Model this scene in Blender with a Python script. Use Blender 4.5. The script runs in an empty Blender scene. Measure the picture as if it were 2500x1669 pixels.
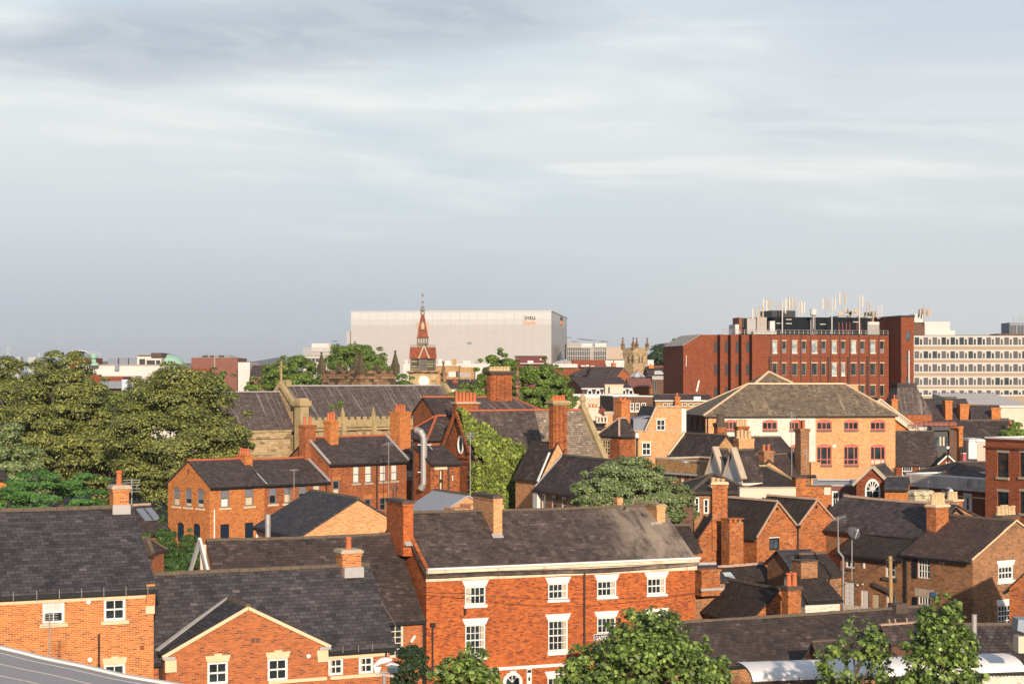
import bpy, math, random
import numpy as np
from mathutils import Vector, Matrix
# ---------------------------------------------------------------- camera, light, sky
F, CX, YH, H = 4400.0, 1250.0, 925.0, 20.0      # focal length and horizon in photo pixels, eye height in metres
SUN_AZ, SUN_EL = 11.0, 17.0                     # degrees to the right of straight behind the camera, height
sc = bpy.context.scene
col = sc.collection
cd = bpy.data.cameras.new('camera'); cam = bpy.data.objects.new('camera', cd); col.objects.link(cam)
cam.location = (0, 0, H); cam.rotation_euler = (math.radians(90), 0, 0)
cd.sensor_width = 36; cd.lens = 36*F/2500; cd.shift_y = 90.5/2500; cd.clip_start = 1; cd.clip_end = 20000
sc.camera = cam
sc.view_settings.view_transform = 'Standard'; sc.view_settings.look = 'None'
sc.view_settings.exposure = 0.36; sc.view_settings.gamma = 1.0
try: sc.view_settings.use_curve_mapping = False
except Exception: pass
def lin(r, g, b):
    f = lambda c: (c/12.92 if c <= .04045 else ((c+.055)/1.055)**2.4)
    return (f(r/255), f(g/255), f(b/255), 1)
sd = bpy.data.lights.new('sun', 'SUN'); so = bpy.data.objects.new('sun', sd); col.objects.link(so)
sd.energy = 5.0; sd.angle = math.radians(1.2); sd.color = (1.0, .83, .66)
az, el = math.radians(SUN_AZ), math.radians(SUN_EL)
to_sun = Vector((math.sin(az)*math.cos(el), -math.cos(az)*math.cos(el), math.sin(el)))
so.rotation_euler = to_sun.to_track_quat('Z', 'Y').to_euler(); so.location = to_sun*300
class N:                                        # tiny node helper
    def __init__(s, tree): s.t = tree; s.n = tree.nodes; s.l = tree.links
    def new(s, typ, **kw):
        n = s.n.new(typ)
        for k, v in kw.items(): setattr(n, k, v)
        return n
    def put(s, sock, v):
        if isinstance(v, bpy.types.NodeSocket): s.l.new(v, sock)
        else: sock.default_value = v
    def m(s, op, a, b=0.0, c=None, clamp=False):
        n = s.n.new('ShaderNodeMath'); n.operation = op; n.use_clamp = clamp
        s.put(n.inputs[0], a); s.put(n.inputs[1], b)
        if c is not None: s.put(n.inputs[2], c)
        return n.outputs[0]
    def mix(s, f, a, b, mode='MIX'):
        n = s.n.new('ShaderNodeMix'); n.data_type = 'RGBA'; n.blend_type = mode
        s.put(n.inputs[0], f); s.put(n.inputs[6], a); s.put(n.inputs[7], b)
        return n.outputs[2]
    def ramp(s, f, stops, smooth=False):
        n = s.n.new('ShaderNodeValToRGB'); cr = n.color_ramp
        if smooth: cr.interpolation = 'EASE'
        while len(cr.elements) < len(stops): cr.elements.new(0.5)
        for e, (p, c) in zip(cr.elements, stops):
            e.position = p; e.color = c if len(c) == 4 else (*c, 1)
        s.put(n.inputs[0], f); return n.outputs[0]
    def sstep(s, x, a, b):
        n = s.n.new('ShaderNodeMapRange'); n.interpolation_type = 'SMOOTHSTEP'
        s.put(n.inputs[0], x); n.inputs[1].default_value = a; n.inputs[2].default_value = b
        return n.outputs[0]
    def noise(s, vec, scale, detail=4, rough=.55, dist=0):
        n = s.n.new('ShaderNodeTexNoise'); s.put(n.inputs['Vector'], vec)
        n.inputs['Scale'].default_value = scale; n.inputs['Detail'].default_value = detail
        n.inputs['Roughness'].default_value = rough; n.inputs['Distortion'].default_value = dist
        return n.outputs['Fac']
    def comb(s, x, y, z=0.0):
        n = s.n.new('ShaderNodeCombineXYZ')
        for i, v in enumerate((x, y, z)): s.put(n.inputs[i], v)
        return n.outputs[0]
    def vmul(s, v, k):
        n = s.n.new('ShaderNodeVectorMath'); n.operation = 'MULTIPLY'; s.put(n.inputs[0], v); n.inputs[1].default_value = k
        return n.outputs[0]
W_ = bpy.data.worlds.new('World'); sc.world = W_; W_.use_nodes = True
def build_sky():
    q = N(W_.node_tree); q.n.clear()
    sky = q.new('ShaderNodeTexSky'); sky.sky_type = 'NISHITA'; sky.sun_disc = False
    sky.sun_elevation = el; sky.sun_rotation = math.radians(180 - SUN_AZ)
    sky.altitude = 60; sky.dust_density = 2.0; sky.air_density = 1.0
    tc = q.new('ShaderNodeTexCoord'); sp = q.new('ShaderNodeSeparateXYZ'); q.l.new(tc.outputs['Generated'], sp.inputs[0])
    x, y, z = sp.outputs
    a = q.m('ARCTAN2', x, y); e = q.m('ARCSINE', z)
    sy = q.m('DIVIDE', e, .21); sx = q.m('DIVIDE', a, .284)
    # cloud layers; coordinates are directions in the sky
    tilt = q.m('ADD', e, q.m('MULTIPLY', a, .05))
    n_st = q.noise(q.comb(q.m('MULTIPLY', a, 5), q.m('MULTIPLY', tilt, 42), 3.1), 1.0, 7, .56, .6)
    n_bg = q.noise(q.comb(q.m('MULTIPLY', a, 3.2), q.m('MULTIPLY', tilt, 15), 8.7), 1.0, 5, .5, .4)
    n_fn = q.noise(q.comb(q.m('MULTIPLY', a, 14), q.m('MULTIPLY', tilt, 60), 1.7), 1.0, 6, .6, .8)
    base = q.ramp(q.m('MULTIPLY', sy, .5), [(0, lin(178, 185, 194)), (.10, lin(180, 188, 197)), (.20, lin(197, 204, 208)), (.30, lin(210, 214, 215)),
                       (.40, lin(212, 217, 218)), (.50, lin(202, 211, 217)), (.60, lin(160, 180, 200)), (1, lin(88, 112, 148))])
    right = q.m('MULTIPLY', q.sstep(sx, -.35, .7), q.sstep(sy, .55, .1))
    base = q.mix(q.m('MULTIPLY', right, .75), base, lin(208, 210, 211))
    # pale streaks
    w = q.m('MULTIPLY', q.sstep(n_st, .48, .72), q.m('MULTIPLY', q.sstep(sy, .25, .6), .75))
    c = q.mix(w, base, lin(230, 230, 227))
    # bluish gaps
    g = q.m('MULTIPLY', q.sstep(n_bg, .52, .36), q.m('MULTIPLY', q.sstep(sy, .3, .65), .55))
    c = q.mix(g, c, lin(178, 196, 208))
    gap = q.m('MULTIPLY', q.m('MULTIPLY', q.sstep(sx, -.55, -.75), q.sstep(sx, -1.05, -.85)), q.sstep(sy, .9, 1.0))
    c = q.mix(q.m('MULTIPLY', gap, .6), c, lin(168, 196, 212))
    # grey bank rising from the left to the top of the view
    line = q.m('ADD', .83, q.m('MULTIPLY', q.m('ADD', a, .284), .46))
    thick = q.m('ADD', .03, q.m('MULTIPLY', q.sstep(sx, -1.0, -.72), .075))
    dd = q.m('ABSOLUTE', q.m('SUBTRACT', sy, line))
    rag = q.m('MULTIPLY', q.m('SUBTRACT', n_fn, .5), .20)
    rag2 = q.m('MULTIPLY', q.m('SUBTRACT', n_bg, .5), .16)
    v = q.m('ADD', q.m('ADD', q.m('SUBTRACT', thick, dd), rag), rag2)
    bank = q.m('MULTIPLY', q.sstep(v, -.05, .07), q.sstep(sx, .42, -.05))
    c = q.mix(q.m('MULTIPLY', bank, .92), c, q.mix(q.sstep(n_fn, .35, .65), lin(168, 175, 187), lin(184, 190, 198)))
    # soft grey veil in the upper right
    veil = q.m('MULTIPLY', q.m('MULTIPLY', q.sstep(sx, .25, .75), q.sstep(sy, .55, .9)), q.sstep(n_bg, .3, .55))
    c = q.mix(q.m('MULTIPLY', veil, .62), c, lin(180, 188, 202))
    wisps = q.m('MULTIPLY', q.m('MULTIPLY', q.sstep(n_st, .50, .38), q.sstep(sx, 0, .5)), q.sstep(sy, .5, .65))
    c = q.mix(q.m('MULTIPLY', wisps, .4), c, lin(184, 193, 203))
    k = q.new('ShaderNodeVectorMath'); k.operation = 'SCALE'; q.l.new(c, k.inputs[0]); k.inputs[3].default_value = 9.6
    high = q.m('ADD', .06, q.m('MULTIPLY', q.sstep(sy, 1.1, 3.5), .20))
    cc = q.mix(high, k.outputs[0], sky.outputs[0])
    bg = q.new('ShaderNodeBackground'); bg.inputs[1].default_value = .1; q.l.new(cc, bg.inputs[0])
    out = q.new('ShaderNodeOutputWorld'); q.l.new(bg.outputs[0], out.inputs[0])
build_sky()
# ---------------------------------------------------------------- materials
MATS = {}
def base_mat(name):
    m = bpy.data.materials.new(name); m.use_nodes = True; q = N(m.node_tree)
    b = next(n for n in q.n if n.type == 'BSDF_PRINCIPLED'); MATS[name] = m
    return m, q, b
def uvc(q): return q.new('ShaderNodeUVMap').outputs[0]
def objc(q): return q.new('ShaderNodeTexCoord').outputs['Object']
def C4(c): return c if len(c) == 4 else (*c, 1)
def bump(q, b, h, s=.4, d=.02):
    n = q.new('ShaderNodeBump'); n.inputs['Strength'].default_value = s; n.inputs['Distance'].default_value = d
    q.l.new(h, n.inputs['Height']); q.l.new(n.outputs[0], b.inputs['Normal'])
def masonry(name, c1, c2, mortar, bw=.225, bh=.075, ms=.010, offset=.5, dark=(.05, .03, .025), stain=.35, pale=None, pale_amt=.0, odd=.12, rough=.9, var=.35, seed=0.0, bs=.5, hue=1.2):
    m, q, b = base_mat(name)
    c1 = (c1[0]*1.18, c1[1]*1.18*hue, c1[2]*1.1); c2 = (c2[0]*.80, c2[1]*.80*hue, c2[2]*.76)
    uv = uvc(q); ob = objc(q)
    br = q.new('ShaderNodeTexBrick'); q.l.new(uv, br.inputs['Vector']); br.offset = offset
    for k, v in (('Color1', C4(c1)), ('Color2', C4(c2)), ('Mortar', C4(mortar))): br.inputs[k].default_value = v
    br.inputs['Scale'].default_value = 1; br.inputs['Mortar Size'].default_value = ms; br.inputs['Mortar Smooth'].default_value = .3
    br.inputs['Brick Width'].default_value = bw; br.inputs['Row Height'].default_value = bh
    # odd burnt or replaced pieces: a second brick pattern with the same layout decides
    b2 = q.new('ShaderNodeTexBrick'); q.l.new(uv, b2.inputs['Vector']); b2.offset = offset
    b2.inputs['Color1'].default_value = (0, 0, 0, 1); b2.inputs['Color2'].default_value = (1, 1, 1, 1); b2.inputs['Mortar'].default_value = (0, 0, 0, 1)
    b2.inputs['Scale'].default_value = 1; b2.inputs['Mortar Size'].default_value = ms
    b2.inputs['Brick Width'].default_value = bw; b2.inputs['Row Height'].default_value = bh
    c = br.outputs['Color']
    oddm = q.sstep(b2.outputs['Color'], 1-odd-.04, 1-odd+.04)
    c = q.mix(q.m('MULTIPLY', oddm, .75), c, C4(dark))
    sv = q.vmul(ob, (1, 1, 1))
    mp = q.new('ShaderNodeMapping'); q.l.new(ob, mp.inputs[0]); mp.inputs['Location'].default_value = (seed*7.3, seed*3.1, seed*5.7)
    n1 = q.noise(mp.outputs[0], .55, 6, .6, .3); n2 = q.noise(mp.outputs[0], 2.3, 5, .65)
    n4 = q.noise(mp.outputs[0], 5.5, 5, .75)
    c = q.mix(q.m('MULTIPLY', q.sstep(n4, .50, .66), .30+.5*stain), c, q.mix(.7, c, C4(dark)))
    c = q.mix(q.m('MULTIPLY', q.sstep(n1, .35, .75), var), c, q.mix(.55, c, C4(dark)))
    c = q.mix(q.m('MULTIPLY', q.sstep(n2, .52, .78), stain), c, C4(dark))
    if pale is not None:
        n3 = q.noise(mp.outputs[0], 1.1, 6, .68, .8)
        c = q.mix(q.m('MULTIPLY', q.sstep(n3, .56, .68), pale_amt), c, C4(pale))
    q.l.new(c, b.inputs['Base Color']); b.inputs['Roughness'].default_value = rough; b.inputs['Specular IOR Level'].default_value = .25
    h = q.m('ADD', q.m('MULTIPLY', br.outputs['Fac'], -1.0), q.m('MULTIPLY', q.noise(uv, 40, 3), .5))
    if bs > 0: bump(q, b, h, bs, .012)
    return m
def roofing(name, c1, c2, gap, bw=.3, bh=.22, ms=.012, streak=(.3, .28, .26), streak_amt=.25, moss=(.10, .085, .03), moss_amt=.15, dark_amt=.35, rough=.75, seed=0.0, along=.35, odd=.1, oddc=None, sfreq=1.6, patch=None):
    m, q, b = base_mat(name)
    uv = uvc(q)
    mp = q.new('ShaderNodeMapping'); q.l.new(uv, mp.inputs[0]); mp.inputs['Location'].default_value = (seed*11.3, 0, seed*3)
    c1 = tuple(k*1.0 for k in c1[:3]); c2 = tuple(k*.52 for k in c2[:3]); streak = tuple(k*.82 for k in streak[:3])
    br = q.new('ShaderNodeTexBrick'); q.l.new(uv, br.inputs['Vector']); br.offset = .5
    for k, v in (('Color1', C4(c1)), ('Color2', C4(c2)), ('Mortar', C4(gap))): br.inputs[k].default_value = v
    br.inputs['Scale'].default_value = 1; br.inputs['Mortar Size'].default_value = ms; br.inputs['Mortar Smooth'].default_value = .4
    br.inputs['Brick Width'].default_value = bw; br.inputs['Row Height'].default_value = bh
    c = br.outputs['Color']
    w = q.new('ShaderNodeTexBrick'); q.l.new(uv, w.inputs['Vector']); w.offset = .5
    w.inputs['Color1'].default_value = (0, 0, 0, 1); w.inputs['Color2'].default_value = (1, 1, 1, 1); w.inputs['Mortar'].default_value = (0, 0, 0, 1)
    w.inputs['Scale'].default_value = 1; w.inputs['Mortar Size'].default_value = ms; w.inputs['Brick Width'].default_value = bw; w.inputs['Row Height'].default_value = bh
    nod = q.noise(mp.outputs[0], .5, 3)
    om = q.m('MULTIPLY', q.sstep(w.outputs['Color'], 1-odd-.05, 1-odd+.05), q.sstep(nod, .4, .6))
    c = q.mix(q.m('MULTIPLY', om, .7), c, C4(oddc or tuple(min(1, k*1.9) for k in c1[:3])))
    st = q.noise(q.vmul(mp.outputs[0], (sfreq, along, 1)), 1.0, 6, .65, .3)
    c = q.mix(q.m('MULTIPLY', q.sstep(st, .5, .74), streak_amt), c, C4(streak))
    dk = q.noise(q.vmul(mp.outputs[0], (1.1, .5, 1)), 1.0, 5, .6, .5)
    c = q.mix(q.m('MULTIPLY', q.sstep(dk, .5, .72), dark_amt), c, q.mix(.75, c, C4(gap)))
    mo = q.noise(mp.outputs[0], 1.7, 7, .72, .4)
    c = q.mix(q.m('MULTIPLY', q.sstep(mo, .40, .66), .6), c, q.mix(.5, c, C4(gap)))
    c = q.mix(q.m('MULTIPLY', q.sstep(mo, .44, .30), .5), c, q.mix(.4, c, C4(streak)))
    ms_ = q.noise(mp.outputs[0], 3.0, 6, .7)
    c = q.mix(q.m('MULTIPLY', q.sstep(ms_, .58, .72), moss_amt), c, C4(moss))
    sp = q.noise(mp.outputs[0], 14, 3, .6)
    c = q.mix(q.m('MULTIPLY', q.sstep(sp, .66, .74), .35), c, C4(streak))
    q.l.new(c, b.inputs['Base Color']); b.inputs['Roughness'].default_value = rough; b.inputs['Specular IOR Level'].default_value = .3
    if patch:
        su = q.new('ShaderNodeSeparateXYZ'); q.l.new(uv, su.inputs[0]); lich = q.noise(q.vmul(mp.outputs[0], (.9, .35, 1)), 1.0, 7, .7, .4)
        c = q.mix(q.m('MULTIPLY', q.m('MULTIPLY', q.sstep(q.m('ADD', su.outputs[0], q.m('MULTIPLY', lich, 5)), patch[0], patch[1]), q.sstep(lich, .30, .62)), .75), c, C4(patch[2])); q.l.new(c, b.inputs['Base Color'])
    # each course steps up towards its lower edge
    sep = q.new('ShaderNodeSeparateXYZ'); q.l.new(uv, sep.inputs[0])
    saw = q.m('FRACT', q.m('DIVIDE', sep.outputs[1], bh))
    h = q.m('ADD', q.m('MULTIPLY', saw, -.8), q.m('ADD', q.m('MULTIPLY', br.outputs['Fac'], -.7), q.m('MULTIPLY', w.outputs['Color'], .5)))
    bump(q, b, h, .55, .02)
    return m
def paint(name, c, rough=.6, dirt=None, dirt_amt=.3, scale=1.2, metal=0.0, spec=.4, streak=False):
    m, q, b = base_mat(name)
    ob = objc(q)
    v = q.vmul(ob, (1, 1, .25)) if streak else ob
    n = q.noise(v, scale, 6, .65, .4)
    d = dirt or tuple(k*.55 for k in c[:3])
    cc = q.mix(q.m('MULTIPLY', q.sstep(n, .45, .75), dirt_amt), C4(c), C4(d))
    q.l.new(cc, b.inputs['Base Color']); b.inputs['Roughness'].default_value = rough; b.inputs['Metallic'].default_value = metal
    b.inputs['Specular IOR Level'].default_value = spec
    return m
def glass(name, c=(.012, .018, .02), rough=.06, spec=.6, wob=.25):
    m, q, b = base_mat(name)
    ob = objc(q); n = q.noise(ob, .9, 3)
    q.l.new(q.mix(q.sstep(n, .35, .7), C4(c), C4(tuple(k*2.6 for k in c))), b.inputs['Base Color'])
    b.inputs['Roughness'].default_value = rough; b.inputs['Specular IOR Level'].default_value = spec
    bump(q, b, q.noise(ob, 1.7, 2), wob, .01)
    return m
def leafmat(name, c1, c2, trans=.35, rough=.55):
    m, q, b = base_mat(name)
    g = q.new('ShaderNodeNewGeometry'); ob = objc(q)
    n = q.noise(ob, .45, 4, .6)
    f = q.m('ADD', q.m('MULTIPLY', g.outputs['Random Per Island'], .65), q.m('MULTIPLY', n, .45))
    c = q.ramp(f, [(.12, C4(c2)), (.6, C4(tuple(a*.45+b_*.55 for a, b_ in zip(c1, c2)))), (.95, C4(tuple(a*1.2 for a in c1)))])
    q.l.new(c, b.inputs['Base Color']); b.inputs['Roughness'].default_value = rough; b.inputs['Specular IOR Level'].default_value = .3
    tr = q.new('ShaderNodeBsdfTranslucent'); q.l.new(q.mix(.5, c, (c1[0]*1.3, c1[1]*1.2, c1[2]*.6, 1)), tr.inputs[0])
    mx = q.new('ShaderNodeMixShader'); mx.inputs[0].default_value = trans
    q.l.new(b.outputs[0], mx.inputs[1]); q.l.new(tr.outputs[0], mx.inputs[2])
    o = next(n for n in q.n if n.type == 'OUTPUT_MATERIAL'); q.l.new(mx.outputs[0], o.inputs[0])
    return m
B_MOD = masonry('modern_orange_brick', (.50, .135, .040), (.40, .092, .030), (.56, .33, .17), ms=.011, odd=.05, stain=.10, var=.12, dark=(.16, .05, .03))
B_MOD2 = masonry('modern_red_brick', (.40, .095, .035), (.31, .068, .027), (.42, .20, .10), ms=.010, odd=.07, stain=.12, var=.2, dark=(.12, .04, .028), seed=1)
B_GEO = masonry('georgian_brick', (.46, .105, .030), (.32, .062, .022), (.40, .13, .055), ms=.007, odd=.09, stain=.30, var=.45, dark=(.12, .032, .022), pale=(.52, .2, .09), pale_amt=.25, seed=2)
B_ORG = masonry('orange_brick', (.50, .155, .048), (.42, .11, .036), (.46, .20, .09), ms=.008, odd=.06, stain=.14, var=.28, dark=(.2, .06, .03), seed=3)
B_ORG2 = masonry('sooty_orange_brick', (.36, .095, .036), (.25, .06, .027), (.34, .14, .07), ms=.008, odd=.12, stain=.32, var=.5, dark=(.085, .033, .024), seed=4)
B_PALE = masonry('pale_orange_brick', (.62, .30, .135), (.52, .22, .09), (.62, .40, .23), ms=.009, odd=.10, stain=.18, var=.3, dark=(.35, .15, .06), pale=(.68, .42, .24), pale_amt=.3, seed=5, hue=1.0)
B_OLD = masonry('old_brown_brick', (.33, .105, .042), (.19, .062, .03), (.42, .26, .15), ms=.014, odd=.22, stain=.40, var=.6, dark=(.05, .03, .022), pale=(.45, .2, .09), pale_amt=.35, seed=6)
B_RUST = masonry('patched_orange_brick', (.44, .125, .04), (.31, .075, .028), (.40, .17, .08), ms=.009, odd=.12, stain=.42, var=.6, dark=(.10, .036, .024), pale=(.66, .46, .32), pale_amt=.30, seed=7)
B_VIC = masonry('victorian_brick', (.40, .105, .034), (.28, .068, .026), (.30, .10, .05), ms=.008, odd=.16, stain=.5, var=.6, dark=(.055, .026, .02), seed=8)
B_RED = masonry('dark_red_brick', (.235, .056, .026), (.18, .042, .021), (.20, .055, .035), ms=.008, odd=.1, stain=.2, var=.25, dark=(.08, .022, .018), seed=9)
B_TAN = masonry('tan_brick', (.44, .21, .10), (.36, .165, .08), (.40, .25, .15), ms=.009, odd=.08, stain=.25, var=.35, dark=(.16, .08, .045), seed=10)
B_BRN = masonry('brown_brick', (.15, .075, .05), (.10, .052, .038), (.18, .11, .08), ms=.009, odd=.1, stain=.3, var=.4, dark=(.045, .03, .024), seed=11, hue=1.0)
B_PNK = masonry('purple_brick', (.22, .085, .07), (.17, .065, .055), (.24, .13, .1), ms=.009, odd=.08, stain=.15, var=.25, dark=(.1, .045, .04), seed=12, hue=1.0)
B_WHT = masonry('whitewashed_brick', (.60, .57, .53), (.74, .68, .60), (.60, .52, .42), ms=.008, odd=.04, stain=.25, var=.35, dark=(.36, .26, .18), seed=13, hue=1.0)
STONE = masonry('church_stone', (.44, .32, .19), (.35, .25, .145), (.28, .2, .12), bw=.7, bh=.32, ms=.014, odd=.1, stain=.32, var=.5, dark=(.15, .12, .06), pale=(.52, .42, .28), pale_amt=.3, seed=14, hue=1.0)
STONE_D = masonry('blackened_stone', (.30, .18, .10), (.22, .13, .075), (.12, .075, .05), bw=.8, bh=.4, ms=.016, odd=.22, stain=.75, var=.8, dark=(.035, .026, .02), seed=15, hue=1.0)
STONE_Y = paint('mossy_stone', (.36, .27, .14), .9, (.13, .12, .04), .75, 1.0)
TRIM = paint('cream_stone_trim', (.66, .48, .30), .85, (.45, .32, .2), .35, 2.0)
TRIM_G = paint('grey_stone_trim', (.42, .34, .25), .85, (.2, .17, .12), .5, 1.5)
S_MOD = roofing('blue_grey_slate', (.082, .072, .076), (.058, .052, .057), (.012, .013, .015), bw=.36, bh=.2, streak=(.12, .1, .1), streak_amt=.25, moss_amt=.06, dark_amt=.75, seed=0, odd=.05)
S_OLD = roofing('brown_old_slate', (.105, .074, .064), (.072, .053, .048), (.022, .018, .017), bw=.38, bh=.24, streak=(.30, .22, .16), streak_amt=.32, moss_amt=.22, dark_amt=.4, seed=1, along=.3, odd=.1, oddc=(.19, .14, .13))
S_GEO = roofing('lichened_brown_slate', (.105, .074, .064), (.072, .053, .048), (.022, .018, .017), bw=.38, bh=.24, streak=(.30, .22, .16), streak_amt=.32, moss_amt=.22, dark_amt=.4, seed=1.3, along=.3, odd=.1, oddc=(.19, .14, .13), patch=(13.5, 18.5, (.34, .27, .20)))
S_DARK = roofing('dark_old_slate', (.075, .052, .044), (.050, .037, .033), (.016, .013, .012), bw=.36, bh=.24, streak=(.17, .12, .1), streak_amt=.2, moss_amt=.16, dark_amt=.5, seed=2, odd=.22, oddc=(.16, .11, .10))
S_STRK = roofing('streaked_slate', (.125, .092, .082), (.095, .073, .067), (.04, .032, .03), bw=.36, bh=.24, streak=(.42, .35, .30), streak_amt=.8, moss_amt=.06, dark_amt=.5, seed=3, along=.08, odd=.04, sfreq=2.4)
S_PURP = roofing('purple_slate', (.088, .066, .062), (.062, .049, .048), (.024, .02, .019), bw=.34, bh=.24, streak=(.2, .15, .13), streak_amt=.4, moss_amt=.05, dark_amt=.4, seed=4, along=.15, odd=.08)
S_LICH = roofing('lichened_slate', (.235, .17, .11), (.17, .13, .09), (.05, .042, .035), bw=.34, bh=.24, streak=(.52, .40, .25), streak_amt=.7, moss=(.2, .15, .06), moss_amt=.3, dark_amt=.5, seed=5, along=.25, odd=.05)
S_PALE = roofing('sunlit_lichened_slate', (.34, .26, .19), (.24, .18, .135), (.07, .055, .045), bw=.34, bh=.26, ms=.022, streak=(.5, .4, .3), streak_amt=.4, moss_amt=.2, dark_amt=.4, seed=6, odd=.12)  # paler slate: sunshine painted into the colour, together with lichen
S_TILE = roofing('dark_clay_tile', (.066, .046, .037), (.042, .032, .028), (.010, .009, .008), bw=.17, bh=.16, ms=.014, streak=(.15, .1, .07), streak_amt=.22, moss=(.12, .09, .03), moss_amt=.2, dark_amt=.4, seed=7, odd=.1, oddc=(.13, .07, .05))
S_TILE2 = roofing('brown_clay_tile', (.125, .072, .058), (.085, .054, .046), (.018, .014, .013), bw=.17, bh=.16, ms=.014, streak=(.17, .11, .08), streak_amt=.25, moss_amt=.18, dark_amt=.55, seed=8, odd=.1)
S_REDT = roofing('red_plain_tile', (.34, .085, .035), (.26, .065, .03), (.09, .03, .02), bw=.3, bh=.25, streak=(.3, .14, .07), streak_amt=.3, moss_amt=.1, dark_amt=.3, seed=9)
S_GREY = paint('grey_sheet_roof', (.21, .21, .215), .55, (.15, .145, .15), .4, .6)
RIDGE_R = paint('red_ridge_tile', (.40, .10, .04), .8, (.16, .05, .03), .5, 2)
RIDGE_D = paint('mossy_ridge_tile', (.10, .075, .055), .9, (.20, .15, .06), .5, 2.5)
RIDGE_P = paint('mortared_ridge_tile', (.40, .27, .19), .9, (.16, .1, .07), .6, 3)
WHITE = paint('white_paint', (.70, .67, .63), .5, (.52, .46, .38), .2, 2)
CREAM = paint('cream_render', (.58, .49, .38), .85, (.46, .36, .25), .4, .6)
RENDER = paint('white_render', (.66, .62, .57), .85, (.55, .47, .38), .25, .5)
GREYP = paint('weathered_grey_paint', (.16, .155, .16), .8, (.09, .09, .095), .5, 3)
DARKP = paint('black_paint', (.014, .015, .017), .45, (.03, .03, .03), .3, 2)
PINKP = paint('salmon_paint', (.44, .115, .075), .6, (.30, .09, .06), .3, 2)
BOARD = paint('cream_board', (.56, .45, .31), .8, (.42, .3, .18), .4, 3)
BLIND = paint('white_blind', (.66, .60, .53), .8, (.55, .47, .4), .3, 2)
GBLIND = paint('grey_blind', (.175, .165, .18), .9, (.13, .125, .135), .4, 6)
NAVY = paint('dark_blue_board', (.006, .016, .032), .5, (.012, .03, .05), .4, 2)
LEAD = paint('lead_flashing', (.36, .34, .33), .6, (.22, .21, .21), .4, 3)
POT = paint('clay_pot', (.45, .13, .05), .85, (.22, .07, .035), .5, 3)
POT_B = paint('buff_pot', (.50, .36, .20), .85, (.28, .17, .09), .6, 4)
SOOT = paint('sooty_cap', (.09, .065, .05), .95, (.035, .028, .024), .6, 3)
CONC = paint('concrete', (.34, .30, .26), .9, (.22, .19, .16), .5, .8)
STEEL = paint('galvanised_steel', (.36, .345, .33), .5, (.22, .21, .20), .5, 3, metal=.4)
IRON = paint('dull_metal', (.30, .29, .28), .5, (.16, .14, .13), .5, 4, metal=.3)
WOOD = paint('weathered_wood', (.34, .22, .10), .85, (.16, .10, .05), .5, 4, streak=True)
BARK = paint('bark', (.09, .065, .045), .95, (.045, .035, .025), .5, 3, streak=True)
GLASS = glass('window_glass')
GLASS_B = glass('bluish_glass', (.03, .045, .055), .08)
GLASS_L = glass('light_glass', (.17, .20, .205), .15)
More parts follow.
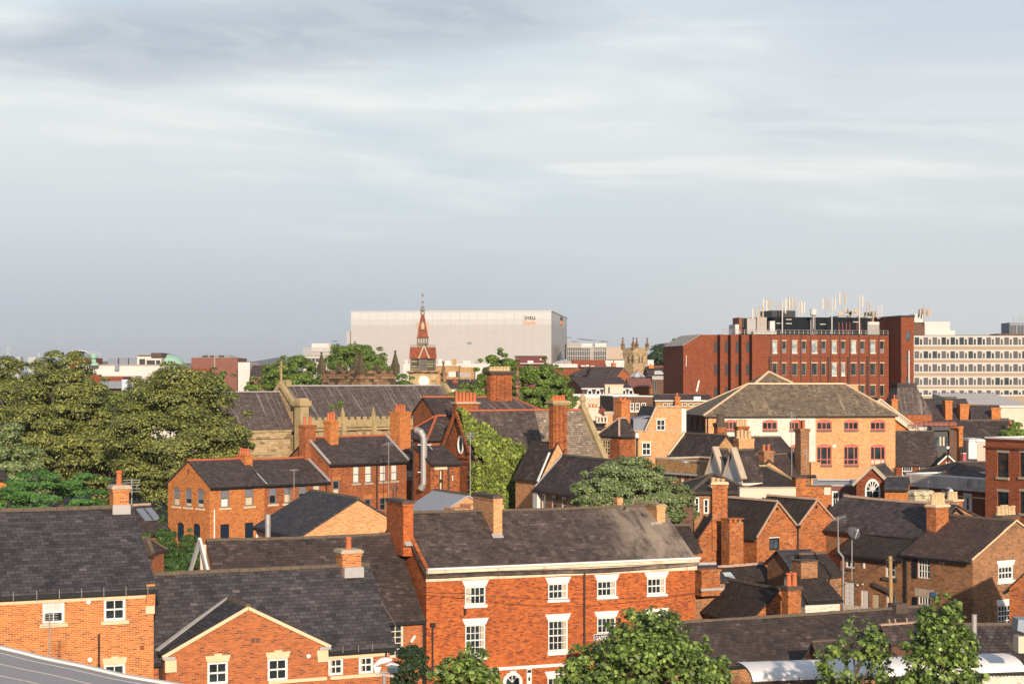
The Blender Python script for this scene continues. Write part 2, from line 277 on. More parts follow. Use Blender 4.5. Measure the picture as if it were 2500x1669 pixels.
# ---------------------------------------------------------------- mesh building
def zg(y):                                      # the town rises gently away from the viewer
    s = min(1, max(0, (y-108)/40.0)); return 4.6*s*s*(3-2*s) + max(0, min(1.5, (y-150)/200))
SPLIT = set('gutter penthouse verge_flashing putlog_hole air_brick utility_box shutter roof_window gutter_bracket vent_hole lead_cap opening kneeler vent wall_light'.split())
def prim(f):                                    # remember which faces belong to one solid piece
    def g(s, *a, **k):
        s.depth += 1
        if s.depth == 1: s.pid += 1
        r = f(s, *a, **k); s.depth -= 1; return r
    return g
class MB:
    def __init__(s): s.pid = 0; s.depth = 0; s.pids = []; s.v = []; s.f = []; s.mi = []; s.ax = []; s.m = 0; s.uvax = None; s.sm = []; s.smooth = False
    def poly(s, pts):
        i = len(s.v); s.v += [tuple(p) for p in pts]; s.f.append(tuple(range(i, i+len(pts)))); s.mi.append(s.m); s.ax.append(s.uvax); s.sm.append(s.smooth); s.pids.append(s.pid)
    @prim
    def box(s, x0, x1, y0, y1, z0, z1):
        a = [(x0,y0,z0),(x1,y0,z0),(x1,y1,z0),(x0,y1,z0),(x0,y0,z1),(x1,y0,z1),(x1,y1,z1),(x0,y1,z1)]
        for q in ((0,3,2,1),(4,5,6,7),(0,1,5,4),(1,2,6,5),(2,3,7,6),(3,0,4,7)): s.poly([a[k] for k in q])
    @prim
    def hexa(s, a):                             # 8 corners: bottom ring then top ring
        for q in ((0,3,2,1),(4,5,6,7),(0,1,5,4),(1,2,6,5),(2,3,7,6),(3,0,4,7)): s.poly([a[k] for k in q])
    @prim
    def slab(s, top, th):                       # polygon with thickness straight down
        s.poly(top); bot = [(p[0], p[1], p[2]-th) for p in top]; s.poly(bot[::-1])
        for i in range(len(top)):
            j = (i+1) % len(top); s.poly([top[i], bot[i], bot[j], top[j]])
    @prim
    def bar(s, p, q, w, h=None):
        h = h or w; p = Vector(p); q = Vector(q); d = (q-p).normalized()
        u = d.cross(Vector((0,0,1))); u = u.normalized() if u.length > 1e-4 else Vector((1,0,0)); n = u.cross(d)
        c = []
        for b in (p, q):
            for a_, b_ in ((-1,-1),(1,-1),(1,1),(-1,1)): c.append(b + u*a_*w/2 + n*b_*h/2)
        s.hexa(c)
    @prim
    def tube(s, p, q, r0, r1=None, n=8, cap=True):
        r1 = r0 if r1 is None else r1; p = Vector(p); q = Vector(q); d = (q-p).normalized()
        u = d.cross(Vector((0,0,1))); u = u.normalized() if u.length > 1e-4 else Vector((1,0,0)); w = d.cross(u)
        A = [p + (u*math.cos(k*2*math.pi/n) + w*math.sin(k*2*math.pi/n))*r0 for k in range(n)]
        B = [q + (u*math.cos(k*2*math.pi/n) + w*math.sin(k*2*math.pi/n))*r1 for k in range(n)]
        sm = s.smooth; s.smooth = True
        for k in range(n): s.poly([A[k], A[(k+1)%n], B[(k+1)%n], B[k]])
        s.smooth = sm
        if cap: s.poly(A[::-1]); s.poly(B)
    @prim
    def path(s, pts, r, n=6):
        for a, b in zip(pts, pts[1:]): s.tube(a, b, r, r, n)
    @prim
    def lathe(s, c, prof, n=16, smooth=True, rot=0.0):
        rings = [[(c[0]+r*math.cos(rot+k*2*math.pi/n), c[1]+r*math.sin(rot+k*2*math.pi/n), z) for k in range(n)] for r, z in prof]
        sm = s.smooth; s.smooth = smooth
        for A, B in zip(rings, rings[1:]):
            for k in range(n): s.poly([A[k], A[(k+1)%n], B[(k+1)%n], B[k]])
        s.smooth = sm
        if prof[0][0] > 1e-3: s.poly(rings[0][::-1])
        if prof[-1][0] > 1e-3: s.poly(rings[-1])
    def grid(s, P00, P10, P11, P01, nx, ny, amp, rng, th=.1):   # an uneven roof sheet with a turned-down edge
        a, b, c, d = map(Vector, (P00, P10, P11, P01))
        u = (b-a); u.z = 0; u = u.normalized() if u.length > 1e-6 else Vector((1,0,0)); nrm = (b-a).cross(d-a).normalized(); w = nrm.cross(u).normalized()
        if w.z < 0: w = -w
        ph = [rng.uniform(0, 6.28) for _ in range(6)]
        def pt(i, j):
            x, y = i/nx, j/ny
            p = (a*(1-x)+b*x)*(1-y) + (d*(1-x)+c*x)*y
            L = (b-a).length*x; M = (d-a).length*y
            k = math.sin(L*.55+ph[0])*.5 + math.sin(L*1.3+M*.8+ph[1])*.3 + math.sin(M*1.4-L*.35+ph[2])*.4 + rng.uniform(-.12, .12)
            sag = -math.sin(math.pi*x)*1.1
            return p + Vector((0,0,amp*(k+sag)))
        g = [[pt(i, j) for i in range(nx+1)] for j in range(ny+1)]
        old = s.uvax; s.uvax = (u, w)
        for j in range(ny):
            for i in range(nx): s.poly([g[j][i], g[j][i+1], g[j+1][i+1], g[j+1][i]])
        dn = Vector((0,0,-th))
        edge = [g[0][i] for i in range(nx+1)] + [g[j][nx] for j in range(1, ny+1)] + [g[ny][i] for i in range(nx-1, -1, -1)] + [g[j][0] for j in range(ny-1, 0, -1)]
        s.uvax = None
        for p, q in zip(edge, edge[1:]+edge[:1]): s.poly([p, p+dn, q+dn, q])
        s.poly([g[0][0]+dn, g[ny][0]+dn, g[ny][nx]+dn, g[0][nx]+dn])
        s.uvax = old
    def build(s, name, mats, parent=None, g=0.0, label=None):
        if name in SPLIT and s.pid > 1 and len(set(s.pids)) > 1:
            r = None
            for k in sorted(set(s.pids)):
                m = MB(); ix = [i for i, p in enumerate(s.pids) if p == k]
                for i in ix: m.m = s.mi[i]; m.uvax = s.ax[i]; m.smooth = s.sm[i]; m.poly([s.v[j] for j in s.f[i]])
                r = m.build(name, mats, parent, g, label)
            return r
        me = bpy.data.meshes.new(name)
        vs = [(p[0], p[1], p[2]-g) for p in s.v]
        me.from_pydata(vs, [], s.f)
        mats = mats if isinstance(mats, (list, tuple)) else [mats]
        for m in mats: me.materials.append(m)
        if len(mats) > 1: me.polygons.foreach_set('material_index', s.mi)
        me.polygons.foreach_set('use_smooth', s.sm)
        uv = me.uv_layers.new(name='UVMap'); buf = np.empty(len(me.loops)*2, dtype=np.float32); k = 0
        for f, axs in zip(s.f, s.ax):
            p = [s.v[i] for i in f]
            if axs is None:
                nx = ny = nz = 0.0                # Newell normal
                for a, b in zip(p, p[1:]+p[:1]):
                    nx += (a[1]-b[1])*(a[2]+b[2]); ny += (a[2]-b[2])*(a[0]+b[0]); nz += (a[0]-b[0])*(a[1]+b[1])
                L = math.sqrt(nx*nx+ny*ny+nz*nz) or 1; n = (nx/L, ny/L, nz/L)
                if abs(n[2]) > .985: u, w = (1,0,0), (0,1,0)
                else:
                    h = math.hypot(n[0], n[1]); u = (-n[1]/h, n[0]/h, 0)
                    w = (n[1]*u[2]-n[2]*u[1], n[2]*u[0]-n[0]*u[2], n[0]*u[1]-n[1]*u[0])
                    if w[2] < 0: w = (-w[0], -w[1], -w[2])
            else: u, w = axs
            for a in p:
                buf[k] = a[0]*u[0]+a[1]*u[1]+a[2]*u[2]; buf[k+1] = a[0]*w[0]+a[1]*w[1]+a[2]*w[2]; k += 2
        uv.data.foreach_set('uv', buf)
        o = bpy.data.objects.new(name, me); col.objects.link(o)
        if parent is not None: o.parent = parent
        if label: o['label'] = label
        return o
def tag(o, label, cat, group=None, kind=None):
    if label: o['label'] = label
    if cat: o['category'] = cat
    if group: o['group'] = group
    if kind: o['kind'] = kind
    return o
def wx(px, y): return (px-CX)/F*y
def wz(py, y): return H - (py-YH)/F*y
RNG = random.Random(11)
CURT = paint('curtain_cloth', (.42, .36, .28), .9, (.3, .24, .17), .4, 2)
class T:
    """A thing: an Empty at its base; t runs along its front, d back from it, z is height above datum."""
    def __init__(s, name, label, cat, px, Y, deg=0.0, group=None, base=None):
        s.a = math.radians(deg); s.co, s.si = math.cos(s.a), math.sin(s.a)
        s.x, s.y = wx(px, Y), Y; s.g = zg(Y) if base is None else base
        e = bpy.data.objects.new(name, None); col.objects.link(e); e.empty_display_size = .5
        e.location = (s.x, s.y, s.g); e.rotation_euler = (0, 0, s.a); s.e = e
        tag(e, label, cat, group)
        s.holes = []; s.regions = {}; s.h = None
    def Yd(s, t=0, d=0): return s.y + t*s.si + d*s.co
    def tx(s, px, d=0):
        u = (px-CX)/F; x0 = s.x - d*s.si; y0 = s.y + d*s.co
        return (u*y0-x0)/(s.co-u*s.si)
    def dx(s, px, t=0):
        u = (px-CX)/F; x0 = s.x + t*s.co; y0 = s.y + t*s.si
        return (x0-u*y0)/(s.si+u*s.co)
    def pz(s, py, t=0, d=0): return wz(py, s.Yd(t, d))
    def part(s, name, mb, mats, parent=None, label=None): return mb.build(name, mats, parent or s.e, s.g, label)
    # ---- faces
    def P(s, face, a, z, o=0.0):
        h = s.h
        return {'F': (a, -o, z), 'L': (h['t0']-o, a, z), 'R': (h['t1']+o, a, z), 'B': (a, h['W']+o, z)}[face]
    def fs(s, face, px):
        return s.tx(px, 0) if face == 'F' else s.dx(px, s.h['t0'] if face == 'L' else s.h['t1'])
    def fz(s, face, a, py):
        return s.pz(py, a, 0) if face == 'F' else s.pz(py, s.h['t0'] if face == 'L' else s.h['t1'], a)
    def fbox(s, mb, face, a0, a1, z0, z1, o0, o1):
        mb.hexa([s.P(face, a0, z0, o1), s.P(face, a1, z0, o1), s.P(face, a1, z0, o0), s.P(face, a0, z0, o0),
                 s.P(face, a0, z1, o1), s.P(face, a1, z1, o1), s.P(face, a1, z1, o0), s.P(face, a0, z1, o0)])
    def house(s, t0, t1, W, ze, zr=None, axis='t', wall=B_ORG, roof=S_OLD, oh=.15, eo=.25, th=.12, hip=(0, 0), sag=.0, ridge=RIDGE_D, gutter=DARKP,
              z0=None, rd=None, flat=False, par=.4, cope=None, nob=False, rpitch=None):
        s.h = dict(t0=min(t0, t1), t1=max(t0, t1), W=W, ze=ze, zr=zr, axis=axis, wall=wall, z0=s.g-.6 if z0 is None else z0, rd=rd, flat=flat)
        h = s.h; t0, t1 = h['t0'], h['t1']; s.hips = hip
        s.ropts = None
        if flat:
            mb = MB(); c = .3; mb.box(t0+c, t1-c, c, W-c, ze-par-.2, ze-par); s.roof = s.part('roof', mb, roof)
            mb = MB(); cw = .34
            for (a, b, e_, f_) in ((t0-.04, t1+.04, -.04, cw), (t0-.04, t1+.04, W-cw, W+.04), (t0-.04, t0+cw, cw, W-cw), (t1-cw, t1+.04, cw, W-cw)): mb.box(a, b, e_, f_, ze+.003, ze+.13)
            s.part('coping', mb, cope or TRIM_G); return s
        m = (lambda u, v, z: (u, v, z)) if axis == 't' else (lambda u, v, z: (v+0.0, u, z))
        if axis == 't': u0, u1, v0, v1 = t0, t1, 0.0, W
        else: u0, u1, v0, v1 = 0.0, W, t0, t1
        vr = (v0+v1)/2 if rd is None else (rd if axis == 't' else v0+rd)
        s.vr = vr; s.m = m; s.uv = (u0, u1, v0, v1)
        k0 = (zr-ze)/(vr-v0); k1 = (zr-ze)/(v1-vr); e = .03+th
        mb = MB(); hl, hr = hip
        def side(va, vb, ka):
            ua, ub = u0-(eo if hl else oh), u1+(eo if hr else oh); sg = 1 if va < vb else -1
            lo = ze - ka*eo + e
            A = m(ua, va-sg*eo, lo); Bq = m(ub, va-sg*eo, lo); Cq = m(u1-hr if hr else ub, vb, zr+e); D = m(u0+hl if hl else ua, vb, zr+e)
            if hl or hr or sag == 0 and True and (hl or hr): mb.slab([A, Bq, Cq, D], th)
            else:
                n = max(2, int((ub-ua)/1.2)); k = max(2, int(abs(vb-va)/1.0)); mb.grid(A, Bq, Cq, D, n, k, sag, RNG, th)
        side(v0, vr, k0); side(v1, vr, k1)
        for hh, ue, sgn in ((hl, u0-eo, 1), (hr, u1+eo, -1)):
            if hh:
                mb.slab([m(ue, v0-eo, ze-k0*eo+e), m(ue, v1+eo, ze-k1*eo+e), m(u0+hl if sgn > 0 else u1-hr, vr, zr+e)][::sgn], th)
        s.roof = s.part('roof', mb, roof)
        if ridge:
            mb = MB(); n = max(1, int((u1-u0-hl-hr+2*oh)/.45)); a0 = u0+hl-(0 if hl else oh); a1 = u1-hr+(0 if hr else oh)
            sg_ = lambda i: -sag*1.1*math.sin(math.pi*(i/n))
            for i in range(n):
                p, q_ = a0+(a1-a0)*i/n, a0+(a1-a0)*(i+1)/n; dz = RNG.uniform(-.012, .012) + (sg_(i)+sg_(i+1))/2
                mb.hexa([m(p, vr-.13, zr+e-.06+dz), m(q_-.015, vr-.13, zr+e-.06+dz), m(q_-.015, vr+.13, zr+e-.06+dz), m(p, vr+.13, zr+e-.06+dz),
                         m(p, vr-.05, zr+e+.09+dz), m(q_-.015, vr-.05, zr+e+.09+dz), m(q_-.015, vr+.05, zr+e+.09+dz), m(p, vr+.05, zr+e+.09+dz)])
            for hh, ue, uu in ((hl, u0-eo, u0+hl), (hr, u1+eo, u1-hr)):
                if hh:
                    for ve, kk in ((v0-eo, k0), (v1+eo, k1)):
                        mb.bar(m(ue, ve, ze-kk*eo+e+.03), m(uu, vr, zr+e+.03), .22, .12)
            s.part('ridge_tiles', mb, ridge, s.roof)
        if gutter:
            mb = MB()
            for vv, kk, sg in ((v0-eo, k0, -1), (v1+eo, k1, 1)):
                z = ze-kk*eo+e-th-.02
                mb.hexa([m(u0-oh, vv, z-.1), m(u1+oh, vv, z-.1), m(u1+oh, vv+sg*.12, z-.1), m(u0-oh, vv+sg*.12, z-.1),
                         m(u0-oh, vv-.01*sg, z+.05), m(u1+oh, vv-.01*sg, z+.05), m(u1+oh, vv+sg*.13, z+.05), m(u0-oh, vv+sg*.13, z+.05)])
            s.part('gutter', mb, gutter)
        return s
    def roofz(s, t, d):
        h = s.h; v = d if h['axis'] == 't' else t; u0, u1, v0, v1 = s.uv
        k = (v-v0)/(s.vr-v0) if v < s.vr else (v1-v)/(v1-s.vr)
        return h['ze'] + (h['zr']-h['ze'])*k
    def win(s, face, px0, py0, px1, py1, grid=(2, 2), fw=.07, bar=.028, frame=WHITE, pane=GLASS, up=None, low=None, sill=None, lintel=None, arch=0.0, rec=.10, rail=True, name='window', abs_=None, cols=None, tran=None, curt=()):
        if abs_: a0, a1, z0, z1 = abs_
        else:
            a0, a1 = sorted((s.fs(face, px0), s.fs(face, px1))); ac = (a0+a1)/2
            z1, z0 = s.fz(face, ac, py0), s.fz(face, ac, py1)
        arch = arch*(a1-a0)
        s.holes.append((face, a0, a1, z0, z1, arch))
        mb = MB(); zt = z1-arch; i0, i1 = -rec, -rec+.06
        fx = lambda *q: s.fbox(mb, face, *q)
        fx(a0, a0+fw, z0, zt, i0, i1); fx(a1-fw, a1, z0, zt, i0, i1); fx(a0+fw, a1-fw, z0, z0+fw, i0, i1); fx(a0+fw, a1-fw, zt-fw, zt, i0, i1)
        nx, ny = grid; b0, b1, c0, c1 = a0+fw, a1-fw, z0+fw, zt-fw
        for fi in (cols or [i/nx for i in range(1, nx)]): q = b0+(b1-b0)*fi; fx(q-bar/2, q+bar/2, c0, c1, i0+.01, i1-.008)
        for j in range(1, ny):
            q = c0+(c1-c0)*j/ny; w = bar*(1.9 if rail and j*2 == ny else 1)
            fx(b0, b1, q-w/2, q+w/2, i0+.01, i1-.004)
        if tran: q = c0+(c1-c0)*tran; fx(b0, b1, q-bar/2, q+bar/2, i0+.01, i1-.004)
        if arch:
            n = 8; pts = [s.P(face, a0+(a1-a0)*k/n, zt+arch*(1-(2*k/n-1)**2), i1-.01) for k in range(n+1)]
            mb.poly(pts)
        wo = s.part(name, mb, frame)
        mb = MB(); g0 = i0+.012; mid = (c0+c1)/2
        mb.poly([s.P(face, a0+.01, z0+.01, g0), s.P(face, a1-.01, z0+.01, g0), s.P(face, a1-.01, zt-.01, g0), s.P(face, a0+.01, zt-.01, g0)])
        s.part('pane', mb, pane, wo)
        for what, q0, q1, nm in ((up, None, c1, 'blind'), (low, c0, None, 'board')):
            if what:
                mt, fr = what; h_ = (c1-c0)*fr; lo, hi = (c1-h_, c1) if q0 is None else (c0, c0+h_)
                mb = MB(); mb.poly([s.P(face, b0, lo, g0+.006), s.P(face, b1, lo, g0+.006), s.P(face, b1, hi, g0+.006), s.P(face, b0, hi, g0+.006)])
                s.part(nm, mb, mt, wo)
        for f0, f1 in curt:
            mb = MB(); x0, x1 = b0+(b1-b0)*f0, b0+(b1-b0)*f1; n = 4
            for i in range(n): xa, xb = x0+(x1-x0)*i/n, x0+(x1-x0)*(i+1)/n; o1, o2 = (.003, .011) if i % 2 else (.011, .003); mb.poly([s.P(face, xa, c0, g0+o1), s.P(face, xb, c0, g0+o2), s.P(face, xb, c1, g0+o2), s.P(face, xa, c1, g0+o1)])
            s.part('curtain', mb, CURT, wo)
        if sill:
            mt, hh, ov, pr = sill; mb = MB(); s.fbox(mb, face, a0-ov, a1+ov, z0-hh, z0-.002, -.05, pr); s.part('sill', mb, mt, wo)
        if lintel:
            kind, mt, hh, ov = lintel; mb = MB()
            if kind == 'flat': s.fbox(mb, face, a0-ov, a1+ov, z1+.002, z1+hh, -.02, .012)
            else:
                q = [(a0-.02, z1+.002), (a1+.02, z1+.002), (a1+ov, z1+hh), (a0-ov, z1+hh)]
                mb.hexa([s.P(face, *q[0], .03), s.P(face, *q[1], .03), s.P(face, *q[1], -.02), s.P(face, *q[0], -.02),
                         s.P(face, *q[3], .03), s.P(face, *q[2], .03), s.P(face, *q[2], -.02), s.P(face, *q[3], -.02)])
                if kind == 'key':
                    c = (a0+a1)/2; w = (a1-a0)*.11
                    q = [(c-w, z1-.004), (c+w, z1-.004), (c+w*1.7, z1+hh*1.25), (c-w*1.7, z1+hh*1.25)]
                    mb.hexa([s.P(face, *q[0], .06), s.P(face, *q[1], .06), s.P(face, *q[1], 0.035), s.P(face, *q[0], .035),
                             s.P(face, *q[3], .06), s.P(face, *q[2], .06), s.P(face, *q[2], .035), s.P(face, *q[3], .035)])
            s.part('lintel', mb, mt, wo)
        return wo
    def door(s, face, px0, py0, px1, py1, mat=NAVY, name='door', arch=0.0):
        a0, a1 = sorted((s.fs(face, px0), s.fs(face, px1))); ac = (a0+a1)/2; z1, z0 = s.fz(face, ac, py0), s.fz(face, ac, py1); arch *= (a1-a0)
        s.holes.append((face, a0, a1, z0, z1, arch)); mb = MB()
        s.fbox(mb, face, a0, a1, z0, z1-arch, -.16, -.06)
        if arch: n = 8; mb.poly([s.P(face, a0+(a1-a0)*k/n, z1-arch+arch*(1-(2*k/n-1)**2), -.062) for k in range(n+1)])
        s.fbox(mb, face, a0+.05, a1-.05, z0+.05, (z0+z1)/2-.04, -.06, -.045); s.fbox(mb, face, a0+.05, a1-.05, (z0+z1)/2+.04, z1-arch-.05, -.06, -.045)
        return s.part(name, mb, mat)
    def band(s, face, px0, px1, pya, pyb, mat=TRIM, o=.05, name='stone_band', o0=-.02, pyc=None):
        a0, a1 = sorted((s.fs(face, px0), s.fs(face, px1))); c = s.fs(face, pyc) if pyc else (a0+a1)/2
        mb = MB(); s.fbox(mb, face, a0, a1, s.fz(face, c, pyb), s.fz(face, c, pya), o0, o); return s.part(name, mb, mat)
    def pipe(s, face, px, py0, py1, r=.05, mat=DARKP, name='downpipe', o=.08, head=False):
        a = s.fs(face, px); mb = MB(); z0, z1 = s.fz(face, a, py1), s.fz(face, a, py0)
        mb.tube(s.P(face, a, z0, o), s.P(face, a, z1, o), r)
        z = z0+.6
        while z < z1: mb.tube(s.P(face, a, z-.04, o), s.P(face, a, z+.04, o), r*1.35); z += 1.3
        if head: s.fbox(mb, face, a-.14, a+.14, z1, z1+.2, 0.0, .2)
        return s.part(name, mb, mat)
    def paintwall(s, face, px0, px1, mat):
        a0, a1 = sorted((s.fs(face, px0), s.fs(face, px1))); s.regions.setdefault(face, []).append((a0, a1, mat))
    def done(s, skip=()):
        h = s.h; t0, t1, W, ze, zr, z0, axis = h['t0'], h['t1'], h['W'], h['ze'], h['zr'], h['z0'], h['axis']
        mats = [h['wall']]; mb = MB()
        for face in 'FLRB':
            if face in skip: continue
            lo, hi = (t0, t1) if face in 'FB' else (0.0, W)
            hs = [q for q in s.holes if q[0] == face]; rg = s.regions.get(face, [])
            xs = sorted({lo, hi} | {max(lo, min(hi, k)) for q in hs for k in q[1:3]} | {max(lo, min(hi, k)) for r in rg for k in r[:2]})
            zs = sorted({z0, ze} | {max(z0, min(ze, k)) for q in hs for k in q[3:5]})
            for xa, xb in zip(xs, xs[1:]):
                if xb-xa < 1e-5: continue
                xm = (xa+xb)/2; mb.m = 0
                for r in rg:
                    if r[0] <= xm <= r[1]:
                        if r[2] not in mats: mats.append(r[2])
                        mb.m = mats.index(r[2])
                run = None
                for za, zb in zip(zs, zs[1:]):
                    if zb-za < 1e-5: continue
                    zm = (za+zb)/2
                    if any(q[1] <= xm <= q[2] and q[3] <= zm <= q[4] for q in hs):
                        if run: mb.poly([s.P(face, xa, run[0]), s.P(face, xb, run[0]), s.P(face, xb, run[1]), s.P(face, xa, run[1])]); run = None
                    else: run = (run[0], zb) if run else (za, zb)
                if run: mb.poly([s.P(face, xa, run[0]), s.P(face, xb, run[0]), s.P(face, xb, run[1]), s.P(face, xa, run[1])])
            mb.m = 0
            for q in hs:                          # reveals and arched heads
                _, a0, a1, c0, c1, ar = q; o = -.18; zt = c1-ar
                for r in rg:
                    if r[0] <= (a0+a1)/2 <= r[1]: mb.m = mats.index(r[2])
                mb.poly([s.P(face, a0, c0), s.P(face, a0, zt), s.P(face, a0, zt, o), s.P(face, a0, c0, o)]); mb.poly([s.P(face, a1, c0), s.P(face, a1, zt), s.P(face, a1, zt, o), s.P(face, a1, c0, o)])
                mb.poly([s.P(face, a0, c0), s.P(face, a1, c0), s.P(face, a1, c0, o), s.P(face, a0, c0, o)])
                if ar:
                    n = 8; ap = [(a0+(a1-a0)*k/n, zt+ar*(1-(2*k/n-1)**2)) for k in range(n+1)]
                    for (x, z), (x2, z2) in zip(ap, ap[1:]):
                        mb.poly([s.P(face, x, z), s.P(face, x2, z2), s.P(face, x2, c1), s.P(face, x, c1)]); mb.poly([s.P(face, x, z), s.P(face, x2, z2), s.P(face, x2, z2, o), s.P(face, x, z, o)])
                else: mb.poly([s.P(face, a0, c1), s.P(face, a1, c1), s.P(face, a1, c1, o), s.P(face, a0, c1, o)])
                mb.m = 0
        if zr is not None and not h['flat']:
            u0, u1, v0, v1 = s.uv
            hipl, hipr = s.hips if hasattr(s, 'hips') else (0, 0)
            for uu, hh in ((u0, hipl), (u1, hipr)):
                if not hh: mb.poly([s.m(uu, v0, ze), s.m(uu, v1, ze), s.m(uu, s.vr, zr+.0)])
        s.wall = s.part('wall', mb, mats)
        return s
    def chim(s, px0, px1, pyt, pyb, d, ld=None, pxl=None, pots=0, potm=POT, mat=None, cap='brick', pxr=None, ph=.55, pr=.13, name='chimney', capm=None, capw=.07, ribs=0):
        """Brick stack whose front face spans px0..px1 at depth d; ld is its length going back (or pxl: pixel of the far left edge)."""
        t0, t1 = sorted((s.tx(px0, d), s.tx(px1, d))); tc = (t0+t1)/2
        if ld is None: ld = s.dx(pxl, t0) - d
        zt, zb = s.pz(pyt, tc, d), s.pz(pyb, tc, d)-1.2
        mat = mat or s.h['wall']; mb = MB(); k = capw
        ch = .30 if cap != 'stone' else .42
        mb.box(t0, t1, d, d+ld, zb, zt-ch)
        if ribs:
            n = ribs
            for i in range(n):
                q = t0+(t1-t0)*(i+.5)/n; w = (t1-t0)/n*.28; mb.box(q-w, q+w, d-.09, d-.002, zb+.9, zt-ch-.05)
                q2 = d+ld*(i+.5)/n; w = ld/n*.28; mb.box(t0-.09, t0-.002, q2-w, q2+w, zb+.9, zt-ch-.05)
        if cap == 'brick': mb.box(t0-k*.6, t1+k*.6, d-k*.6, d+ld+k*.6, zt-ch, zt-ch*.55); mb.m = 1; mb.box(t0-k*1.3, t1+k*1.3, d-k*1.3, d+ld+k*1.3, zt-ch*.55, zt-.05); mb.box(t0-k*.3, t1+k*.3, d-k*.3, d+ld+k*.3, zt-.05, zt)
        elif cap == 'stone':
            mb.m = 1
            for i, (w, a, b_) in enumerate(((.6, 1, .8), (1.6, .8, .5), (2.4, .5, .25), (1.5, .25, 0))): mb.box(t0-k*w, t1+k*w, d-k*w, d+ld+k*w, zt-ch*a, zt-ch*b_)
        else: mb.box(t0-k*.5, t1+k*.5, d-k*.5, d+ld+k*.5, zt-ch, zt)
        c = s.part(name, mb, [mat, capm or (TRIM_G if cap == 'stone' else mat)])
        for i in range(pots):
            f = (i+.5)/pots
            p = (tc, d+ld*f) if ld > (t1-t0) else (t0+(t1-t0)*f, d+ld/2)
            m2 = MB(); hh = ph*RNG.uniform(.9, 1.12); r = pr
            m2.lathe((p[0], p[1]), [(r*1.15, zt), (r*1.1, zt+.06), (r, zt+.1), (r*.88, zt+hh-.12), (r*1.08, zt+hh-.1), (r*1.08, zt+hh), (r*.8, zt+hh), (r*.75, zt+hh-.15)], 12)
            s.part('chimney_pot', m2, potm, c)
        return c
    def flash(s, t0, t1, d, z0, z1, mat=LEAD):
        mb = MB(); mb.box(t0-.04, t1+.04, d-.05, d+.02, z0, z1); return s.part('flashing', mb, mat)
def hipfix(th, hl, hr): th.hips = (hl, hr)
# ---------------------------------------------------------------- foliage
def leaf_mesh(name, P, Nn, size, mat, parent, g, rng, shape='leaf', droop=0.0):
    """P: (n,3) leaf centres, Nn: (n,3) facing; one small face per leaf."""
    n = len(P); nr = np.random.RandomState(rng.randint(0, 1 << 30))
    Nn = Nn/np.maximum(1e-6, np.linalg.norm(Nn, axis=1, keepdims=True))
    r = nr.normal(size=(n, 3)); U = np.cross(Nn, r); U /= np.maximum(1e-6, np.linalg.norm(U, axis=1, keepdims=True)); V = np.cross(Nn, U)
    if droop: V[:, 2] -= droop; V /= np.linalg.norm(V, axis=1, keepdims=True)
    sz = size*nr.uniform(.6, 1.3, size=(n, 1))
    if shape == 'leaf': sh = [(0, -1), (.5, -.1), (.38, .55), (0, 1), (-.38, .55), (-.5, -.1)]
    elif shape == 'needle': sh = [(0, -1), (.22, 0), (0, 1.0), (-.22, 0)]
    else: sh = [(0, -.75), (.55, -.62), (.42, -.2), (1.0, .15), (.45, .3), (.42, .62), (0, 1.05), (-.42, .62), (-.45, .3), (-1.0, .15), (-.42, -.2), (-.55, -.62)]
    k = len(sh); co = np.empty((n, k, 3), dtype=np.float32)
    for i, (a, b) in enumerate(sh): co[:, i, :] = P + U*(a*sz) + V*(b*sz) + Nn*(sz*(-.25*abs(a)*abs(a)))
    co[:, :, 2] -= g
    me = bpy.data.meshes.new(name); me.vertices.add(n*k); me.vertices.foreach_set('co', co.reshape(-1))
    me.loops.add(n*k); me.loops.foreach_set('vertex_index', np.arange(n*k, dtype=np.int32))
    me.polygons.add(n); me.polygons.foreach_set('loop_start', np.arange(0, n*k, k, dtype=np.int32))
    me.update(calc_edges=True); me.materials.append(mat)
    o = bpy.data.objects.new(name, me); col.objects.link(o); o.parent = parent; return o
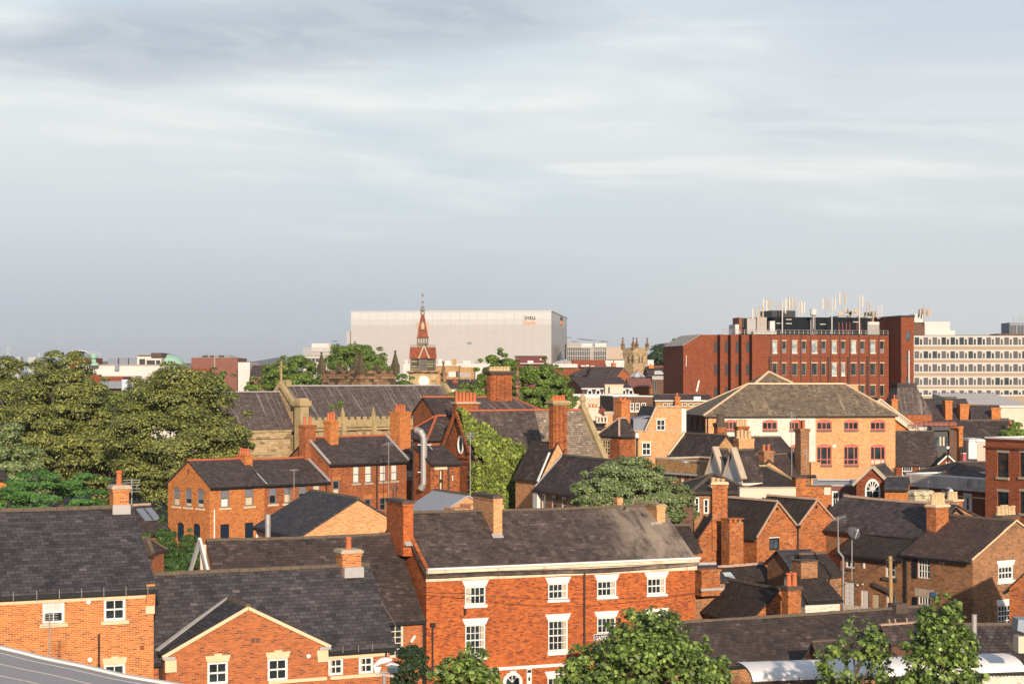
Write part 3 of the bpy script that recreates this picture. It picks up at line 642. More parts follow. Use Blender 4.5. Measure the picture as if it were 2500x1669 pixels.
def tree(name, label, px, Y, pytop, hw, zlow, mat, seed, nclump=60, per=260, size=.16, clump=.26, shape='leaf', group=None, flat=1.0, depth=None, cat='tree', droop=0.0, trunk=True, cone=0.0, up=.35, holes=.25, base=None, dome=.75, shoots=.12):
    """Crown between zlow and the pixel height pytop, hw metres half width; many leaf faces gathered in clumps on limbs."""
    rng = random.Random(seed); nr = np.random.RandomState(seed)
    x = wx(px, Y); g = zg(Y) if base is None else base; zt = wz(pytop, Y); cz = (zt+zlow)/2; rz = (zt-zlow)/2; dp = depth or hw
    e = bpy.data.objects.new(name, None); col.objects.link(e); e.location = (x, Y, g); e.empty_display_size = .5; tag(e, label, cat, group)
    cl = []
    while len(cl) < nclump:
        d = Vector((rng.gauss(0, 1), rng.gauss(0, 1), rng.gauss(0, 1))).normalized()
        r = rng.uniform(.45, 1.0)**.6
        p = Vector((d.x*hw*r, d.y*dp*r, d.z*rz*r))
        if cone:
            f = (p.z+rz)/(2*rz); k = (1-f)**.8*cone + (1-cone); p.x *= k; p.y *= k
        rc = clump*min(hw, rz)*rng.uniform(.65, 1.35)
        cl.append((p, rc))
    for i in range(int(nclump*shoots)):          # shoots that break the outline
        d = Vector((rng.gauss(0, 1), rng.gauss(0, 1), abs(rng.gauss(.2, .9)))).normalized(); r = rng.uniform(1.0, 1.28)
        p = Vector((d.x*hw*r, d.y*dp*r, d.z*rz*min(r, 1.08)))
        if cone: k = (1-min(1, max(0, (p.z+rz)/(2*rz))))**.8*cone + (1-cone); p.x *= k; p.y *= k
        cl.append((p, clump*min(hw, rz)*rng.uniform(.35, .6)))
    P = []; Q = []
    for p, rc in cl:
        m = max(8, int(per*(rc/(clump*min(hw, rz)))**2))
        d = nr.normal(size=(m, 3)); d /= np.linalg.norm(d, axis=1, keepdims=True)
        if dome: d[:, 2] = np.where(nr.uniform(size=m) < dome, np.abs(d[:, 2]), d[:, 2])
        rr = rc*nr.uniform(.35, 1.0, size=(m, 1))**.5
        pts = np.array(p)[None, :] + d*rr*np.array([[1.15, 1.15, .72*flat]])
        nn = d*.8 + np.array([[0, -.15, up]]) + nr.normal(size=(m, 3))*.45 + (np.array(p)/max(hw, rz))[None, :]*.5
        P.append(pts); Q.append(nn)
    P = np.concatenate(P) + np.array([[0, 0, cz]]); Q = np.concatenate(Q)
    if trunk:
        mb = MB(); h0 = g-.3; top = cz+rz*.25; r0 = max(.12, hw*.055)
        mb.tube((0, 0, h0), (rng.uniform(-.2, .2), rng.uniform(-.2, .2), (h0+top)/2), r0, r0*.75, 9); mb.tube((0, 0, (h0+top)/2-.05), (0, 0, top), r0*.75, r0*.3, 9)
        for p, rc in rng.sample(cl, min(len(cl), 16)):
            zs = max(h0+1, min(top-.3, cz+p.z-abs(p.x)*.6-.6)); a = Vector((0, 0, zs)); b = Vector((p.x, p.y, cz+p.z)); mm = (a+b)/2+Vector((0, 0, .12*(b-a).length))
            mb.tube(a, mm, r0*.38, r0*.24, 6); mb.tube(mm, b, r0*.24, r0*.07, 6)
        mb.build('trunk', BARK, e, g)
    leaf_mesh('crown', P, Q, size, mat, e, g, rng, shape, droop)
    return e
# ---------------------------------------------------------------- small things
def thing_at(name, label, cat, px, Y, group=None, base=None): return T(name, label, cat, px, Y, 0, group, base)
def aerial(label, px, Y, pyt, pyb, kind='yagi', side=1, group='television aerials on masts', s=1.0, lean=0.0, base=None):
    zt, zb = wz(pyt, Y), wz(pyb, Y)
    o = T('tv_aerial', label, 'aerial', px, Y, 20, group, base=zb)
    mb = MB(); mb.tube((0, 0, zb), (lean, 0, zt), .028*s); o.part('mast', mb, IRON)
    mb = MB(); L = 1.0*s; z = zt-.08
    if kind == 'yagi':
        mb.tube((lean-L*.55*side, 0, z-.12), (lean+L*.55*side, 0, z+.1), .016*s)
        for i in range(8):
            f = -.5+i/7; q = (lean+L*f*side, 0, z+.22*f); mb.tube((q[0], -.2*s, q[2]), (q[0], .2*s, q[2]), .009*s); mb.tube((q[0], 0, q[2]-.1*s), (q[0], 0, q[2]+.1*s), .008*s)
        for k in (-.24, -.12, 0, .12, .24): mb.tube((lean+L*.5*side, -.05, z+k*s), (lean+L*.62*side, .3*s, z+k*s), .010*s); mb.tube((lean-L*.3*side, 0, z-.05+k*.4*s), (lean+L*.62*side, 0, z+k*s), .007*s)
    elif kind == 'bars':
        for k in (0, .1, .2, .34, .46): mb.tube((lean-.34*s, 0, z-k*s), (lean+.34*s, 0, z-k*s), .015*s)
        mb.tube((lean, -.3*s, z-.1), (lean, .3*s, z-.15), .014*s)
    else: mb.tube((lean-.42*s, 0, z), (lean+.42*s, 0, z), .022*s); mb.tube((lean-.3*s, -.08, z-.05), (lean+.3*s, -.08, z-.05), .012)
    o.part('antenna', mb, IRON); return o
def wire(label, pts, r=.012, mat=DARKP, cat='cable', sag=.25):
    P = [Vector((wx(px, Y), Y, wz(py, Y))) for px, py, Y in pts]; mb = MB(); o = P[0].copy(); q = []
    for a, b in zip(P, P[1:]):
        for i in range(13 if b is P[-1] else 12):
            f = i/12; p = a.lerp(b, f); p.z -= sag*4*f*(1-f); q.append(p-o)
    mb.path(q, r, 5); ob = mb.build('overhead_cable', mat); ob.location = o; return tag(ob, label, cat)
# ---------------------------------------------------------------- ground and far country
def ground():
    m, q, b = base_mat('ground')
    ob = objc(q); n = q.noise(ob, .05, 6, .6); n2 = q.noise(ob, .6, 5, .6)
    c = q.mix(q.sstep(n, .4, .6), (.055, .052, .05, 1), (.11, .095, .075, 1)); c = q.mix(q.m('MULTIPLY', q.sstep(n2, .45, .7), .5), c, (.04, .042, .03, 1))
    q.l.new(c, b.inputs['Base Color']); b.inputs['Roughness'].default_value = .95
    ys = [-300, 0, 60, 100, 108, 116, 124, 132, 140, 150, 250, 450, 900, 2500, 9000]
    mb = MB()
    for ya, yb in zip(ys, ys[1:]):
        for xa, xb in ((-6000, -300), (-300, 0), (0, 300), (300, 6000)): mb.poly([(xa, ya, zg(ya)), (xb, ya, zg(ya)), (xb, yb, zg(yb)), (xa, yb, zg(yb))])
    tag(mb.build('ground', m), None, None, kind='structure')
ground()
def hills():
    m = paint('wooded_hills', (.05, .062, .05), 1, (.035, .045, .04), .6, .004)
    rng = random.Random(4); mb = MB(); Y0, Y1, n = 4200, 6500, 80
    def hh(i, k): return 60+ 26*math.sin(i*.21+k)+14*math.sin(i*.53+2*k)+rng.uniform(-5, 5) - (25 if i > n*.55 else 0)
    top = [(-2600+5200*i/n, Y0+800, hh(i, 1.3)) for i in range(n+1)]; bk = [(p[0], Y1, 5) for p in top]; fr = [(p[0], Y0, 5) for p in top]
    for i in range(n):
        mb.poly([fr[i], fr[i+1], top[i+1], top[i]]); mb.poly([top[i], top[i+1], bk[i+1], bk[i]])
    tag(mb.build('hills', m), None, None, kind='structure')
hills()
# ---------------------------------------------------------------- far left skyline
def boxes(name, label, cat, Y, mat, rects, depth, group=None, deg=0):
    """A far building made of blocks given as photo rectangles at distance Y."""
    px = (rects[0][0]+rects[0][2])/2
    o = T(name, label, cat, px, Y, deg, group)
    for r in rects:
        x0, y0, x1, y1 = r[:4]; nm = r[4] if len(r) > 4 else 'wall'; mt = r[5] if len(r) > 5 else mat; dd = r[6] if len(r) > 6 else 0.0; dp = r[7] if len(r) > 7 else depth
        mb = MB(); mb.box(o.tx(x0, dd), o.tx(x1, dd), dd, dd+dp, o.pz(y1, 0, dd) if y1 < 1600 else o.g-1, o.pz(y0, 0, dd)); o.part(nm, mb, mt)
    return o
GRN = paint('verdigris', (.26, .42, .33), .8, (.16, .28, .2), .4, 2)
PALE = paint('pale_cladding', (.52, .49, .455), .7, (.44, .41, .38), .3, .3)
GREYM = paint('grey_plant', (.17, .19, .23), .6, (.12, .13, .16), .4, .6)
DKGL = paint('dark_opening', (.02, .022, .026), .4, (.03, .03, .03), .3, 1)
w = boxes('department_store', 'long low white building with copper domes and plant on its roof beyond the left trees', 'building', 430, PALE,
   [(186, 891, 432, 1605), (186, 889.5, 432, 891.5, 'coping', CONC, -.3, 40), (335, 866, 394, 891, 'stair_tower', PALE, 2, 12), (340, 876, 354, 891, 'window', DKGL, 1.8, 1), (358, 879, 378, 892, 'window', DKGL, 1.8, 1), (381, 879, 391, 892, 'window', DKGL, 1.8, 1),
    (335, 865, 372, 866.4, 'canopy', CONC, 1, 12), (369, 861, 394, 871, 'lift_house', paint('brown_cladding', (.09, .05, .04), .8), 1.0, 12), (280, 890, 290, 904, 'vent', GREYM, -.8, .7), (200, 917, 330, 1605, 'lower_wall', CONC, -8, 7.9)], 40)
mb = MB(); mb.lathe((w.tx(406, 10), 10), [(4.3, wz(893, 440))] + [(4.3*math.cos(k*.157), wz(893, 440)+.4+2.6*math.sin(k*.157)) for k in range(10)] + [(.12, wz(869, 440)), (0, wz(866, 440))], 24); w.part('dome', mb, GRN)
for i, x in enumerate((257, 284, 306)):
    mb = MB(); mb.box(w.tx(x), w.tx(x+24), 3, 8, wz(891, 430), wz(874.5, 430)); mb.box(w.tx(x+2), w.tx(x+22), 4, 7, wz(874.5, 430)+.002, wz(873, 430)); w.part('chiller', mb, GREYM)
w = T('glass_roofed_hall', 'red brick block under a curved glass barrel roof on the far left skyline', 'building', 192, 440, 0)
mb = MB(); mb.box(w.tx(166), w.tx(219), 0, 14, w.g-1, wz(873, 440)); w.part('wall', mb, B_RED)
mb = MB(); xa, xb, zb, zt = w.tx(166), w.tx(220), wz(873, 440), wz(857.5, 440); n = 12
ar = [((xa+xb)/2 + (xa-xb)/2*math.cos(math.pi*k/n), zb+.3+(zt-zb)*math.sin(math.pi*k/n)**.8) for k in range(n+1)]
for (x, z), (x2, z2) in zip(ar, ar[1:]): mb.slab([(x, -.4, z), (x2, -.4, z2), (x2, 14, z2), (x, 14, z)], .15)
w.part('barrel_roof', mb, paint('pale_glazing', (.55, .6, .58), .3))
mb = MB()
for k in range(1, n): mb.bar((ar[k][0], -.1, zb), (ar[k][0], -.1, ar[k][1]-.2), .09); mb.bar((ar[k][0], -.1, zb), (ar[k-1][0], -.1, ar[k-1][1]-.2), .07)
for (x, z), (x2, z2) in zip(ar, ar[1:]): mb.bar((x, -.2, z-.1), (x2, -.2, z2-.1), .18)
w.part('truss', mb, paint('green_steel', (.05, .11, .09), .6))
w = T('copper_ball', 'green copper ball on a round pedestal beside the barrel roofed block', 'finial', 228.5, 428, 0, base=wz(892, 428))
mb = MB(); mb.lathe((0, 0), [(1.2, wz(892, 428)), (1.2, wz(886, 428)), (.6, wz(884, 428)), (.6, wz(877, 428))], 16); w.part('pedestal', mb, GRN)
mb = MB(); zc = wz(870, 428); mb.lathe((0, 0), [(.72*math.sin(math.pi*k/10), zc-.72*math.cos(math.pi*k/10)) for k in range(11)], 20); w.part('ball', mb, GRN)
w = boxes('brick_fly_tower', 'plain brown brick box with a chamfered grey roof on the left skyline', 'building', 400, B_PNK, [(467, 873, 580, 1605), (440, 898, 512, 1605, 'lower_wall', B_RED, -3, 2.9), (523, 866, 525, 900, 'ladder', IRON, -.4, .2), (472, 903, 484, 915, 'panel', B_BRN, -3.15, .1)], 14)
mb = MB(); a, b2, z0, z1 = w.tx(478), w.tx(568), wz(873, 400), wz(865.8, 400)
mb.hexa([(a, 1, z0), (b2, 1, z0), (b2, 12, z0), (a, 12, z0), (a+1.6, 3, z1), (b2-1.8, 3, z1), (b2-1.8, 10, z1), (a+1.6, 10, z1)]); w.part('roof', mb, CONC)
mb = MB()
for x in (492, 510, 532): mb.box(w.tx(x), w.tx(x+13), 1.35, 1.6, wz(872, 400), wz(867.2, 400))
w.part('louvre', mb, DKGL)
boxes('white_shed', 'small blank white box beside the brown brick tower', 'building', 395, PALE, [(581, 884, 610, 1605)], 14)
w = T('slate_house', 'dark roofed house half hidden by trees right of the white box', 'house', 612, 392, 0); w.house(w.tx(612), w.tx(645), 7, wz(915, 392), wz(893, 392), 't', B_PNK, S_PURP); w.done()
w = boxes('brick_parapet_house', 'far red brick house top with a grey slate front between the left trees', 'house', 380, B_RED, [(215, 919, 300, 1605), (215, 914, 243, 921, 'chimney', B_RED, 1, 2), (243, 930, 296, 948, 'roof', GREYM, -1.5, 1.4), (297, 926, 312, 1605, 'gable', paint('pale_blue_render', (.45, .5, .58), .8), -2, 4)], 9)
for x, y0, y1, lab in ((21, 846, 900, 'faint lattice mast on the horizon at the far left'), (95, 862, 900, 'faint tapering mast on the horizon above the left trees')):
    w = thing_at('radio_mast', lab, 'mast', x, 2600); mb = MB()
    for dx in (-2.4, 2.4):
        mb.bar((dx, 0, wz(y1, 2600)), (dx*.4, 0, wz(y0, 2600)), .7)
    for k in range(8): z = wz(y1, 2600)+(wz(y0, 2600)-wz(y1, 2600))*k/8; mb.bar((-2.2, 0, z), (1.8, 0, z+4), .45)
    mb.tube((0, 0, w.g), (0, 0, wz(y1, 2600)), 1.2); w.part('lattice', mb, paint('pale_steel', (.4, .42, .44), .7))
for x0, y0, x1, lab in ((34, 871, 49, 'pale tower block far away on the left horizon'), (69, 871, 88, 'wider pale tower block far away right of the other one'), (153, 872, 166, 'low pale block far away left of the barrel roofed hall')):
    boxes('tower_block', lab, 'building', 2800, paint('hazy_concrete', (.4, .4, .4), .9), [(x0, y0, x1, 1605)], 20)
# ---------------------------------------------------------------- shopping centre and its neighbours
CLAD = None
def cladding(name, c, c2, pw, ph):
    m, q, b = base_mat(name); uv = uvc(q)
    br = q.new('ShaderNodeTexBrick'); q.l.new(uv, br.inputs['Vector']); br.offset = 0
    br.inputs['Color1'].default_value = C4(c); br.inputs['Color2'].default_value = C4(tuple(k*.965 for k in c)); br.inputs['Mortar'].default_value = C4(c2)
    br.inputs['Scale'].default_value = 1; br.inputs['Mortar Size'].default_value = .05; br.inputs['Brick Width'].default_value = pw; br.inputs['Row Height'].default_value = ph
    q.l.new(br.outputs['Color'], b.inputs['Base Color']); b.inputs['Roughness'].default_value = .5; b.inputs['Specular IOR Level'].default_value = .3
    return m
w = T('shopping_centre', 'huge pale windowless cladded box with black and orange lettering on the skyline', 'building', 1346, 600, -6)
tl = w.tx(857); z0, z1, z2, z3 = w.g-1, wz(792, 600), wz(778, 600), wz(759.5, 600); Wd = w.dx(1384, 0)
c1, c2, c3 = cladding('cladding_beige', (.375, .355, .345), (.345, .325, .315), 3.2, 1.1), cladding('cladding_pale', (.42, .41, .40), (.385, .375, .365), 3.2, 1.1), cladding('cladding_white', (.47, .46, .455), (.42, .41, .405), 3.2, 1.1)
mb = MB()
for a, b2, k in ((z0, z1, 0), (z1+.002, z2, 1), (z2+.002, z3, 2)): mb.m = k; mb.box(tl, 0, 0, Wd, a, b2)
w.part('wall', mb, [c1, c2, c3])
mb = MB()
for k in range(22):
    x = tl + (0-tl)*k/22; mb.box(x-.05, x+.05, -.09, -.002, z0, z3-.1)
w.part('joint', mb, paint('joint_strip', (.40, .37, .345), .7))
mb = MB(); mb.box(tl-.2, .2, -.2, Wd, z3+.003, z3+.25); w.part('parapet', mb, PALE)
mb = MB(); mb.box(w.tx(846.5, 2), tl-.01, 2, 30, z0, wz(808, 602)); w.part('side_block', mb, c1)
mb = MB(); mb.box(w.tx(1141), w.tx(1152), -.2, -.01, wz(839, 600), wz(834.5, 600)); w.part('vent', mb, GREYM)
mb = MB(); mb.box(w.tx(865), w.tx(868), -.2, -.01, wz(835, 600), wz(831.5, 600)); mb.box(w.tx(865), w.tx(868), -.2, -.01, wz(839, 600), wz(836.5, 600)); w.part('vent', mb, DKGL)
def text(o, name, s, size, loc, rot, mat, ext=.03, align='LEFT', sx=1.0, parent=None, bold=0.0):
    cu = bpy.data.curves.new(name, 'FONT'); cu.body = s; cu.size = size; cu.extrude = ext; cu.align_x = align; cu.offset = bold; cu.resolution_u = 3
    tmp = bpy.data.objects.new(name, cu); col.objects.link(tmp); dg = bpy.context.evaluated_depsgraph_get(); dg.update()
    me = bpy.data.meshes.new_from_object(tmp.evaluated_get(dg)); bpy.data.objects.remove(tmp); me.materials.clear(); me.materials.append(mat)
    ob = bpy.data.objects.new(name, me); col.objects.link(ob); ob.parent = parent or o.e
    ob.location = (loc[0], loc[1], loc[2]-o.g); ob.rotation_euler = rot; ob.scale = (sx, 1, 1); return ob
BLK = paint('black_letter', (.02, .02, .022), .6); ORL = paint('orange_letter', (.85, .22, .05), .6)
R90 = math.radians(90); mpp = 600/F
text(w, 'lettering', 'intu', 15.5*mpp, (w.tx(1280.5), -.12, wz(779.6, 600)), (R90, 0, 0), BLK, .08, sx=1.14, bold=.012)
text(w, 'lettering', 'Derby', 12.8*mpp, (w.tx(1278.5), -.12, wz(791.6, 600)), (R90, 0, 0), ORL, .08, sx=.97)
text(w, 'lettering', 'intu', 15.5*mpp, (.12, w.dx(1368), wz(783, 650)), (R90, 0, R90), BLK, .08, sx=2.6, bold=.012)
text(w, 'lettering', 'Derby', 12.8*mpp, (.12, w.dx(1368), wz(795, 650)), (R90, 0, R90), ORL, .08, sx=2.1)
def lattice(o, x0, x1, d, ya, yb, n, mat, name='railing', w=.12, rails=2):
    mb = MB(); za, zb = o.pz(yb, 0, d), o.pz(ya, 0, d); a, b = o.tx(x0, d), o.tx(x1, d)
    for k in range(n+1): mb.box(a+(b-a)*k/n-w/2, a+(b-a)*k/n+w/2, d, d+w, za, zb)
    for k in range(rails): z = za+(zb-za)*(1-k/max(1, rails)); mb.box(a, b, d-.02, d+w*.8, z-w/2, z+w/2)
    return o.part(name, mb, mat)
w = boxes('car_park', 'grey multi storey car park with louvred decks left of the big pale box', 'car park', 640, PALE, [(742, 868, 846, 1605), (742, 874, 838, 883, 'opening', DKGL, -.3, .25), (761, 838, 803, 868, 'stair_tower', PALE, 4, 10), (803, 838, 808, 868, 'panel', paint('tan_panel', (.42, .3, .24), .8), 3.8, 10), (808, 838, 822, 868, 'stair_tower', GREYM, 4, 10)], 40)
lattice(w, 741, 838, -.6, 849, 868, 34, IRON, 'louvre', .22, 3); lattice(w, 741, 838, -.8, 866, 912, 10, IRON, 'column', .3, 1)
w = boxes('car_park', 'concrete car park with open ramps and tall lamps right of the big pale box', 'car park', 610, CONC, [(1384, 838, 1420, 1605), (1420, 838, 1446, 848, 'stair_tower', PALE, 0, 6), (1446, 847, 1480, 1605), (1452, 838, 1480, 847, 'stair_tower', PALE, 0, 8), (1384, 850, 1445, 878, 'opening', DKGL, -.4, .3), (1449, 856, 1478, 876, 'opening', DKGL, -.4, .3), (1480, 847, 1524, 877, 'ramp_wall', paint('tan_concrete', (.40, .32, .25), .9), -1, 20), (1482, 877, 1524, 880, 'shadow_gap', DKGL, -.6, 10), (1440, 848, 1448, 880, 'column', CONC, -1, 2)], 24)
lattice(w, 1384, 1480, -1.2, 846, 880, 22, IRON, 'frame', .16, 3)
for i, (x, y) in enumerate(((1388, 824), (1417, 828), (1427, 829), (1437, 830), (1448, 831), (1468, 833), (1478, 834), (1403, 834), (817, 833))):
    Y = 618 if x > 900 else 645
    o = thing_at('deck_lamp', 'slim lamp post standing on the roof deck of a car park', 'lamp', x, Y, 'lamp posts on the car park roofs', base=wz(840 if x > 900 else 866, Y))
    mb = MB(); zt = wz(y, Y); mb.tube((0, 0, o.g), (0, 0, zt), .09, .06, 6); o.part('pole', mb, IRON); mb = MB(); mb.box(-1.0, 1.0, -.2, .2, zt-.05, zt+.15); o.part('lamp_head', mb, DARKP)
def octa(o, t, d, z0, z1, r, n=4): 
    mb = MB(); mb.lathe((t, d), [(r, z0), (r, z0+(z1-z0)*.38), (r*1.35, z0+(z1-z0)*.39), (r*1.35, z0+(z1-z0)*.44), (r*.75, z0+(z1-z0)*.48), (r*.22, z1-.5), (r*.5, z1-.4), (r*.5, z1-.2), (0, z1)], n, False, math.pi/4); return mb
w = T('church_tower', 'square tan church tower with four tall corner pinnacles and paired belfry windows', 'tower', 1546, 480, 38)
w.house(0, w.tx(1580), w.dx(1520.5), wz(852, 480), None, flat=True, wall=STONE, roof=LEAD, par=.6)
for f, pts in (('L', ((1530, 1536), (1540, 1547))), ('F', ((1558.5, 1563), (1566, 1570)))):
    for a, b2 in pts: w.win(f, a, 869, b2, 887, grid=(1, 1), arch=.5, fw=.12, frame=STONE_Y, pane=DKGL, rec=.4)
w.done(); T1, W1 = w.h['t1'], w.h['W']
mb = MB()
for f, L in (('F', T1), ('L', W1), ('R', W1), ('B', T1)):
    n = 7
    for k in range(n): w.fbox(mb, f, L*(k+.15)/n, L*(k+.7)/n, wz(852, 480)+.14, wz(848.5, 480), -.3, .05)
w.part('battlement', mb, STONE)
mb = MB()
for f, L in (('F', T1), ('L', W1), ('R', W1), ('B', T1)): w.fbox(mb, f, -.2, L+.2, wz(862, 480), wz(860, 480), .005, .25)
w.part('string_course', mb, STONE_Y)
for t, d in ((0, 0), (T1, 0), (0, W1), (T1, W1)): w.part('pinnacle', octa(w, t, d, wz(853, 480), wz(823, 480+d), .5), STONE_D)
# clutter of low roofs in front of the pale box
boxes('flat_roofed_block', 'low white flat roofed block with vents below the pale box', 'building', 520, PALE, [(985, 888, 1255, 1605), (985, 884, 1250, 885.5, 'railing', IRON, 6, .1), (988, 878, 996, 888, 'vent', STEEL, 4, 2), (1070, 876, 1082, 888, 'vent', STEEL, 4, 2), (1080, 880, 1100, 888, 'plant_box', PALE, 4, 3), (1160, 877, 1178, 880, 'plant_box', CONC, 4, 3), (1200, 881, 1240, 888, 'plant_box', PALE, 5, 3), (1003, 880, 1012, 888, 'vent', IRON, 3, 2), (1130, 880, 1150, 888, 'plant_box', STEEL, 5, 3)], 50)
boxes('tan_block', 'tan brick flat roofed block right of the clock tower', 'building', 440, B_TAN, [(1064, 893, 1122, 1605), (1120, 896, 1158, 1605), (1104, 876, 1113, 893, 'chimney', B_TAN, 2, 2), (1095, 907, 1114, 920, 'panel', PALE, -.15, .1), (1113, 906, 1119, 920, 'window', DKGL, -.15, .1), (1064, 891.5, 1122, 893, 'coping', PALE, -.2, 12), (1122, 909, 1150, 921, 'panel', CONC, -.15, .1)], 14)
boxes('plant_room', 'dark red cladded box on the flat roofs below the lettering', 'building', 505, paint('maroon_cladding', (.12, .022, .024), .7), [(1258, 869, 1334, 887), (1256, 868, 1336, 869.5, 'coping', DARKP, -.2, 12), (1318, 875, 1322, 879, 'vent', PALE, -.15, .1)], 12)
boxes('flat_roofed_block', 'low maroon flat block with white roof plant right of the pale box', 'building', 470, paint('maroon_brick', (.16, .042, .036), .85), [(1255, 888, 1480, 1605), (1340, 899, 1490, 1605, 'front_wall', B_RED, -4, 3.9), (1398, 878, 1478, 890, 'upper_block', B_RED, 3, 8), (1350, 888, 1410, 897, 'plant_box', PALE, -2, 2), (1418, 891, 1428, 895, 'plant_box', PALE, -2, 1), (1430, 890, 1438, 896, 'plant_box', PALE, -2, 1), (1442, 892, 1452, 897, 'plant_box', PALE, -2, 1), (1478, 879, 1524, 897, 'white_shed', PALE, 6, 8), (1288, 880, 1302, 888, 'plant_box', PALE, 3, 2), (1270, 886, 1330, 888, 'walkway', STEEL, -1, 2)], 20)
w = T('glazed_canopy', 'sloping glazed canopy at the foot of the grey side of the pale box', 'canopy', 1350, 500, 0); mb = MB()
for k in range(12): x = w.tx(1350+33*k/11); mb.bar((x, 0, wz(893, 500)), (x, 3, wz(886-12*k/11*(1 if k < 8 else .7), 500)), .18)
w.part('frame', mb, PALE); mb = MB(); mb.slab([(w.tx(1348), .5, wz(893, 500)), (w.tx(1384), .5, wz(893, 500)), (w.tx(1384), 4, wz(876, 500)), (w.tx(1350), 4, wz(886, 500))], .1); w.part('glazing', mb, GLASS_L)
boxes('white_house', 'small white gabled house beside the dark green trees right of the church tower', 'house', 500, PALE, [(1581, 878, 1596, 1605), (1587, 887, 1589, 891, 'window', DKGL, -.15, .1)], 8)
for px, py, pyt, Y, ln, lab in ((1108, 946, 928, 330, 40, 'dark slate roofed house behind the church gable'), (1180, 945, 928, 330, 30, 'dark slate roofed house half hidden by the ivy topped chimney')):
    w = T('slate_house', lab, 'house', px-25, Y, 5); w.house(0, w.tx(px+ln), 8, wz(py, Y), wz(pyt, Y), 't', CREAM, S_PURP); w.chim(1104.5, 1117, 929, 945, 2, 1.2, pots=2, mat=B_VIC) if px < 1150 else None; w.done()
# ---------------------------------------------------------------- clock tower
w = T('clock_tower', 'clock tower with red tiled skirts, belfry and a slender red spire', 'tower', 999, 330, 4)
tr = w.tx(1067); Yc = 330; Wd = tr; zz = lambda p: wz(p, 330)
w.house(0, tr, Wd, zz(906), None, flat=True, wall=STONE, roof=LEAD, par=.1, cope=STONE_Y); w.done()
mb = MB(); mb.box(-.45, tr+.45, -.45, Wd+.45, zz(909), zz(906)+.02); mb.box(-.25, tr+.25, -.25, Wd+.25, zz(911), zz(909.002)); w.part('cornice', mb, STONE_D)
cx, rr = w.tx(1035), 11.6*330/F; czk = zz(930)
mb = MB(); mb.tube((cx, -.12, czk), (cx, -.02, czk), rr*1.22, None, 32); w.part('clock_surround', mb, TRIM)
mb = MB(); mb.tube((cx, -.17, czk), (cx, -.1, czk), rr, None, 32); cf = w.part('clock_face', mb, WHITE)
mb = MB()
for ang, L, wd in ((math.radians(-108), rr*.62, .19), (math.radians(142), rr*.85, .15)):
    mb.bar((cx, -.2, czk), (cx+math.sin(ang)*L, -.2, czk+math.cos(ang)*L), wd, .02)
w.part('clock_hands', mb, DARKP, cf)
mb = MB()
for k in range(12):
    a = k*math.pi/6; mb.bar((cx+math.sin(a)*rr*.74, -.185, czk+math.cos(a)*rr*.74), (cx+math.sin(a)*rr*.93, -.185, czk+math.cos(a)*rr*.93), .12, .02)
w.part('clock_lettering', mb, paint('gilt', (.45, .25, .06), .5), cf)
STRP = masonry('striped_stone', (.27, .21, .16), (.16, .12, .09), (.03, .023, .02), bw=3, bh=.46, ms=.10, odd=.3, dark=(.06, .045, .04), stain=.6, var=.5, seed=21)
DKST = paint('dark_weathered_wood', (.16, .12, .09), .9, (.05, .04, .032), .6, 1.5)
mb = MB(); a, b2 = w.tx(1003), w.tx(1063); mb.box(a, b2, .3, Wd-.3, zz(906)+.14, zz(875)); w.part('belfry', mb, STRP)
mb = MB()
for f0, f1 in ((.34, .40), (.49, .51), (.60, .66)): x0 = a+(b2-a)*f0; x1 = a+(b2-a)*f1; mb.box(x0, x1, .1, .32, zz(905), zz(876))
for x in (a, b2): mb.box(x-.12, x+.12, .15, .45, zz(906)+.14, zz(875))
mb.box(a+(b2-a)*.34, a+(b2-a)*.66, .12, .3, zz(890), zz(888)); w.part('belfry_tracery', mb, DKST)
for f0, f1 in ((.40, .49), (.51, .60)):
    mb = MB(); mb.box(a+(b2-a)*f0, a+(b2-a)*f1, .25, .29, zz(904), zz(877)); w.part('belfry_opening', mb, DKGL)
q0, q1 = w.tx(1020), w.tx(1045); cm = (q0+q1)/2; hw_ = (q1-q0)/2; dm = Wd/2
mb = MB()
mb.hexa([(a-.25, .0, zz(874.5)), (b2+.25, .0, zz(874.5)), (b2+.25, Wd, zz(874.5)), (a-.25, Wd, zz(874.5)), (a-.1, dm-hw_, zz(847)), (b2+.1, dm-hw_, zz(847)), (b2+.1, dm+hw_, zz(847)), (a-.1, dm+hw_, zz(847))])
w.part('tiled_skirt', mb, S_REDT)
mb = MB(); lw, rw = w.tx(1024), w.tx(1046); mw = w.tx(1035)
mb.poly([(lw, -.25, zz(874)), (rw, -.25, zz(874)), (mw, -.25, zz(845))]); mb.slab([(lw, -.25, zz(874)), (mw, -.25, zz(845)), (mw, dm-hw_, zz(845)), (lw, dm-hw_, zz(874))], .05); mb.slab([(rw, -.25, zz(874)), (mw, -.25, zz(845)), (mw, dm-hw_, zz(845)), (rw, dm-hw_, zz(874))], .05); w.part('dormer', mb, S_REDT)
mb = MB(); mb.bar((lw-.15, -.35, zz(875)), (mw, -.35, zz(843)), .24); mb.bar((rw+.15, -.35, zz(875)), (mw, -.35, zz(843)), .24); w.part('bargeboard', mb, TRIM_G)
mb = MB(); mb.box(q0, q1, dm-hw_, dm+hw_, zz(874), zz(838)); w.part('lantern_base', mb, STRP)
mb = MB()
for x in np.linspace(a, b2, 17): mb.box(x-.04, x+.04, dm-.1, dm+.1, zz(847), zz(840))
mb.box(a, b2, dm-.08, dm+.08, zz(842.5), zz(842)); w.part('cresting', mb, DKST)
mb = MB()
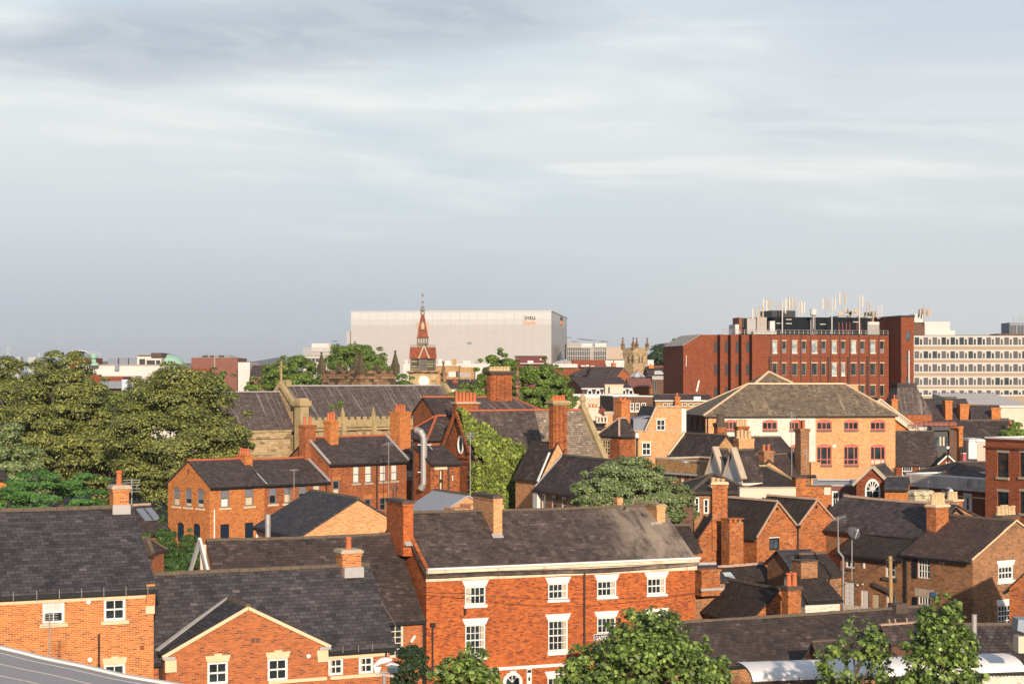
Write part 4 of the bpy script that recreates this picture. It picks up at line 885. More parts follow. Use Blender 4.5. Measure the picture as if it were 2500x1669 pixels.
for i in range(5):
    for j in range(5):
        if i in (0, 4) or j in (0, 4): x = q0+(q1-q0)*i/4; y = dm-hw_+2*hw_*j/4; mb.box(x-.1, x+.1, y-.1, y+.1, zz(838)+.002, zz(822))
mb.box(q0-.1, q1+.1, dm-hw_-.1, dm+hw_+.1, zz(839), zz(836.5)); mb.box(q0, q1, dm-hw_, dm+hw_, zz(825), zz(822)); w.part('lantern', mb, DKST)
mb = MB(); r2 = math.sqrt(2)
mb.lathe((cm, dm), [(hw_*1.25*r2, zz(823)), (hw_*1.05*r2, zz(820)), (hw_*.72*r2, zz(795)), (hw_*.30*r2, zz(765))], 4, False, math.pi/4); w.part('spire', mb, S_REDT)
mb = MB(); mb.lathe((cm, dm), [(.42, zz(766)), (.42, zz(761)), (.22, zz(759)), (.55, zz(756)), (.2, zz(752)), (.35, zz(748)), (.12, zz(744)), (.12, zz(738)), (.3, zz(736)), (.05, zz(733)), (.05, zz(722)), (.24, zz(718)), (.04, zz(715)), (.03, zz(700))], 10); w.part('finial', mb, IRON)
for x, y in ((cm, dm-hw_*.95), (cm-hw_*1.0, dm), (cm+hw_*1.0, dm)):
    mb = MB(); mb.box(x-.28, x+.28, y-.25, y+.25, zz(803), zz(790)); mb.poly([(x-.3, y-.26, zz(790)), (x+.3, y-.26, zz(790)), (x, y-.26, zz(784))]); mb.slab([(x-.3, y-.3, zz(790)), (x, y-.3, zz(784)), (x, y+.4, zz(784)), (x-.3, y+.4, zz(790))], .05); mb.slab([(x+.3, y-.3, zz(790)), (x, y-.3, zz(784)), (x, y+.4, zz(784)), (x+.3, y+.4, zz(790))], .05); w.part('lucarne', mb, TRIM_G)
# ---------------------------------------------------------------- ruined tower with pinnacles
w = T('pinnacled_tower', 'blackened stone tower top with many dark pinnacles behind the long slate roof', 'tower', 880, 250, 42)
w.house(0, w.tx(965), w.dx(785), wz(908, 250), None, flat=True, wall=STONE_D, roof=LEAD, par=.5, cope=STONE_D); w.done(); T1, W1 = w.h['t1'], w.h['W']
mb = MB()
for f, L in (('F', T1), ('L', W1), ('R', W1), ('B', T1)):
    for k in range(5): w.fbox(mb, f, L*(k+.2)/5, L*(k+.75)/5, wz(909, 250), wz(903.5, 250), -.35, .08)
    w.fbox(mb, f, 0, L, wz(924, 250), wz(921.5, 250), .004, .12)
w.part('battlement', mb, STONE_D)
MOSSD = paint('black_mossy_stone', (.085, .065, .035), .95, (.03, .026, .016), .7, 1.2)
def pin(t, d, zb, zt, r): 
    mb = MB(); mb.box(t-r, t+r, d-r, d+r, zb, zb+(zt-zb)*.36); mb.lathe((t, d), [(r*1.55, zb+(zt-zb)*.36), (r*1.15, zb+(zt-zb)*.42), (.1, zt-.25), (.2, zt-.2), (.2, zt-.08), (0, zt)], 4, False, math.pi/4); return mb
for t, d, z in ((.3, .3, 862), (T1, 0, 857), (0, W1, 861), (T1, W1, 863)): w.part('pinnacle', pin(t, d, wz(912, 250), wz(z-2, w.Yd(t, d)), .46), MOSSD)
for t, d in ((T1/2, -.05), (-.05, W1/2), (T1*.47, W1), (T1, W1/2)):
    w.part('pinnacle', pin(t, d, wz(908, 250), wz(886, 250), .36), MOSSD)
mb = MB()
for px, f in ((800, 'L'), (845, 'L'), (865, 'L')): a = w.fs(f, px); w.fbox(mb, f, a-.3, a+.3, wz(925, 250), wz(918, 250), .002, .04)
w.part('putlog_hole', mb, DKGL)
# ---------------------------------------------------------------- office blocks
w = T('brick_office_block', 'big dark red brick office block with two window rows and a roof full of masts', 'office block', 1845, 280, 12)
zt, zb = wz(817, 280), w.g-1; t1 = w.tx(2170)
w.house(0, t1, 16, zt, None, flat=True, wall=B_RED, roof=CONC, par=.2, cope=DARKP)
wx_ = [(1886,1898),(1910,1920),(1934,1947),(1958,1968.5),(1982,1996),(2006,2016.5),(2031,2043.5),(2054,2064),(2078,2091),(2101,2111),(2125,2138),(2149,2159)]
for r, (ya, yb) in enumerate(((832, 861), (886, 916), (940, 967), (994, 1021))):
    for i, (a, b2) in enumerate(wx_):
        pale_blind = (r == 0 and i % 2 == 0) or (r == 1 and i in (6, 7))  # windows with pale blinds get a lighter pane and trim
        w.win('F', a, ya, b2, yb, grid=(1, 1), fw=.06, frame=TRIM if pale_blind else TRIM_G, pane=GLASS_L if pale_blind else GLASS, rec=.2, lintel=('flat', TRIM, .12, .06), sill=(WHITE, .14, 0, .03) if pale_blind else None, low=(GBLIND, .35) if (r == 0 and i % 2) else None, rail=False)
w.done()
mb = MB()
for i, (a, b2) in enumerate(wx_): t = w.tx(a-3.5); mb.box(t-.07, t+.07, -.045, -.003, zb, zt-.1)
mb.box(w.tx(1858), w.tx(2169), -.04, -.003, wz(872, 280), wz(871, 280)); w.part('movement_joint', mb, DARKP)
for px, y0 in ((2022, 870), (2070, 872), (2117, 870), (1878, 872)): w.pipe('F', px, y0, 990, .09)
mb = MB(); tL = w.tx(1741, 0)                  # folded bays left of the main front
n = 4
for k in range(n):
    a = tL*(1-k/n); b2 = tL*(1-(k+1)/n); mb.box(a+.05, b2-.15, .5, 3, zb, zt+.001); mb.box(b2-.9, b2-.16, -.9, .499, zb, zt)
w.part('folded_bay', mb, B_RED)
for k in range(n):
    a = tL*(1-k/n)+.35
    for ya, yb in ((833, 860), (888, 915), (945, 985)):
        mb = MB(); mb.box(a, a+.55, .43, .498, wz(yb, 280), wz(ya, 280)); w.part('window', mb, DKGL)
tt = w.tx(1668, -1.5); tm = w.tx(1741, -1.5)
mb = MB(); mb.box(tt, tm, -1.5, 9, zb, wz(844, 280)); zc = wz(844, 280); zq = wz(818, 280); tq = w.tx(1710, -1.5)
mb.poly([(tt, -1.5, zc), (tm, -1.5, zc), (tm, -1.5, zq), (tq, -1.5, zq)]); mb.poly([(tm, 9, zc), (tm, 9, zq), (tm, -1.5, zq), (tm, -1.5, zc)]); mb.poly([(tt, 9, zc), (tm, 9, zc), (tm, 9, zq), (tq, 9, zq)])
for k in range(1, 4): x = tt+(tm-tt)*k/4; mb.box(x-.06, x+.06, -1.56, -1.502, zb, zc)
w.part('corner_block', mb, B_RED)
mb = MB(); mb.slab([(tt-.1, -1.6, zc), (tq, -1.6, zq+.05), (tq, 9, zq+.05), (tt-.1, 9, zc)], .08); mb.slab([(tq, -1.6, zq+.052), (tm, -1.6, zq+.052), (tm, 9, zq+.052), (tq, 9, zq+.052)], .08); w.part('sloping_roof', mb, CONC)
mb = MB(); mb.box(w.tx(1675, -1.6), w.tx(1676.5, -1.6), -1.56, -1.505, wz(895, 280), wz(868, 280)); w.part('window', mb, PALE)
# stair tower
ta = w.tx(2200, -4.2); td = w.tx(2231, -4.2); tz = wz(771, 276)
mb = MB(); mb.box(ta, td, -4.2, 8, zb, tz); w.part('stair_tower', mb, B_RED); mb = MB(); mb.box(ta-.15, td+.15, -4.35, 8.1, tz+.002, tz+.25); w.part('coping', mb, DARKP)
for ya, yb in ((808, 829), (866, 882), (920, 936)):
    mb = MB(); mb.box(w.tx(2212, -4.2), w.tx(2221.5, -4.2), -4.26, -4.202, wz(yb, 276), wz(ya, 276)); w.part('window', mb, GLASS_B)
mb = MB(); mb.tube((w.tx(2219, -4.5), -4.5, wz(940, 276)), (w.tx(2219, -4.5), -4.5, wz(854, 276)), .12); w.part('flue', mb, PALE)
# roof plant
def rbox(nm, x0, x1, ya, yb, d, dp, mt):
    mb = MB(); mb.box(w.tx(x0, d), w.tx(x1, d), d, d+dp, w.pz(yb, 0, d), w.pz(ya, 0, d)); return w.part(nm, mb, mt)
rbox('plant_room', 1888, 2118, 773, 818, 3, 9, paint('black_cladding', (.010, .013, .016), .8, (.016, .019, .022), .4, .5, spec=.1, streak=True)); rbox('plant_room', 1884, 1942, 757, 774, 4, 6, DARKP)
rbox('plant_room', 1848, 1872, 774, 816, 2, 5, CONC); rbox('plant_room', 1824, 1850, 777, 815, 2.5, 5, IRON); rbox('plant_room', 1804, 1811, 775, 814, 3, 3, paint('rusty_steel', (.2, .08, .04), .8)); rbox('plant_room', 1811, 1824, 776, 800, 4, 4, DARKP); rbox('plant_room', 1795, 1806, 792, 815, 3, 3, PALE)
rbox('plant_room', 2118, 2147, 783, 817, 4, 5, IRON); rbox('plant_room', 2120, 2147, 783, 791, 3.9, 5, PALE); rbox('plant_room', 2128, 2140, 758, 784, 6, 3, TRIM_G); rbox('plant_room', 2048, 2128, 769, 774, 5, 4, IRON); rbox('plant_room', 1880, 1892, 783, 812, 1.5, 1, PALE); rbox('plant_room', 1840, 1895, 808, 816, 1.2, 1.5, PALE)
for x, y in ((1919, 778), (1919, 788), (1896, 787.5), (2002, 789), (2083, 783)):
    rbox('light_strip', x, x+14, y, y+1.8, 2.9, .09, PALE)
for x in (2048, 2057, 2066, 2075, 2092, 2101): rbox('door_frame', x, x+.8, 785, 816, 2.92, .07, PINKP)
mb = MB(); za, zb2 = wz(817, 280), wz(805, 280); x0, x1 = w.tx(1762, .3), w.tx(2168, .3)
for k in range(38): x = x0+(x1-x0)*k/37; mb.tube((x, .3, za), (x, .3, zb2), .035, None, 5)
for z in (zb2, (za+zb2)/2): mb.tube((x0, .3, z), (x1, .3, z), .035, None, 5)
w.part('railing', mb, STEEL)
mb = MB(); xa = w.tx(1984, 2.8)
for k in range(14): z = wz(815-3.1*k, 283); mb.box(xa-.4, xa+.4, 2.72, 2.78, z, z+.06)
mb.box(xa-.42, xa-.36, 2.72, 2.8, wz(816, 283), wz(771, 283)); mb.box(xa+.36, xa+.42, 2.72, 2.8, wz(816, 283), wz(771, 283)); w.part('ladder', mb, IRON)
# aerial masts on the office roof: pole with panel antennas
MASTS = [(1805, 748, 815, 0, 'thin whip'), (1845, 749, 812, 2, ''), (1855, 746, 812, 1, ''), (1871, 727, 775, 2, ''), (1879, 729, 776, 2, ''), (1898, 736, 778, 1, ''), (1910, 734, 815, 3, ''), (1926, 724, 774, 2, ''), (1935, 724, 772, 2, ''), (1950, 735, 773, 3, 'drum'), (1956, 734, 773, 3, 'drum'), (1986, 756, 800, 4, 'drum'), (2016, 725, 770, 2, ''), (2031, 725, 815, 3, ''), (2057, 712, 770, 2, 'tallest'), (2098, 719, 815, 3, 'lattice'), (2116, 736, 772, 1, ''), (2063, 755, 772, 5, 'dishes'), (2086, 754, 772, 5, 'dishes')]
lbl = {0: 'thin whip aerial at the left end of the brick office roof', 1: 'slim pole with one panel antenna on the brick office roof', 2: 'pole carrying pale panel antennas on the brick office roof', 3: 'tall pale pole rising past the black roof plant with side antennas', 4: 'mast topped by a pale drum antenna above the black roof plant', 5: 'small frame of dish antennas near the right end of the office roof'}
for x, ya, yb, k, _ in MASTS:
    Y = 283 if yb > 790 else 288
    o = thing_at('antenna_mast', lbl[k], 'mast', x, Y, 'antenna masts on the brick office roof', base=wz(yb, Y)); zt, zb_ = wz(ya, Y), wz(yb, Y)
    mb = MB(); mb.tube((0, 0, zb_), (0, 0, zt), .05 if k == 0 else .09, None, 6); o.part('pole', mb, IRON if k != 3 else PALE)
    if k in (1, 2, 3):
        for dx in ((-.5, .45) if k == 2 else (.5,)):
            mb = MB(); mb.box(dx-.09, dx+.09, -.15, .03, zt-2.0, zt-.2); mb.bar((0, 0, zt-.6), (dx, 0, zt-.6), .06); mb.bar((0, 0, zt-1.7), (dx, 0, zt-1.7), .06); o.part('panel_antenna', mb, CREAM if dx < 0 or k == 3 else TRIM_G)
    if k == 4: mb = MB(); mb.lathe((0, 0), [(.25, zt-1.0), (.55, zt-.8), (.55, zt+.1), (.2, zt+.15)], 14); o.part('drum_antenna', mb, PALE)
    if k == 5:
        for dx, dz in ((-.8, 0), (.2, .35), (.9, -.1)): mb = MB(); mb.tube((dx, -.1, zt-.6+dz), (dx, -.25, zt-.6+dz), .18, .34, 12); o.part('dish_antenna', mb, TRIM_G)
        mb = MB(); mb.bar((-1.2, 0, zt-.6), (1.3, 0, zt-.6), .07); mb.bar((-1.2, 0, zt-1.2), (1.3, 0, zt-1.2), .07); o.part('frame', mb, IRON)
o = thing_at('lattice_mast', 'small square lattice mast beside the stair tower of the brick offices', 'mast', 2148, 288, base=wz(778, 288)); mb = MB(); zt, zb_ = wz(745, 288), wz(778, 288)
for dx in (-.3, .3):
    for dy in (-.3, .3): mb.bar((dx, dy, zb_), (dx, dy, zt), .07)
for k in range(6): z = zb_+(zt-zb_)*k/6; mb.bar((-.3, -.3, z), (.3, -.3, z+.35), .05)
o.part('lattice', mb, IRON)
w = T('concrete_office_block', 'long pale office slab with five bands of windows behind the brick offices', 'office block', 2226, 450, 2)
WHT2 = paint('off_white_frame', (.44, .41, .37), .6, (.36, .32, .27), .3, .8)
zb = w.g-1; zt = wz(819, 450); t1 = w.tx(2540)
w.house(0, t1, 14, zt, None, flat=True, wall=paint('sandy_concrete_panel', (.33, .245, .16), .9, (.32, .23, .15), .3, .3), roof=CONC, par=.2, cope=DARKP)
w.done()
for r, (ya, yb) in enumerate(((822.5, 841.5), (856.5, 874.5), (888, 906.5), (921, 939.5), (952, 963))):
    mb = MB(); z1, z0 = wz(ya, 450), wz(yb, 450); mb.box(.0, t1, -.12, -.003, z0-.42, z0); mb.box(0, t1, -.10, -.004, z1, z1+.32); w.part('sill_band', mb, WHT2)
    for i in range(14):
        px = 2226 + 21.9*i + 6.5
        mb = MB(); 
        for a, b2 in ((px-1.9, px+0), (px+11.2, px+13.2), (px+18.4, px+20.1)): mb.box(w.tx(a), w.tx(b2), -.11, -.02, z0+.002, z1-.002)
        mb.box(w.tx(px-1.9), w.tx(px+20.1), -.115, -.015, z1-.06, z1-.003); mb.box(w.tx(px+13.2), w.tx(px+18.4), -.10, -.021, z1-.5, z1-.004); wn = w.part('window', mb, WHT2)
        mb = MB(); mb.box(w.tx(px-.2), w.tx(px+11.6), -.05, -.004, z0, z1); mb.box(w.tx(px+12.8), w.tx(px+18.7), -.05, -.004, z0, z1-.5); w.part('pane', mb, RNG.choice([GLASS, DKGL, DKGL, DKGL]), wn)
mb = MB(); mb.box(w.tx(2258, 3), w.tx(2319, 3), 3, 10, zt, wz(785, 453)); mb.box(w.tx(2319, 3), w.tx(2333, 3), 3.5, 9, zt, wz(806, 453)); mb.box(w.tx(2231, 3), w.tx(2252, 3), 2.5, 9, wz(787, 453), wz(767, 453)); w.part('penthouse', mb, PALE)
mb = MB(); mb.box(w.tx(2231, 3), w.tx(2258, 3), 3.002, 9, zt, wz(787, 453)); mb.box(w.tx(2436, 3), w.tx(2520, 3), 2.8, 10, zt, wz(817, 453)+.3); w.part('penthouse', mb, B_BRN)
mb = MB(); mb.box(w.tx(2465, 3), w.tx(2530, 3), 3, 10, zt+.4, wz(787, 453)); w.part('penthouse', mb, GREYM)
for x in (2467, 2475, 2485, 2493): mb = MB(); mb.box(w.tx(x, 2.9), w.tx(x+6, 2.9), 2.9, 2.998, wz(813, 453), wz(794, 453)); w.part('window', mb, DKGL)
o = thing_at('antenna_cluster', 'ring of panel antennas on the roof of the pale office slab', 'antenna', 2257, 452, base=wz(790, 452)); mb = MB(); z = wz(765, 452); mb.tube((0, 0, wz(790, 452)), (0, 0, wz(740, 452)), .12, None, 6)
for k in range(7): a = k*.9; mb.bar((0, 0, z+.2), (1.3*math.cos(a), 1.3*math.sin(a), z+.2), .09)
o.part('pole', mb, IRON)
for k in range(7): a = k*.9; mb = MB(); mb.box(1.3*math.cos(a)-.16, 1.3*math.cos(a)+.16, 1.3*math.sin(a)-.16, 1.3*math.sin(a)+.16, z-.7, z+1.2); o.part('panel_antenna', mb, TRIM_G)
o = thing_at('antenna_mast', 'pair of thin whips on the dark glass penthouse at the far right', 'mast', 2484, 455, base=wz(790, 455)); mb = MB()
for dx in (-1, .4, 1.2): mb.tube((dx, 0, wz(790, 455)), (dx, 0, wz(773, 455)), .07, None, 5)
o.part('pole', mb, IRON)
# ---------------------------------------------------------------- middle distance, centre right
def simple(name, label, cat, pxl, pxr, Y, deg, pye, pyr, W, wall, roof, axis='t', done=True, **kw):
    w = T(name, label, cat, pxl, Y, deg); t1 = w.tx(pxr)
    dm = W/2 if axis == 't' else 0; tm = t1/2
    w.house(0, t1, W, w.pz(pye, tm if axis == 't' else 0, 0), w.pz(pyr, tm, dm), axis, wall, roof, **kw)
    if done: w.done()
    return w
w = simple('slate_house', 'small slate roofed house with a chimney at each end below the church tower', 'house', 1405, 1452, 365, 6, 917, 897, 8, B_TAN, S_PURP, hip=(3, 0)); hipfix(w, 3, 0)
w.chim(1437, 1445, 901, 920, .5, 1.5, pots=1, mat=B_ORG, potm=POT)
w = simple('slate_house', 'slate roofed house with a long glazed rooflight below the church tower', 'house', 1449, 1512, 355, 6, 921, 897, 9, B_TAN, S_PURP)
mb = MB(); za, zb2 = wz(920, 355), wz(913, 358)
mb.slab([(w.tx(1465), .6, w.roofz(1, .6)+.3), (w.tx(1498), .6, w.roofz(1, .6)+.3), (w.tx(1503), 2.2, w.roofz(1, 2.2)+.3), (w.tx(1471), 2.2, w.roofz(1, 2.2)+.3)], .08); w.part('rooflight', mb, GLASS_L)
w.chim(1489.5, 1498, 901, 921, .4, 1.4, mat=B_RED); w.chim(1495, 1503.5, 886, 905, 4.5, 1.4, pots=1, mat=B_ORG)
w.chim(1464, 1471, 897, 905, 4.5, 1.4, mat=SOOT)
simple('gabled_house', 'orange brick gable with a pale streaked roof left of the glass topped turret', 'house', 1503.5, 1539, 335, 24, 921, 899, 12, B_ORG2, S_STRK, axis='d')
w = simple('slate_house', 'long slate roof with red ridge and a rooflight left of the brick offices', 'house', 1583, 1672, 340, 2, 919, 896.5, 9, B_PNK, S_PURP, ridge=RIDGE_R)
w.chim(1648, 1658.5, 871, 905, 2.2, 1.2, pots=1, mat=B_ORG)
mb = MB(); mb.slab([(w.tx(1598), .5, w.roofz(1, .5)+.35), (w.tx(1622), .5, w.roofz(1, .5)+.35), (w.tx(1617), 1.8, w.roofz(1, 1.8)+.4), (w.tx(1601), 1.8, w.roofz(1, 1.8)+.4)], .1); w.part('rooflight', mb, PALE)
mb = MB(); mb.box(w.tx(1588), w.tx(1601), 3, 4, wz(899, 343), wz(891, 343)); w.part('chimney', mb, B_ORG)
w = T('flat_roofed_block', 'purple brick flat roofed block with tall narrow windows left of the brick offices', 'building', 1592, 325, 2); w.house(0, w.tx(1668), 8, wz(919, 325), None, flat=True, wall=B_BRN, roof=LEAD, cope=LEAD, par=.2)
for a, b2 in ((1597, 1603.5), (1651, 1658)): w.win('F', a, 929, b2, 958, grid=(1, 4), fw=.08, frame=GREYP, pane=GLASS_B, rec=.1)
w.band('F', 1592, 1668, 919.5, 926, LEAD, .06, 'fascia'); w.done()
w = T('brick_turret', 'octagonal red brick turret under a pointed glass roof', 'turret', 1557, 318, 0); zz = lambda p: wz(p, 318)
mb = MB(); mb.lathe((0, 1.2), [(1.35, w.g-1), (1.35, zz(925))], 8, False, .39); w.part('wall', mb, B_RUST)
mb = MB(); mb.lathe((0, 1.2), [(1.3, zz(925)), (1.3, zz(920))], 8, False, .39); w.part('window_band', mb, GLASS_B)
mb = MB(); mb.lathe((0, 1.2), [(1.5, zz(920)), (1.48, zz(919)), (.05, zz(901))], 8, False, .39); w.part('glass_roof', mb, GLASS_L)
mb = MB()
for k in range(8): a = .39+k*math.pi/4; mb.bar((1.5*math.cos(a), 1.2+1.5*math.sin(a), zz(919.5)), (0, 1.2, zz(900.6)), .09)
w.part('glazing_bars', mb, PINKP)
simple('brick_house', 'plain red brick house wall with a purple hipped roof under the glass topped turret', 'house', 1537, 1592, 312, 4, 945, 925, 6, B_RUST, B_PNK, hip=(0, 0), gutter=None, ridge=None)
w = T('mansard_building', 'brown mansard roofed building with round headed white dormers and a brick gable', 'building', 1421, 300, 9)
w.house(0, w.tx(1541), w.dx(1371), wz(948, 300), w.pz(922, 3, w.dx(1371)/2), 't', B_RED, S_TILE2, ridge=None, gutter=WHITE, eo=.05); w.paintwall('F', 1421, 1541, S_PURP)
for x in (1439, 1459, 1478, 1522, 1539.5):
    a, b2 = w.tx(x-5.5), w.tx(x+4.5); z0, z1 = wz(962, 300), wz(951, 300); mb = MB(); n = 8; r = (b2-a)/2; c = (a+b2)/2; zc = z0+(z1-z0)*.5
    pts = [(c-r*math.cos(math.pi*k/n), zc+(z1-zc)*math.sin(math.pi*k/n)) for k in range(n+1)]
    for (p, q_), (p2, q2) in zip(pts, pts[1:]): mb.hexa([(p, -.5, q_-.12), (p2, -.5, q2-.12), (p2, .3, q2-.12), (p, .3, q_-.12), (p, -.5, q_+.12), (p2, -.5, q2+.12), (p2, .3, q2+.12), (p, .3, q_+.12)])
    mb.box(a-.1, a+.1, -.5, .3, z0, zc); mb.box(b2-.1, b2+.1, -.5, .3, z0, zc); d = w.part('dormer', mb, WHITE)
    mb = MB(); mb.box(a+.12, b2-.12, -.35, -.3, z0, zc+(z1-zc)*.5); w.part('pane', mb, GLASS, d)
w.done()
boxes('lift_house', 'plain cream box with a dark slot door on the flat roof before the mansard dormers', 'building', 290, CREAM, [(1477.5, 939, 1521.5, 1605), (1485, 944, 1489, 959, 'door', DKGL, -.12, .1), (1476, 938, 1523, 940, 'coping', TRIM, -.15, 4)], 4)
w = boxes('flat_roofed_block', 'cream flat roofed block with white roof clutter left of the dark brick block', 'building', 268, CREAM, [(1386, 970, 1500, 1605), (1386, 962, 1560, 968, 'upper_wall', PALE, 4, 10), (1386, 968, 1500, 971, 'coping', WHITE, -.15, 4), (1398, 963, 1404, 970, 'roof_vent', WHITE, 1, 1), (1412, 964, 1422, 970, 'roof_vent', STEEL, 1, 1), (1428, 964, 1434, 970, 'roof_vent', WHITE, 1, 1), (1440, 963, 1450, 970, 'roof_vent', PALE, 1, 1), (1461, 962, 1466, 970, 'roof_vent', WHITE, 1, 1), (1398, 972, 1470, 986, 'panel', paint('buff_render', (.55, .42, .3), .9), -.08, .07)], 12)
w = T('dark_brick_block', 'sooty dark brick block with white fascia and three tall white windows', 'building', 1497, 250, 6); w.house(0, w.tx(1594), 12, wz(968, 250), None, flat=True, wall=B_BRN, roof=LEAD, cope=WHITE, par=.3)
for a, b2 in ((1538, 1547.5), (1551.5, 1562), (1565.5, 1577)): w.win('F', a, 983, b2, 1003, grid=(2, 2), fw=.1, frame=WHITE, sill=(TRIM, .2, .1, .1))
w.done()
w = simple('long_brick_block', 'long brown roof over a row of small white windows behind the orange gable', 'building', 1600, 1740, 255, 2, 977, 965, 9, B_TAN, S_TILE2, done=False, gutter=WHITE)
for a in (1619.5, 1635, 1666, 1681.5, 1696, 1712): w.win('F', a, 984, a+11, 991, grid=(2, 1), fw=.07, rec=.08, frame=WHITE)
w.chim(1648, 1660, 968, 990, -1.0, .9, pots=1, mat=B_ORG); w.done()
# chimneys and little roofs behind the ivy covered house
w = simple('rendered_house', 'cream rendered house with an arcaded chimney top and buff stacks', 'house', 1447, 1500, 212, 10, 1046, 1026, 7, CREAM, S_PURP, done=False)
w.chim(1437, 1461, 995, 1030, 3, .8, pots=3, mat=CREAM, potm=POT, ph=.4); w.chim(1462, 1477, 997, 1030, 4, .8, pots=4, mat=B_RED, potm=SOOT, ph=.3); w.chim(1476.5, 1496, 1004, 1048, 0.3, 1.0, mat=B_PALE, cap='stone', capw=.05)
for x in (1455, 1463, 1471, 1479): mb = MB(); a = w.tx(x); mb.box(a-.1, a+.1, -.6, -.3, wz(1030, 212), wz(1018, 212)); w.part('arcade_column', mb, CREAM)
mb = MB(); a, b2 = w.tx(1453), w.tx(1481); mb.box(a, b2, -.75, -.1, wz(1032, 212), wz(1029.5, 212)); mb.box(a, b2, -.7, -.15, wz(1018, 212), wz(1015, 212)); c = w.tx(1460); mb.poly([(c-.4, -.76, wz(1016, 212)), (c+.4, -.76, wz(1016, 212)), (c, -.76, wz(1008, 212))]); w.part('arcade_top', mb, CREAM)
w.done()
w = T('bay_fronted_house', 'slate roofed house with an orange chimney and a tall mullioned bay window', 'house', 1513, 188, 33)
w.house(0, w.tx(1550), w.dx(1466), w.pz(1062, 0, 0), w.pz(1024, w.tx(1550)/2, w.dx(1466)/2), 't', B_VIC, S_DARK, ridge=RIDGE_P, hip=(1.2, 0)); hipfix(w, 1.2, 0)
w.win('L', 1469, 1073, 1489, 1112, grid=(3, 4), fw=.14, bar=.08, frame=TRIM, lintel=('flat', TRIM_G, .3, .2)); w.chim(1517, 1538.5, 976, 1022, 2.2, 1.1, pots=2, mat=B_ORG, potm=POT, ph=.4); w.done()
# ---------------------------------------------------------------- orange gable with mansard slope
w = T('orange_gable_house', 'orange brick flank wall with a raked side, two white windows and a glazed dormer', 'house', 1546, 195, 6)
tr = w.tx(1664); zlow = wz(1053, 195); ztop = wz(995, 195); tb0, tb1 = w.tx(1579.5), w.tx(1603)
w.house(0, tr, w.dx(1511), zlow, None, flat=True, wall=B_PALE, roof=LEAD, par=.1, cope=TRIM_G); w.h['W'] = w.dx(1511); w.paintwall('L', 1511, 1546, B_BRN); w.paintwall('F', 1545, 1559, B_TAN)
w.win('F', 1567.5, 1079.5, 1589, 1111, grid=(2, 2), fw=.1, bar=.06, lintel=('flat', TRIM, .16, .16), sill=(GREYP, .15, .03, .04))
for k, x in enumerate((1517, 1524, 1531, 1538)): w.win('L', x, 1073, x+5.5, 1112, grid=(1, 2), fw=.09, frame=WHITE, pane=DKGL)

w.done(); Wd = w.h['W']
mb = MB(); yo = 0.0
wa, wb = w.tx(1602.6), w.tx(1624.5); wz1, wz0 = wz(1023.5, 195), wz(1056.5, 195)
# raked upper wall pieced round its window
mb.poly([(tb0, 0, zlow+.14), (wa, 0, zlow+.14), (wa, 0, ztop), (tb1, 0, ztop)]); mb.poly([(wa, 0, wz1), (wb, 0, wz1), (wb, 0, ztop), (wa, 0, ztop)]); mb.poly([(wb, 0, zlow+.14), (tr, 0, zlow+.14), (tr, 0, ztop), (wb, 0, ztop)])
mb.poly([(tr, 0, zlow), (tr, Wd, zlow), (tr, Wd, ztop), (tr, 0, ztop)]); mb.poly([(tb0, Wd, zlow), (tr, Wd, zlow), (tr, Wd, ztop), (tb1, Wd, ztop)]); mb.box(wa, wb, .02, .06, zlow, wz0)
w.part('raked_wall', mb, B_PALE)
mb = MB(); i0 = .1
for q in ((wa, wa+.1, zlow+.1, wz1), (wb-.1, wb, zlow+.1, wz1), (wa, wb, wz1-.1, wz1), ((wa+wb)/2-.03, (wa+wb)/2+.03, zlow+.1, wz1), (wa, wb, (zlow+wz1)/2-.03, (zlow+wz1)/2+.03), (wa, wb, zlow+.1, zlow+.2)): mb.box(q[0], q[1], .05, .11, q[2], q[3])
wn = w.part('window', mb, WHITE); mb = MB(); mb.poly([(wa, .09, zlow), (wb, .09, zlow), (wb, .09, wz1), (wa, .09, wz1)]); w.part('pane', mb, GLASS, wn)
mb = MB(); mb.box(wa-.15, wb+.15, -.03, -.002, wz1+.02, wz1+.18); w.part('lintel', mb, TRIM, wn)
mb = MB(); mb.slab([(tb0-.1, .12, zlow+.1), (tb1, .12, ztop+.05), (tb1, Wd, ztop+.05), (tb0-.1, Wd, zlow+.1)], .1); mb.slab([(tb1, .02, ztop+.06), (tr, .02, ztop+.06), (tr, Wd, ztop+.06), (tb1, Wd, ztop+.06)], .1); w.part('mansard_roof', mb, S_PURP)
mb = MB(); mb.bar((tb0-.25, -.05, zlow+.02), (tb1-.05, -.05, ztop+.1), .26, .2); mb.bar((tb1-.1, -.05, ztop+.12), (tr, -.05, ztop+.12), .26, .16); w.part('verge_coping', mb, TRIM_G)
mb = MB(); da, db = w.tx(1547, 1), w.tx(1572, 1); zd = wz(1022, 196)
mb.box(da, db+.8, .9, 1.0, zlow+.02, zd); mb.slab([(da-.1, .8, zd), (db+1.6, .8, zd+.5), (db+1.6, 4.5, zd+.5), (da-.1, 4.5, zd)], .12)
for k in range(6): d = .9+3.4*k/5; mb.bar((da, d, zlow+.05), (da, d, zd), .12)
mb.bar((da, .9, zd-.1), (da, 4.3, zd-.1), .14); dm_ = w.part('dormer', mb, GREYM); mb = MB(); mb.poly([(da+.04, .95, zlow+.1), (da+.04, 4.3, zlow+.1), (da+.04, 4.3, zd), (da+.04, .95, zd)]); w.part('pane', mb, GLASS_B, dm_)
o = T('quoined_wall', 'narrow white wall end with toothed edge between the two orange buildings', 'wall', 1659, 197, 4); mb = MB(); tq = o.tx(1676); mb.box(0, tq, .2, 3, o.g-1, wz(998, 197))
